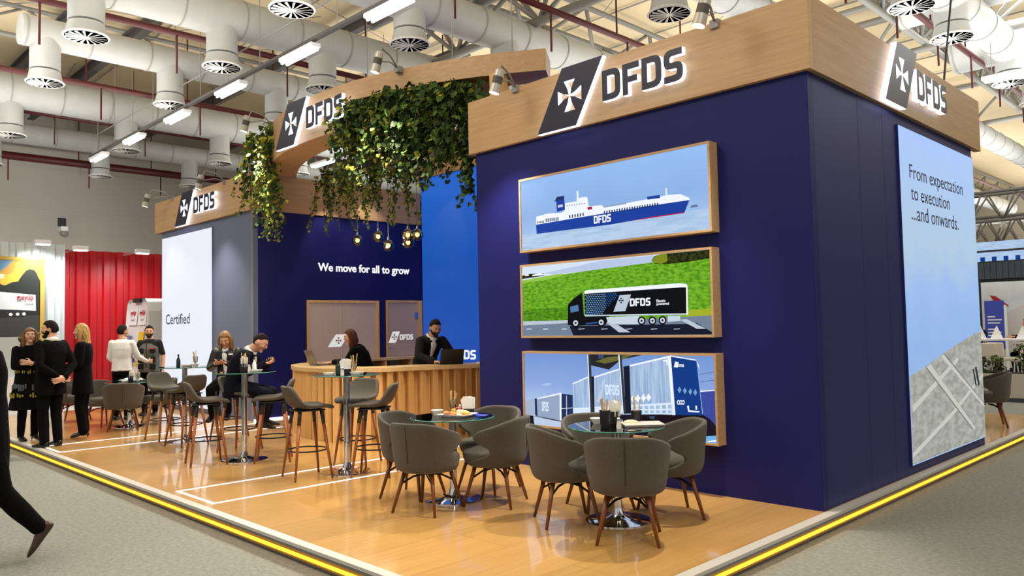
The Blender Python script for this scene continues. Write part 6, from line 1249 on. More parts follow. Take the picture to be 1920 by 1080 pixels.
truss('roof truss crossing far behind the stand', 'x', 12, 7.4, 8.5, -16, 14, 2.4, .07, .04, two=.5)
truss('roof truss crossing deep in the hall', 'x', 20, 7.3, 8.5, -16, 14, 2.4, .07, .04)
truss('hanging lattice truss past the tall display, nearer one', 'x', 18, 4.15, 4.9, -6, 6, .8, .045, .025, 'hanging trusses', .3)
truss('hanging lattice truss past the tall display, farther one', 'x', 25, 4.1, 5.0, -9, 4, .9, .05, .03, 'hanging trusses', .3)
truss('hanging lattice truss deepest in the hall on the right', 'x', 32, 4.4, 5.6, -12, 4, 1.1, .06, .035, 'hanging trusses', .4)
for k, y in enumerate((-5.2, -1.3, .1, 3.6, 6.5)):
    b = MB(); b.b2(-25, -11.5, y - .09, y + .09, 8.3, 8.33); b.b2(-25, -11.5, y - .09, y + .09, 8.55, 8.58); b.b2(-25, -11.5, y - .015, y + .015, 8.33, 8.55)
    ob = b.build('roof_beam', 'steel_dark'); tag(ob, ['dark roof beam nearest the viewer at the upper left', 'dark roof beam over the closed duct end', 'dark roof beam above the strip lights', 'dark roof beam beyond the strip lights', 'dark roof beam farthest back on the left'][k], 'beam', 'dark roof beams')
tie = MB(); rng = random.Random(4)
for k in range(26):
    x = rng.uniform(-20, -4); y = rng.uniform(-5, 12); a = rng.uniform(0, 3.14); L = rng.uniform(3, 6)
    tie.tube([(x, y, 8.7), (x + L * math.cos(a), y + L * math.sin(a), rng.uniform(8.61, 8.72))], .012, 4)
for k in range(18): tie.tube([(-25, -10 + k * 1.8, 8.74), (10, -10 + k * 1.8, 8.74)], .02, 4)
tag(tie.build('roof_tie_rods', 'steel_grey'), 'thin crossing tie rods under the beige roof', 'rod', kind='stuff')

# ================================================================== LEFT NEIGHBOUR STAND
def corrugated(name, x, y0, y1, z0, z1, m, label, pitch=.3, depth=.07):
    mb = MB(); prof = []; y = y0
    while y < y1:
        for dy, dx in ((0, 0), (.36, 0), (.46, depth), (.9, depth)):
            yy = y + dy * pitch
            if yy <= y1: prof.append((yy, x + dx))
        y += pitch
    prof.append((y1, prof[-1][1]))
    k = len(prof)
    mb.add([(xx, yy, z0) for yy, xx in prof] + [(xx, yy, z1) for yy, xx in prof] + [(x - .05, yy, z0) for yy, xx in prof] + [(x - .05, yy, z1) for yy, xx in prof],
           [(i, i + 1, k + i + 1, k + i) for i in range(k - 1)] + [(2 * k + i, 3 * k + i, 3 * k + i + 1, 2 * k + i + 1) for i in range(k - 1)] + [(k + i, k + i + 1, 3 * k + i + 1, 3 * k + i) for i in range(k - 1)])
    return tag(mb.build(name, m), label, 'panel')
corrugated('corrugated_panel', -17.05, -4.2, -1.02, FLOOR, 3.6, 'white_corrugated', 'white corrugated steel panel behind the lorry picture')
corrugated('corrugated_panel', -17.8, -1.0, 3.4, FLOOR, 3.56, 'red_corrugated', 'red corrugated steel panel behind the white van')
pp = empty('framed_picture', (0, 0, 0), 0, 'gold framed picture of a white lorry trailer under a yellow sky', 'picture')
f = MB(); f.b2(-16.98, -16.89, -1.53, -1.45, 1.0, 3.27); f.b2(-16.98, -16.89, -4.0, -1.53, 3.2, 3.27); f.build('frame', 'gold_frame', pp)
for n, c in dict(sky='b98f3a', cloudgold='d8b23c', skyblue='5f8aa8', cloudwhite='efe6c0', trees='20241f', road='3a3a36', trailer='e2e4e6', skirt='202226').items(): mat('print_' + n, c, .6)
mottled_p = MATS['print_cloudgold']
NP = {k[6:]: k for k in MATS if k.startswith('print_')}
MB().b2(-16.98, -16.905, -4.0, -1.53, 1.0, 3.2).build('print_base', 'print_road', pp)
POSTER = [('sky', [(-4.0, 3.2), (-1.53, 3.2), (-1.53, 2.2), (-4, 2.2)]), ('cloudgold', [(-2.03, 3.14), (-1.53, 3.19), (-1.53, 2.73), (-1.85, 2.77), (-2.07, 2.66), (-2.6, 2.64), (-2.6, 2.76), (-2.1, 2.89), (-1.99, 3.03)]),
          ('skyblue', [(-3.4, 3.19), (-2.06, 3.19), (-2.17, 3.05), (-2.3, 2.94), (-3.4, 2.86)]), ('cloudwhite', [(-2.4, 2.89), (-2.21, 2.88), (-2.23, 2.79), (-2.4, 2.78)]),
          ('trees', [(-4, 2.6), (-2.42, 2.63), (-2.29, 2.67), (-2.21, 2.63), (-2.07, 2.71), (-1.96, 2.73), (-1.9, 2.84), (-1.86, 2.9), (-1.81, 2.97), (-1.74, 3.01), (-1.65, 2.99), (-1.6, 2.92), (-1.58, 2.86), (-1.53, 2.75), (-1.53, 2.0), (-4, 2.0)]),
          ('trailer', [(-4, 2.58), (-2.42, 2.51), (-1.62, 2.44), (-1.61, 2.09), (-4, 2.2)]), ('skirt', [(-4, 2.1), (-1.55, 2.09), (-1.55, 2.03), (-1.79, 2.02), (-1.84, 1.96), (-4, 1.92)])]
art(pp, 'print', POSTER, 0, -16.905, .0006, 1, NP)
wm = MB()
for y, z in ((-2.09, 2.01), (-1.96, 2.015), (-1.84, 2.02)): wm.tube([(-16.9, y, z), (-16.898, y, z)], .035, 14)
wm.build('print_wheels', 'white_print', pp)
def FP(y, z, x=-16.899): return frame_matrix((x, y, z), (0, 1, 0), (0, 0, 1))
text_obj('lettering', 'eyüp', FP(-1.89, 2.285), .23, .001, ['red_print'], pp, .15, weight=.02)
text_obj('lettering', 'lojistik', FP(-1.82, 2.19), .16, .001, ['grey_print'], pp, .075)
shape_obj('emblem', [[(0, 0), (.075, .11), (0, .11)]], FP(-1.975, 2.3), .001, ['red_print'], pp)
shape_obj('emblem', [[(0, 0), (.08, 0), (.08, .1)]], FP(-1.972, 2.295), .001, ['grey_print'], pp)
ck = empty('neighbour_counter', (-15.9, -2.35, FLOOR), 0, 'pale neighbouring counter behind the woman with crossed arms', 'counter')
MB().b2(-.3, .3, -.9, .16, 0, 1.66).build('counter_body', 'white_corrugated', ck)
MB().b2(.3, .5, -1.2, .6, 0, .85).build('counter_front', 'white_paint', ck)
def flood(label, y, z, x=-16.45):
    r = empty('flood_light', (x, y, z), 0, label, 'floodlight', 'floodlights over the neighbouring stand')
    MB().box((0, 0, 0), (.16, .3, .1)).build('flood_body', 'white_paint', r, bevel=.01)
    MB().box((.02, 0, -.056), (.13, .26, .012)).build('flood_lens', 'flood_lens', r)
    a = MB(); a.tube([(-.08, 0, 0), (-1.38 if y > -1 else -.62, 0, .0)], .018, 8); a.build('bracket', 'steel_grey', r)
    spot_lamp((x + .03, y, z - .1), (x - .9, y, z - 1.6), 130, 120, .8, (.93, .97, 1), .1)
    spot_lamp((-17.4, y, 3.9), (-26, y * 1.5, 3.9), 420, 75, .6, (1, .97, .93), .1)
flood('floodlight over the gold framed picture', -1.60, 3.57); flood('floodlight at the left end of the red panel', -.85, 3.48); flood('floodlight at the right end of the red panel, above the van', .48, 3.48)

vn = empty('delivery_van', (-16.74, .4, FLOOR), 0, 'white van seen from its rear corner in front of the red panel', 'van')
sec = [(0, .0, .98), (.06, .0, 1.0), (.9, .0, 1.0), (3.5, .0, 1.0), (4.2, .0, .98)]
prof = [(-.80, .35), (-.82, .9), (-.80, 1.5), (-.72, 2.2), (-.64, 2.42), (-.5, 2.5), (.5, 2.5), (.64, 2.42), (.72, 2.2), (.80, 1.5), (.82, .9), (.80, .35)]
v_ = MB(); rings = [[V((x * k, y + (.12 * max(0, z - 1.3) if y < .05 else .0), z)) for x, z in prof] for y, _, k in sec]
v_.loft(rings); v_.build('van_body', 'van_white', vn, bevel=.02)
def on_rear(z): return -.004 + .12 * max(0, z - 1.3)
g_ = MB()
for x0, x1 in ((-.56, -.04), (.04, .56)):
    g_.add([(x0, on_rear(1.88), 1.88), (x1, on_rear(1.88), 1.88), (x1 * .95, on_rear(2.3), 2.3), (x0 * .95, on_rear(2.3), 2.3)], [(0, 1, 2, 3)])
g_.build('rear_window', 'white_paint', vn, solid=.004)
sd = MB()
for y0 in (.35, 1.75, 3.1):
    sd.add([(.815, y0, 1.0), (.815, y0 + 1.2, 1.0), (.80, y0 + 1.2, 1.85), (.80, y0, 1.85)], [(0, 1, 2, 3)])
    sd.add([(.785, y0, 1.92), (.785, y0 + 1.2, 1.92), (.755, y0 + 1.2, 2.25), (.755, y0, 2.25)], [(0, 1, 2, 3)])
sd.build('side_panel', 'van_window', vn, solid=.004)
chk = MB()
for i in range(8):
    for j in range(3):
        if (i + j) % 2 == 0:
            chk.cur = 0 if i < 6 else 1
            chk.box((-.72 + i * .13 + .065, -.012, .95 + j * .1), (.13, .008, .1))
chk.build('checker_stripe', ['blue_print', 'yellow_print'], vn); chk = MB()
for i in range(24):
    for j in range(2):
        if (i + j) % 2 == 0: chk.cur = 0; chk.box((.826, .15 + i * .16, .72 + j * .12), (.008, .16, .12))
chk.build('side_stripe', 'blue_print', vn)

bp = MB(); bp.b2(-.8, .8, -.12, .05, .3, .5); bp.build('bumper', 'picture_dark', vn, bevel=.02)
for x in (-.75, .75):
    wl = MB(); wl.tube([(x - .1, .9, .32), (x + .1, .9, .32)], .32, 20); wl.build('wheel', 'dark', vn, auto=True)
def FV(x, z, dy=0): return frame_matrix((x, on_rear(z) - .006 - dy, z), (1, 0, 0), (0, .12 if z > 1.3 else 0, 1))
for x in (-.5, .1): text_obj('lettering', 'eyüp', FV(x, 2.08), .36, .002, ['red_print'], vn, .15, weight=.02); text_obj('lettering', 'lojistik', FV(x + .1, 1.97), .22, .002, ['grey_print'], vn, .06)
text_obj('lettering', 'frigo', FV(-.52, 1.5), .34, .002, ['blue_print'], vn, .16, weight=.03)
shape_obj('sticker', [[(0, 0), (.34, 0), (.34, .34), (0, .34)]], FV(.2, 1.38), .002, ['yellow_print'], vn)
lm = MB(); lm.b2(-.25, .15, .06, .16, 2.42, 2.52); lm.build('brake_lamp', 'picture_dark', vn)

sc_ = empty('security_camera', (-26, 1.26, 5.05), 0, 'small security camera with its box on the grey hall wall', 'camera')
MB().b2(0, .05, -.12, .12, .08, .36).build('junction_box', 'picture_dark', sc_)
MB().b2(0, .35, -.1, .1, -.1, .05).build('camera_body', 'white_paint', sc_)
MB().lathe([(.02, -.3), (.13, -.24), (.1, -.1)], c=(.3, 0, 0), n=16).build('camera_dome', 'steel_grey', sc_, auto=True)

# ================================================================== RIGHT BACKGROUND STAND
structure(MB().b2(-9, 8, 15.6, 15.75, FLOOR, 2.9).build('wall_far', 'panel_dark'))
sl_ = MB(); x = -3.6
while x < 1: sl_.b2(x, x + .12, 15.55, 15.6, 2.46, 2.86); x += .13
tag(sl_.build('slatted_header', 'panel_slate'), 'dark slatted header above the aircraft tail picture', 'header')
ps = empty('aircraft_picture', (0, 0, 0), 0, 'wall picture of a red aircraft tail above pale hills', 'picture')
grad_mat('poster_sky', [(0, 'd8d4d0'), (.5, 'e2e2e0'), (.75, 'ccd4d8'), (1, 'e6eaec')], None, .6, 2.4, 0, noise_amt=.4)
MB().b2(-2.78, .6, 15.53, 15.56, .3, 2.38).build('picture_panel', 'poster_sky', ps)
art(ps, 'picture', [('hill', [(-2.3, 1.62), (-2.1, 1.72), (-1.8, 1.85), (-1.2, 2.0), (.6, 2.1), (.6, .5), (-2.3, .5)]), ('fin', [(-2.60, 2.06), (-2.48, 2.04), (-2.2, 1.80), (-2.26, 1.76), (-2.44, 1.78)])], 1, 15.53, .002, -1,
    dict(hill='poster_hill', fin='poster_fin'))
o2 = MB(); o2.tube([(-2.40, 15.524, 1.83), (-2.40, 15.52, 1.83)], .05, 16); o2.build('fin_mark', 'white_print', ps)
bn = empty('blue_banner', (-2.43, 15.2, FLOOR), 0, 'blue printed banner in front of the aircraft picture', 'banner')
MB().b2(-.21, .2, -.02, .02, .9, 2.06).build('banner_print', 'poster_blue', bn)
q = MB()
for k, w_ in enumerate((.16, .3, .26, .0, .14, .28, .22)): 
    if w_: q.b2(-.15, -.15 + w_, -.026, -.02, 1.66 - k * .075, 1.69 - k * .075)
q.build('banner_lines', 'white_print', bn)
MB().b2(-.02, .02, -.02, .02, 0, .9).build('banner_stand', 'steel_grey', bn)
MB().b2(.2, .25, -.02, .02, .4, 1.95).build('banner_edge', 'white_print', bn)
bd2 = empty('far_banner', (0, 0, 0))
MB().b2(-4.6, 2, 20, 20.1, 3.15, 3.75).build('banner_print', 'pic_water', bd2)
MB().b2(-4.6, 2, 19.97, 20, 3.44, 3.5).build('banner_rail', 'steel_dark', bd2)
for k in range(22): MB().b2(-4.5 + k * .3, -4.38 + k * .3, 19.985, 20, 3.17, 3.3).build('banner_mark', 'pic_rearblue', bd2)
tag(bd2, 'pale blue overhead banner beyond the dark stand', 'banner')
pw = empty('planter_wall', (-1.4, 11.6, FLOOR), 0, 'low pale planter wall behind the lone tub chair', 'planter')
MB().b2(-1.0, 2.4, -.1, .25, 0, .55).build('planter_body', 'planter_grey', pw)
MB().b2(-1.0, 2.4, -.12, -.1, 0, .08).build('planter_plinth', 'panel_slate', pw)
MB().b2(-.96, 2.36, -.06, .21, .55, .57).build('soil', 'soil', pw)
rng = random.Random(33)
for k, (x, h, lb) in enumerate([(-1.85, .3, 'small bushy plant in the planter, nearest the tall display'), (-1.58, .34, 'small bushy plant in the middle of the planter'), (-1.12, .6, 'taller leafy plant in the planter at the right edge')]):
    r = empty('planter_shrub', (x, 11.66, .43), 0, lb, 'plant', 'plants in the planter wall')
    fo = MB(); st = MB()
    for q in range(70):
        a = rng.uniform(0, 6.28); rr = rng.uniform(0, .14); z = rng.uniform(.02, h)
        fo.cur = 0 if rng.random() < .6 else 1
        add_leaf(fo, V((rr * math.cos(a), rr * math.sin(a), z)), rng.uniform(.05, .09), rng, V((math.cos(a), math.sin(a), 0)))
    for q in range(6):
        a = rng.uniform(0, 6.28); st.tube([(0, 0, -.02), (.1 * math.cos(a), .1 * math.sin(a), h * .9)], .006, 5)
    fo.build('foliage', ['leaf_dark', 'leaf_mid'], r); st.build('stem', 'stem', r)
def white_table(label, x, y):
    r = empty('white_table', (x, y, FLOOR), 0, label, 'table', 'white bistro tables')
    MB().b2(-.36, .36, -.32, .32, 1.16, 1.2).build('table_top', 'white_paint', r, bevel=.005)
    MB().b2(-.04, .04, -.04, .04, .02, 1.16).build('table_column', 'white_paint', r)
    MB().b2(-.25, .25, -.25, .25, 0, .02).build('table_base', 'white_paint', r)
white_table('white bistro table beside the tall display, with leaflets', -2.15, 13.2)
white_table('white bistro table at the right edge, by the seated person', -1.45, 13.2)
def white_stool(label, x, y, r_):
    r = empty('white_stool', (x, y, FLOOR), r_, label, 'stool', 'pale stools at the white bistro tables')
    MB().box((0, 0, .78), (.42, .42, .08)).build('seat', 'upholstery_pale', r, bevel=.02)
    MB().box((0, -.22, .98), (.42, .05, .3)).build('backrest', 'upholstery_pale', r, bevel=.02)
    for sx in (-1, 1):
        for sy in (-1, 1): MB().tube([(sx * .17, sy * .17, .75), (sx * .21, sy * .21, 0)], .014, 8).build('leg', 'white_paint', r)
    q = MB()
    for s in (-1, 1): q.tube([(-.2, s * .2, .25), (.2, s * .2, .25)], .01, 6); q.tube([(s * .2, -.2, .25), (s * .2, .2, .25)], .01, 6)
    q.build('footrest', 'white_paint', r)
white_stool('pale stool nearest the tall display', -2.02, 12.5, .4); white_stool('pale stool between the two white tables', -1.75, 12.9, -.5); white_stool('pale stool at the right edge', -1.25, 12.6, 3)
for k, (x, y, lb) in enumerate([(-2.2, 13.05, 'white folded leaflet on the table beside the tall display'), (-1.95, 13.3, 'white folded leaflet at the right of the same table'), (-1.42, 13.1, 'white folded leaflet in front of the seated person')]):
    o = MB().prism([(-.12, 0), (.12, 0), (0, .28)], (x, y, 1.065), (1, 0, 0), (0, .1, 1), (0, .01, 0)).build('leaflet', 'white_print'); tag(o, lb, 'leaflet', 'white leaflets')

cb = MB(); cb.tube([(0, 3.6, 4.26), (0, 4.02, 5.35), (0, 5.3, 8.78)], .012, 6)
tag(cb.build('hanging_cable', 'black_plastic'), 'thin black cable dropping to the oak board above the tall display', 'cable')
# ================================================================== PEOPLE
mat('skin_light', 'd3a083', .55, spec=.3); mat('skin_tan', 'c6926f', .55, spec=.3)
mat('cloth_black', '08080a', .95, spec=.12, bump=.3, bump_scale=60); mat('cloth_navy', '0b0e1a', .9, spec=.15, bump=.3, bump_scale=60)
mat('cloth_charcoal', '1f1f1d', .9, spec=.15, noise_amt=.2, noise_scale=60, bump=.4, bump_scale=90)
mat('cloth_white', 'e4e2dc', .8, bump=.4, bump_scale=25); mat('cloth_grey', '5a5854', .8, bump=.4, bump_scale=40)
mat('leather_black', '100e0b', .42, bump=.5, bump_scale=35); mat('shoe_black', '0d0c0c', .25); mat('shoe_brown', '3a2214', .3)
mat('hair_dark', '1c130d', .8, spec=.2, noise_amt=.3, noise_scale=40, stretch=(6, 6, .6), bump=.6, bump_scale=60)
mat('hair_brown', '4c2611', .6, spec=.2, noise_amt=.45, noise_scale=14, stretch=(6, 6, .5), bump=.7, bump_scale=40)
mat('hair_blonde', 'b08a4c', .5, noise_amt=.4, noise_scale=14, stretch=(6, 6, .5), bump=.7, bump_scale=40)
mat('hair_curly', '6a4a2a', .55, noise_amt=.5, noise_scale=30, bump=.9, bump_scale=60)
mat('hair_streak', '9a7240', .5, noise_amt=.5, noise_scale=16, stretch=(6, 6, .5), bump=.7, bump_scale=40)
mat('eye_white', 'd9d4cc', .3); mat('eye_iris', '1e140e', .2); mat('lip', '9a4a40', .5)
mat('pattern_yellow', '9c8d1e', .8); mat('pattern_grey', '5c6068', .8)

def limb(mb, pts, rad, flat=None, n=12):
    pts = [V(p) for p in pts]
    for p, r in zip(pts, rad): mb.sphere(p, r, n, 8)
    for a, b, ra, rb in zip(pts, pts[1:], rad, rad[1:]):
        if (b - a).length > 1e-4: mb.tube([a, a.lerp(b, .5), b], [ra, (ra + rb) / 2, rb], n)
def oval(c, side, fwd, w, d, n=22, e=2.3):
    out = []
    for i in range(n):
        t = 2 * PI * i / n; cx, sx = math.cos(t), math.sin(t)
        out.append(V(c) + V(side) * (w * math.copysign(abs(cx) ** (2 / e), cx)) + V(fwd) * (d * math.copysign(abs(sx) ** (2 / e), sx)))
    return out
def torso(mb, pel, neck, side, W, D, bend=0.0, below=None):
    """W, D: half widths and depths at hip, waist, chest, shoulder, neck"""
    pel, neck = V(pel), V(neck); up = (neck - pel).normalized(); side = V(side).normalized()
    fwd = up.cross(side).normalized(); L = (neck - pel).length
    T = [0, .34, .68, .90, 1.0]; rings = []
    if below:
        for dz, w, d in below: rings.append(oval(pel - V((0, 0, dz)), side, V((-side.y, side.x, 0)), w, d))
    for t, w, d in zip(T, W, D):
        rings.append(oval(pel + up * (L * t) + fwd * (bend * math.sin(PI * t)), side, fwd, w, d))
    mb.loft(rings)
def head_soup(mb, hc, M, k=1.0, neck=None):
    hc = V(hc); n, m = 26, 18; rings = []
    for j in range(m + 1):
        t = PI * j / m - PI / 2; q = max(math.cos(t), 1e-3); z = math.sin(t); ring = []
        for i in range(n):
            a = 2 * PI * i / n; dx, dy = q * math.cos(a), q * math.sin(a)
            x, y, zz = .074 * dx, .092 * dy, .114 * z
            if z < 0:
                s_ = -z; x *= 1 - .30 * s_ * s_; y = y * (1 - .22 * s_) + .014 * s_
            ring.append(hc + M @ V((x, y, zz)) * k)
        rings.append(ring)
    mb.loft(rings)
    P_ = lambda x, y, z: hc + M @ V((x, y, z)) * k
    mb.tube([P_(0, .082, .022), P_(0, .100, -.006), P_(0, .104, -.02)], [.008 * k, .011 * k, .015 * k], 10)
    mb.sphere(P_(0, .1, -.02), .014 * k, 10, 6)
    mb.tube([P_(-.04, .076, .03), P_(0, .086, .028), P_(.04, .076, .03)], .010 * k, 8)
    mb.sphere(P_(0, .084, -.052), (.024 * k, .012 * k, .011 * k), 10, 6, M)
    mb.sphere(P_(0, .072, -.092), .024 * k, 10, 6)
    for s in (-1, 1):
        mb.sphere(P_(s * .075, -.006, -.006), (.010 * k, .020 * k, .032 * k), 10, 8, M)
        mb.sphere(P_(s * .042, .062, -.02), .024 * k, 10, 6)
    if neck is not None: limb(mb, [P_(0, -.02, -.06), V(neck)], [.054 * k, .06 * k])
def face_parts(root, hc, M, k, hair_m):
    hc = V(hc); P_ = lambda x, y, z: hc + M @ V((x, y, z)) * k
    for s in (-1, 1):
        e = MB(); e.sphere(P_(s * .031, .079, .008), (.0135 * k, .008 * k, .0075 * k), 12, 8, M); e.cur = 1
        e.sphere(P_(s * .031, .0855, .008), (.0062 * k, .0035 * k, .0066 * k), 10, 6, M)
        e.build('eye', ['eye_white', 'eye_iris'], root, smooth=True)
        b = MB(); b.tube([P_(s * .014, .091, .026), P_(s * .032, .09, .031), P_(s * .05, .078, .026)], [.003 * k, .0042 * k, .0025 * k], 6)
        b.build('eyebrow', hair_m, root)
    l = MB(); l.tube([P_(-.022, .088, -.053), P_(0, .0975, -.051), P_(.022, .088, -.053)], [.003 * k, .0055 * k, .003 * k], 6)
    l.build('mouth', 'lip', root, smooth=True)
def hair_cap(mb, hc, M, k, front=.055, side=-.005, back=-.055, vol=1.10):
    hc = V(hc); n, m = 36, 28; rings = []
    for j in range(m + 1):
        t = PI * j / m - PI / 2; q = max(math.cos(t), 1e-3); z = math.sin(t); ring = []
        for i in range(n):
            a = 2 * PI * i / n; dx, dy = q * math.cos(a), q * math.sin(a)
            zz = .114 * z; f = dy
            line = front if f > .45 else (side if f > -.2 else back)
            if .2 < f <= .45: line = side + (front - side) * (f - .2) / .25
            if -.45 < f <= -.2: line = back + (side - back) * (f + .45) / .25
            g = smooth((zz - line) / .018)
            kk = .90 + (vol - .90) * g + g * (.02 * noise.noise(V((dx * 5, dy * 5, z * 5))) + .016 * noise.noise(V((dx * 16, dy * 10, z * 16))))
            ring.append(hc + M @ V((.076 * dx * kk, .094 * dy * kk - .004, zz * kk)) * k)
        rings.append(ring)
    mb.loft(rings)
def beard_soup(mb, hc, M, k, vol=1.10):
    hc = V(hc); n, m = 36, 28; rings = []
    for j in range(m + 1):
        t = PI * j / m - PI / 2; q = max(math.cos(t), 1e-3); z = math.sin(t); ring = []
        for i in range(n):
            a = 2 * PI * i / n; dx, dy = q * math.cos(a), q * math.sin(a)
            zz = .114 * z; s_ = max(0, -z)
            line = -.034 if dy > .6 else -.012
            g = smooth((line - zz) / .016) * smooth((dy + .2) / .25)
            if abs(dx) < .34 and dy > .5 and -.064 < zz < -.042: g = 0
            kk = .93 + (vol - .93) * g
            x, y = .074 * dx * (1 - .28 * s_ * s_), .092 * dy * (1 - .2 * s_) + .016 * s_
            ring.append(hc + M @ V((x * kk, y * kk, zz * (1 + .07 * g))) * k)
        rings.append(ring)
    mb.loft(rings)
def long_hair(mb, hc, M, k, length=.32, side_locks=True, sway=0, wav=0, width=1.0):
    hc = V(hc); R = M; rings = []
    hz = lambda x, y, z: hc + R @ V((x, y, min(0, z * 0) + 0)) * k
    yaw = math.atan2(-(M @ V((0, 1, 0))).x, (M @ V((0, 1, 0))).y); Y = Matrix.Rotation(yaw, 3, 'Z')
    tab = [(.06, 0, .0, .05, .06), (.03, -.02, 0, .082, .085), (-.04, -.045, 0, .092, .07), (-.12, -.065, sway * .3, .09, .052), (-.06 - length * .45, -.08, sway * .6, .092, .046), (-.02 - length * .8, -.085, sway, .082, .036), (-length, -.08, sway, .05, .02)]
    for z, y, sx, w, d in tab:
        c = hc + (M @ V((sx, y, z)) if z > -.03 else M @ V((0, y * .5, -.03)) + Y @ V((sx, y * .5, z + .03))) * k
        ring = []
        for i in range(28):
            t = 2 * PI * i / 28; rip = 1 + .07 * math.cos(9 * t + z * 14) + wav * noise.noise(V((math.cos(t) * 3, math.sin(t) * 3, z * 22)))
            ring.append(c + Y @ V((w * width * math.cos(t) * rip, d * math.sin(t) * rip, 0)) * k)
        rings.append(ring)
    mb.loft(rings)
    if side_locks:
        for s in (-1, 1):
            pts = [hc + M @ V((s * .058, .035, .075)) * k, hc + M @ V((s * .084, .02, .02)) * k, hc + M @ V((s * .088, .012, -.05)) * k,
                   hc + M @ V((s * .086, .01, -.1)) * k + V((0, 0, -.03)), hc + M @ V((s * .085, .0, -.1)) * k + V((0, 0, -max(.04, length - .17)))]
            limb(mb, pts, [.02, .026, .03, .028, .014], n=10)
def hand(mb, wrist, d, n, sgn, curl=.5, k=1.0, spread=.05):
    """wrist position, finger direction, palm normal, thumb side (+1 / -1 along d x n)"""
    d = V(d).normalized(); n = V(n); n = (n - d * n.dot(d)).normalized(); s = d.cross(n); w = V(wrist)
    mb.loft([oval(w + d * (x * k), s, n, a * k, b * k, 14) for x, a, b in ((-.02, .024, .02), (.02, .030, .017), (.06, .041, .015), (.092, .040, .012))])
    for i, (o, L) in enumerate(((-.0335, .062), (-.0115, .076), (.0115, .084), (.0335, .075))):
        o *= -sgn * -1; a = curl * .55; p = w + d * (.088 * k) + s * (o * k); pts = [p]; fan = s * (o * spread * 20 * .05)
        for q, f in enumerate((.46, .31, .23)):
            dirn = (d * math.cos(a) + n * math.sin(a) + s * (o * 2.2)).normalized(); p = p + dirn * (L * f * k); pts.append(p); a += curl * (.75 if q == 0 else .55)
        limb(mb, pts, [.0088 * k, .0080 * k, .0074 * k, .0064 * k], n=8)
    b = w + d * (.028 * k) + s * (sgn * .028 * k); t1 = b + (d * .6 + s * (sgn * .75) + n * .25).normalized() * (.04 * k); t2 = t1 + (d * .9 + s * (sgn * .15) + n * .45).normalized() * (.032 * k)
    limb(mb, [b, t1, t2], [.013 * k, .0105 * k, .008 * k], n=8)
def shoe(mb, ankle, toe_dir, pitch=0, L=.26, heel=0, sole=0.0):
    """ankle joint; toe_dir horizontal; pitch rotates the toe down"""
    a = V(ankle); t = V(toe_dir).normalized(); up = V((0, 0, 1)); s = t.cross(up)
    if pitch:
        R = Matrix.Rotation(-pitch, 3, s); t = R @ t; up = R @ up
    base = a - up * .075
    rings = []
    for x, w, h0, h1 in ((-.075, .022, .006 + heel, .06 + heel), (-.05, .034, .0 + heel, .085 + heel * .6), (.0, .036, .0 + heel * .8, .095), (.06, .040, 0 + heel * .3, .075), (.12, .047, 0, .052), (.165, .042, .002, .042), (L - .075, .018, .008, .026)):
        c = base + t * x + up * ((h0 + h1) / 2); rings.append(oval(c, s, up, w, (h1 - h0) / 2, 14, 3))
    mb.loft(rings)
    if heel > .02: mb.tube([base + t * -.055 + up * (heel), base + t * -.06], [.018, .006], 8)
def fuse(o, vox, smooth_it=4):
    m = o.modifiers.new('fuse', 'REMESH'); m.mode = 'VOXEL'; m.voxel_size = vox; m.use_smooth_shade = True
    if smooth_it:
        q = o.modifiers.new('smooth', 'SMOOTH'); q.iterations = smooth_it; q.factor = .5
    return bake(o)
def wrinkle(o, amp, sc=9):
    for v in o.data.vertices:
        p = v.co; q = amp * noise.noise(V((p.x * sc, p.y * sc, p.z * sc * .8)))
        v.co = p + v.normal * q
    return o
def headM(yaw=0, pitch=0, roll=0):
    return Matrix.Rotation(math.radians(yaw), 3, 'Z') @ Matrix.Rotation(math.radians(-pitch), 3, 'X') @ Matrix.Rotation(math.radians(roll), 3, 'Y')

def person(label, x, y, z, face, J, skin, garments, hair, hands=(), k=1.0, beard=None, vox=.0075, group=None, face_detail=True):
    """J: joints in the figure's own axes (+y forward). face: heading in degrees"""
    root = empty('person', (x, y, z), math.radians(face - 90), label, 'person', group)
    M = J.get('headM', headM()); hc = V(J['head']); side = V(J.get('side', (1, 0, 0)))
    b = MB(); head_soup(b, hc, M, k, J['neck'])
    sw = J.get('sw', 1.0)
    torso(b, J['pel'], J['neck'], side, [.13 * sw, .115 * sw, .135 * sw, .14 * sw, .055], [.085, .08, .09, .075, .05], J.get('bend', 0))
    for s in ('L', 'R'):
        limb(b, [J['sh' + s], J['el' + s], J['wr' + s]], [.05 * sw, .038, .027])
        limb(b, [J['hip' + s], J['kn' + s], J['an' + s]], [.075, .05, .035])
    for h in hands: hand(b, *h)
    bo = fuse(b.build('body', skin, root), vox, 3)
    if face_detail: face_parts(root, hc, M, k, hair[1])
    hm = MB(); hair[0](hm, hc, M, k)
    fuse(hm.build('hair', hair[1], root), .008, 2)
    if beard:
        bm2 = MB(); beard_soup(bm2, hc, M, k, 1.06)
        P_ = lambda x, y, z: hc + M @ V((x, y, z)) * k
        bm2.sphere(P_(0, .074, -.095), (.034 * k, .03 * k, .026 * k), 14, 8)
        bm2.tube([P_(-.036, .08, -.058), P_(-.022, .094, -.042), P_(0, .1, -.038), P_(.022, .094, -.042), P_(.036, .08, -.058)], [.006 * k, .0075 * k, .007 * k, .0075 * k, .006 * k], 8)
        fuse(bm2.build('beard', beard, root), .006, 2)
    for g in garments: g(root, J)
    return root

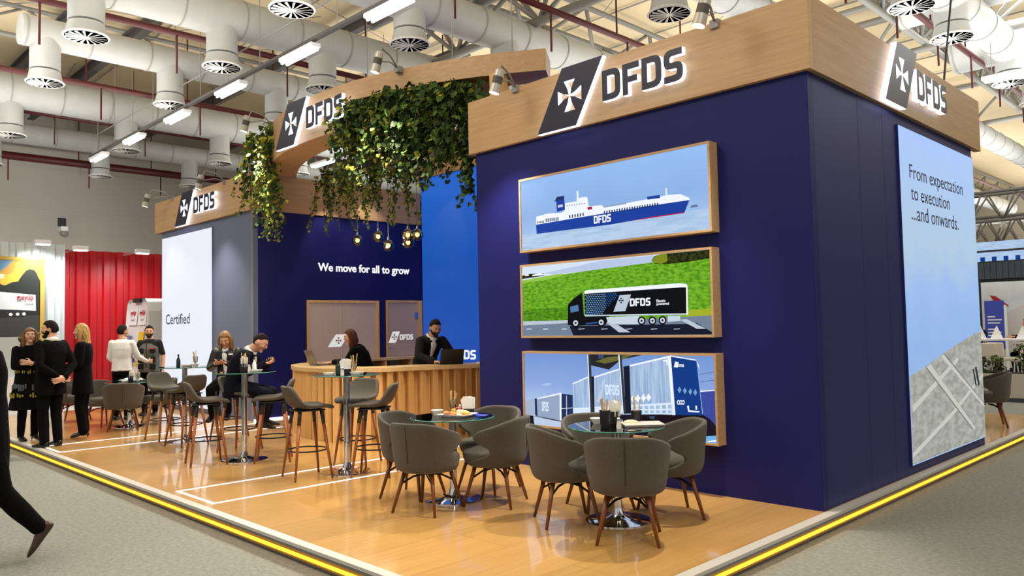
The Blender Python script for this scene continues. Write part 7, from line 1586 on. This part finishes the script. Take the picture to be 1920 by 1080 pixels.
# ---- garments ----
def jacket(m, hem=.14, sw=1.0, sleeves=(.066, .052, .042), cuff=.96, name='jacket', dW=0, flare=1.0, amp=.006, short=None):
    def f(root, J):
        b = MB(); side = V(J.get('side', (1, 0, 0)))
        below = [(hem, (.185 + dW) * sw * flare, (.135 + dW) * flare), (hem * .5, (.18 + dW) * sw, (.13 + dW))] if hem > 0 else None
        torso(b, J['pel'], J['neck'], side, [(.172 + dW) * sw, (.158 + dW) * sw, (.182 + dW) * sw, (.172 + dW * .5) * sw, .072], [.125 + dW, .115 + dW, .128 + dW, .105 + dW * .5, .066], J.get('bend', 0), below)
        for s in ('L', 'R'):
            sh, el, wr = V(J['sh' + s]), V(J['el' + s]), V(J['wr' + s])
            if short: limb(b, [sh, sh.lerp(el, short)], [sleeves[0], sleeves[0] * .86])
            else: limb(b, [sh, sh.lerp(el, .5), el, el.lerp(wr, .5), el.lerp(wr, cuff)], [sleeves[0], sleeves[0] * .93, sleeves[1], (sleeves[1] + sleeves[2]) / 2, sleeves[2]])
        o = fuse(b.build(name, m, root), .012, 4); wrinkle(o, amp)
    return f
def trousers(m, r=(.092, .066, .052), name='trousers', hem=.98, hw=.165, hd=.118, amp=.004):
    def f(root, J):
        b = MB(); side = V(J.get('side', (1, 0, 0))); pel = V(J['pel'])
        b.loft([oval(pel + V((0, 0, z)), side, V((-side.y, side.x, 0)), w, d) for z, w, d in ((-.1, hw * .9, hd), (-.04, hw * 1.02, hd * 1.02), (.04, hw, hd), (.1, hw * .93, hd * .93))])
        for s in ('L', 'R'):
            h, kn, an = V(J['hip' + s]), V(J['kn' + s]), V(J['an' + s])
            limb(b, [h, h.lerp(kn, .5), kn, kn.lerp(an, .35), kn.lerp(an, hem)], [r[0], (r[0] + r[1]) / 2 * 1.02, r[1], r[1] * .96, r[2]])
        wrinkle(fuse(b.build(name, m, root), .012, 4), amp)
    return f
def shoes(m, heel=0, pitch=(0, 0), dirs=None, L=.27, drop=0):
    def f(root, J):
        for i, s in enumerate(('L', 'R')):
            b = MB(); d = (dirs[i] if dirs else (.12 if s == 'R' else -.12, 1, 0)); shoe(b, V(J['an' + s]) - V((0, 0, drop)), d, pitch[i], L, heel)
            b.build('shoe', m, root, smooth=True, sub=1)
    return f
def collar(m, k=1.0, front=True, name='shirt_collar'):
    def f(root, J):
        b = MB(); nk = V(J['neck']); hd = V(J['head']); up = (hd - nk).normalized(); side = V(J.get('side', (1, 0, 0))); fwd = up.cross(side).normalized()
        rings = [oval(nk + up * z - fwd * .006, side, fwd, w, d, 20) for z, w, d in ((-.035, .082 * k, .076 * k), (.0, .072 * k, .07 * k), (.022, .066 * k, .066 * k))]
        b.loft(rings, cap=False)
        b.build(name, m, root, smooth=True, solid=.006)
    return f
def shirt_front(m, w=.05, name='shirt', drop=.36, off=.134, label=None):
    """visible wedge of shirt in the opening of a jacket"""
    def f(root, J):
        nk, pel = V(J['neck']), V(J['pel']); side = V(J.get('side', (1, 0, 0))).normalized(); up = (nk - pel).normalized(); fwd = up.cross(side).normalized()
        bend = J.get('bend', 0); L = (nk - pel).length; b = MB(); n = 8; pts = []
        for i in range(n + 1):
            t = 1 - (drop / L) * i / n; ww = w * (1 - .75 * i / n) + .006
            dep = .07 + (off - .07) * smooth((1 - t) / .25)
            c = pel + up * (L * t) + fwd * (bend * math.sin(PI * t))
            for q in (-1, -.5, 0, .5, 1): pts.append(c + side * (ww * q) + fwd * (dep + .008 - .012 * q * q))
        F = [(i * 5 + j, i * 5 + j + 1, (i + 1) * 5 + j + 1, (i + 1) * 5 + j) for i in range(n) for j in range(4)]
        b.add(pts, F); b.build(name, m, root, smooth=True, solid=.008)
    return f
def stand(s=1.0, **kw):
    J = dict(pel=(0, 0, .93), neck=(0, -.01, 1.47), head=(0, .025, 1.615), shL=(-.175, -.01, 1.40), shR=(.175, -.01, 1.40), elL=(-.215, -.03, 1.12), elR=(.215, -.03, 1.12),
             wrL=(-.215, .06, .88), wrR=(.215, .06, .88), hipL=(-.085, 0, .88), hipR=(.085, 0, .88), knL=(-.095, .02, .49), knR=(.095, .02, .49), anL=(-.10, -.02, .075), anR=(.10, -.02, .075))
    J = {k: tuple(c * s for c in v) for k, v in J.items()}
    for n in ('anL', 'anR'): J[n] = (J[n][0], J[n][1], .075)
    J.update(kw); return J
short_hair = lambda mb, hc, M, k: hair_cap(mb, hc, M, k)

# man in the dark suit, hands clasped behind his back
J = stand(1.01, headM=headM(42, 6), elL=(-.25, -.12, 1.13), elR=(.25, -.12, 1.13), wrL=(-.05, -.20, .98), wrR=(.05, -.215, .95))
person('bearded man in a dark suit standing with his hands clasped behind his back', -9.52, -3.16, 0, 202, J, 'skin_light',
       [jacket('cloth_black', .22, 1.1, dW=.012, name='suit_jacket'), trousers('cloth_black', (.098, .072, .062)), shoes('shoe_black', L=.29), collar('cloth_white', .95)],
       (short_hair, 'hair_dark'), [((-.03, -.205, .965), (.9, -.1, -.25), (0, -1, .2), 1, .5), ((.02, -.225, .94), (-.9, 0, -.2), (0, 1, 0), -1, .7)], 1.02, 'hair_dark')
# woman with curly hair, arms crossed, long patterned coat
J = stand(.955, headM=headM(-22, -6), elL=(-.215, .05, 1.09), elR=(.215, .05, 1.09), wrL=(.06, .19, 1.13), wrR=(-.06, .2, 1.10))
def long_coat(root, J):
    jacket('cloth_black', .02, .96, name='coat_top', cuff=.9)(root, J)
    b = MB(); pl = V(J['pel'])
    b.loft([oval(V((0, 0, z)), (1, 0, 0), (0, 1, 0), w, d, 28) for z, w, d in ((.46, .26, .2), (.7, .225, .175), (.9, .185, .14), (1.08, .16, .125), (1.14, .15, .115))])
    o = wrinkle(fuse(b.build('coat_skirt', 'cloth_black', root), .012, 3), .006)
    rng = random.Random(3)
    for nm, m, z0, z1, w0, d0 in (('pattern_band', 'pattern_yellow', .98, 1.05, .172, .135), ('pattern_band', 'pattern_grey', .74, .86, .212, .166), ('pattern_band', 'pattern_yellow', .63, .72, .237, .184)):
        q = MB(); n = 44
        for i in range(n):
            if rng.random() < .7:
                a0, a1 = 2 * PI * i / n, 2 * PI * (i + .62) / n; za = z0 + rng.uniform(0, .4) * (z1 - z0); zb = z1 - rng.uniform(0, .4) * (z1 - z0)
                q.add([(w0 * 1.03 * math.cos(a), d0 * 1.03 * math.sin(a), zz) for a, zz in ((a0, za), (a1, za), (a1, zb), (a0, zb))], [(0, 1, 2, 3)])
        q.build(nm, m, root, solid=.012)
def curly(mb, hc, M, k):
    hair_cap(mb, hc, M, k, .05, -.03, -.08, 1.18); long_hair(mb, hc, M, k, .34, True, 0, .35, 1.25)
    rng = random.Random(8)
    for q in range(70):
        a = rng.uniform(PI * .95, PI * 2.05); z = rng.uniform(-.3, .04); r = .085 + .03 * rng.random()
        mb.sphere(V(hc) + M @ V((r * math.cos(a) * 1.1, r * math.sin(a) * .9, z)) * k, rng.uniform(.02, .034), 8, 6)
person('woman with long curly hair and a patterned black coat, arms crossed', -10.52, -3.2, 0, 12, J, 'skin_light',
       [long_coat, trousers('cloth_black', (.088, .064, .05), name='tights'), shoes('shoe_black', .03, L=.24)],
       (curly, 'hair_curly'), [((-.07, .20, 1.10), (-.6, .1, .15), (0, -1, .3), 1, .35), ((.05, .2, 1.14), (.9, -.05, .15), (0, -1, 0), -1, .5)], .97)
# blonde woman in a black trouser suit
J = stand(.985, headM=headM(6, 4), elL=(-.19, .0, 1.11), elR=(.19, .0, 1.11), wrL=(-.1, .19, 1.08), wrR=(.1, .2, 1.06), anL=(-.09, -.03, .12), anR=(.09, .0, .12))
person('woman with long straight blonde hair in a black trouser suit, seen from the side', -10.05, -2.6, 0, 240, J, 'skin_light',
       [jacket('cloth_black', .26, .93, flare=1.08, name='suit_jacket'), trousers('cloth_black', (.088, .072, .07), hem=1.0), shoes('shoe_black', .055, L=.24, drop=.02), collar('cloth_white', 1.0)],
       (lambda mb, hc, M, k: (hair_cap(mb, hc, M, k, .05, -.05, -.09, 1.15), long_hair(mb, hc, M, k, .36, True, 0, .05, 1.12)), 'hair_blonde'),
       [((-.09, .205, 1.08), (.9, .3, 0), (0, 0, 1), 1, .5), ((.09, .215, 1.06), (-.9, .3, 0), (0, 0, 1), -1, .5)], .98)
# man in the white shirt
J = stand(.985, headM=headM(-28, 0), elR=(.25, .08, 1.12), wrR=(.32, .30, 1.03), elL=(-.23, .02, 1.12), wrL=(-.12, .16, .96))
person('man in a white shirt seen from behind, reaching out his right hand', -12.2, -1.35, 0, 138, J, 'skin_tan',
       [jacket('cloth_white', .04, 1.02, (.062, .05, .036), name='shirt', amp=.008), trousers('cloth_black'), shoes('shoe_black')],
       (short_hair, 'hair_dark'), [((.33, .32, 1.03), (.3, .9, -.05), (-1, .2, 0), 1, .5), ((-.11, .18, .95), (.6, .7, -.2), (1, 0, 0), -1, .4)])
# man in the work vest
J = stand(.975, headM=headM(22, 4), elR=(.235, .03, 1.12), wrR=(.12, .24, 1.10), elL=(-.25, -.02, 1.12), wrL=(-.27, .05, .88))
def vest(root, J):
    jacket('cloth_charcoal', 0, 1.0, (.06, .055, .05), name='t_shirt', short=.85)(root, J)
    b = MB(); torso(b, J['pel'], V(J['neck']) - V((0, 0, .03)), (1, 0, 0), [.182, .172, .192, .16, .085], [.135, .128, .14, .112, .075], 0, [(.1, .19, .14)])
    wrinkle(fuse(b.build('vest', 'cloth_grey', root), .012, 3), .006)
    for x in (-.11, .11):
        for z, h in ((1.22, .09), (1.05, .12), (.92, .1)):
            q = MB(); q.box((x, .128 + (.012 if z > 1.1 else .004), z), (.105, .03, h)); q.build('vest_pocket', 'cloth_charcoal', root, bevel=.008)
    r = MB()
    for x, z in ((-.11, 1.255), (.11, 1.09)): r.box((x, .155, z), (.1, .012, .018))
    r.build('red_trim', 'red_print', root)
    zz = MB(); zz.tube([(0, .142, .9), (0, .15, 1.25), (0, .13, 1.36)], .006, 6); zz.build('zip', 'dark', root)
person('bearded man in a grey work vest with pockets and red trim', -12.62, -.72, 0, 318, J, 'skin_tan', [vest, trousers('cloth_black'), shoes('shoe_black')],
       (short_hair, 'hair_dark'), [((.11, .26, 1.10), (-.7, .5, .1), (0, 0, 1), 1, .5), ((-.272, .06, .865), (-.05, .15, -1), (1, 0, 0), 1, .4)], 1.0, 'hair_dark')

# seated woman with a phone
J = dict(pel=(0, -.02, .84), neck=(0, .03, 1.31), head=(0, .10, 1.435), headM=headM(0, 26), shL=(-.16, .03, 1.25), shR=(.16, .03, 1.25), elL=(-.215, .1, 1.02), elR=(.215, .1, 1.02),
         wrL=(-.075, .30, 1.10), wrR=(.075, .30, 1.09), hipL=(-.09, 0, .81), hipR=(.09, 0, .81), knL=(-.11, .40, .76), knR=(.11, .42, .74), anL=(-.10, .30, .40), anR=(.10, .36, .38), bend=-.02)
pw_ = person('woman with shoulder-length blonde hair in a black leather jacket, sitting and looking at her phone', -8.30, -1.17, 0, 318, J, 'skin_light',
       [jacket('leather_black', .02, .95, (.064, .052, .044), name='leather_jacket', amp=.012), trousers('cloth_black'), shoes('shoe_black', .0, (.2, .2), L=.24), shirt_front('cloth_white', .04, 'shirt', .38, .124)],
       (lambda mb, hc, M, k: (hair_cap(mb, hc, M, k, .052, -.05, -.09, 1.17), long_hair(mb, hc, M, k, .24, True, 0, .05, 1.1)), 'hair_streak'),
       [((-.07, .315, 1.10), (.75, .45, .1), (0, -.2, 1), -1, .55), ((.07, .315, 1.09), (-.75, .45, .1), (0, -.2, 1), 1, .55)], .97)
b = MB(); b.box((-.095, .155, 1.22), (.06, .012, .024)); b.build('name_badge', 'paper_white', pw_)
# seated man with a phone
J = dict(pel=(0, -.04, .84), neck=(0, .16, 1.30), head=(0, .285, 1.40), headM=headM(0, 34), shL=(-.18, .12, 1.235), shR=(.18, .12, 1.235), elL=(-.25, .22, 1.03), elR=(.25, .22, 1.03),
         wrL=(-.10, .36, 1.12), wrR=(.10, .36, 1.12), hipL=(-.1, 0, .81), hipR=(.1, 0, .81), knL=(-.13, .40, .74), knR=(.13, .42, .74), anL=(-.12, .30, .39), anR=(.12, .34, .38), bend=-.045)
person('man with cropped hair in a dark navy jacket, sitting bent over his phone', -6.99, -1.62, 0, 44, J, 'skin_light',
       [jacket('cloth_navy', .14, 1.1, (.075, .06, .046), dW=.014, name='jacket'), trousers('cloth_navy', (.1, .075, .055)), shoes('shoe_black', 0, (.1, .1), L=.28), collar('cloth_white', .93), shirt_front('cloth_white', .05, 'shirt', .3, .15)],
       (lambda mb, hc, M, k: hair_cap(mb, hc, M, k, .06, .03, -.02, 1.07), 'hair_dark'),
       [((-.09, .375, 1.125), (.8, .3, .15), (0, -.1, 1), -1, .8), ((.09, .375, 1.125), (-.8, .3, .15), (0, -.1, 1), 1, .8)], 1.02)
def hand_phone(label, px_, py_, pz_, r_, m='black_plastic'):
    p_ = empty('phone', (px_, py_, pz_), r_, label, 'phone'); M = Matrix.Rotation(.5, 3, 'X')
    MB().box((0, 0, 0), (.145, .072, .009), mtx=M).build('phone_body', m, p_, bevel=.003)
    MB().box(M @ V((0, 0, .0048)), (.135, .066, .001), mtx=M).build('phone_screen', 'dark', p_)
a_ = math.radians(318 - 90); hand_phone('black phone held by the seated woman', -8.30 - math.sin(a_) * .36, -1.17 + math.cos(a_) * .36, 1.135, a_)
a_ = math.radians(44 - 90); hand_phone('phone held by the seated man', -6.99 - math.sin(a_) * .405, -1.62 + math.cos(a_) * .405, 1.165, a_)

# woman at the counter
J = dict(pel=(0, -.16, .80), neck=(0, .03, 1.30), head=(0, .11, 1.43), headM=headM(18, 14), shL=(-.155, .03, 1.235), shR=(.155, .03, 1.235), elL=(-.21, .15, 1.04), elR=(.2, .2, 1.05),
         wrL=(-.11, .36, 1.055), wrR=(.08, .38, 1.055), hipL=(-.09, -.15, .76), hipR=(.09, -.15, .76), knL=(-.1, .2, .66), knR=(.1, .2, .66), anL=(-.1, .08, .22), anR=(.1, .08, .22), bend=-.02)
person('woman with long brown hair in black, typing on the grey laptop at the counter', -7.34, .44, 0, 226, J, 'skin_light',
       [jacket('cloth_black', .02, .92, (.056, .044, .036), name='top'), trousers('cloth_black'), shoes('shoe_black', 0, (.2, .2), L=.24)],
       (lambda mb, hc, M, k: (hair_cap(mb, hc, M, k, .056, -.05, -.09, 1.12), long_hair(mb, hc, M, k, .42, True, 0, .05, 1.05)), 'hair_brown'),
       [((-.10, .38, 1.05), (.25, .9, -.1), (0, -.05, -1), 1, .35), ((.07, .40, 1.05), (-.2, .9, -.1), (0, -.05, -1), -1, .35)], .97)
# man at the counter
J = dict(pel=(0, -.20, .92), neck=(0, .06, 1.42), head=(0, .155, 1.545), headM=headM(-6, 26), shL=(-.19, .04, 1.345), shR=(.19, .04, 1.345), elL=(-.29, .17, 1.13), elR=(.29, .15, 1.13),
         wrL=(-.16, .42, 1.06), wrR=(.17, .38, 1.06), hipL=(-.1, -.2, .87), hipR=(.1, -.2, .87), knL=(-.1, -.14, .48), knR=(.1, -.12, .48), anL=(-.11, -.22, .075), anR=(.11, -.2, .075), bend=-.03)
person('bearded man in a dark cardigan and white collar, leaning over the counter', -6.50, 1.17, 0, 352, J, 'skin_tan',
       [jacket('cloth_charcoal', .1, 1.1, (.074, .06, .05), dW=.01, name='cardigan', amp=.01), trousers('cloth_black'), shoes('shoe_black'), collar('cloth_white', 1.1), shirt_front('cloth_white', .055, 'shirt', .3, .142)],
       (lambda mb, hc, M, k: hair_cap(mb, hc, M, k, .062, .01, -.04, 1.12), 'hair_dark'),
       [((-.15, .44, 1.055), (.35, .9, -.12), (0, -.1, -1), 1, .35), ((.16, .40, 1.055), (-.25, .9, -.12), (0, -.1, -1), -1, .35)], 1.05, 'hair_dark')

# passer-by at the left edge, mid-stride, mostly outside the picture
J = dict(pel=(0, 0, 1.03), neck=(0, .02, 1.62), head=(0, .06, 1.77), shL=(-.2, .0, 1.55), shR=(.2, .0, 1.55), elL=(-.25, .1, 1.25), elR=(.25, -.03, 1.24), wrL=(-.24, .27, 1.05), wrR=(.24, .1, .98),
         hipL=(-.1, 0, .98), hipR=(.1, 0, .98), knL=(-.1, -.10, .53), knR=(.1, .28, .58), anL=(-.1, -.345, .23), anR=(.1, .45, .085))
def walk_shoes(root, J):
    b = MB(); shoe(b, J['anL'], (0, 1, 0), .95, .29); b.build('shoe', 'shoe_brown', root, smooth=True, sub=1)
    b = MB(); shoe(b, J['anR'], (0, 1, 0), 0, .29); b.build('shoe', 'shoe_brown', root, smooth=True, sub=1)
person('passer-by in a long black coat and brown shoes striding out at the left edge', -4.17, -4.93, FLOOR, 258, J, 'skin_light',
       [jacket('cloth_black', .4, 1.05, dW=.02, name='coat', flare=.95), trousers('cloth_black', (.1, .078, .062), hem=.96), walk_shoes],
       (short_hair, 'hair_dark'), [((-.24, .29, 1.03), (0, .3, -1), (1, 0, 0), 1, .5), ((.24, .11, .96), (0, .2, -1), (-1, 0, 0), -1, .5)], 1.04)

# two people sitting at the white tables far on the right
J = dict(pel=(0, -.02, .92), neck=(0, .05, 1.40), head=(0, .1, 1.53), headM=headM(0, 10), shL=(-.17, .05, 1.33), shR=(.17, .05, 1.33), elL=(-.25, .15, 1.18), elR=(.25, .15, 1.18), wrL=(-.12, .38, 1.24), wrR=(.12, .38, 1.24),
         hipL=(-.09, 0, .9), hipR=(.09, 0, .9), knL=(-.1, .38, .84), knR=(.1, .38, .84), anL=(-.1, .34, .42), anR=(.1, .34, .42))
HH = [((-.12, .4, 1.24), (.4, .8, 0), (0, 0, -1), 1, .4), ((.12, .4, 1.24), (-.4, .8, 0), (0, 0, -1), -1, .4)]
person('person in a black coat sitting at the white table at the right edge', -1.35, 13.75, FLOOR, 210, J, 'skin_tan', [jacket('cloth_black', .1), trousers('cloth_black'), shoes('shoe_black')], (short_hair, 'hair_dark'), HH, vox=.012, face_detail=False)
person('person in a dark blue top half hidden behind the tall display', -2.42, 13.7, FLOOR, 250, J, 'skin_tan', [jacket('cloth_navy', .1), trousers('cloth_black'), shoes('shoe_black')], (short_hair, 'hair_dark'), HH, vox=.012, face_detail=False)
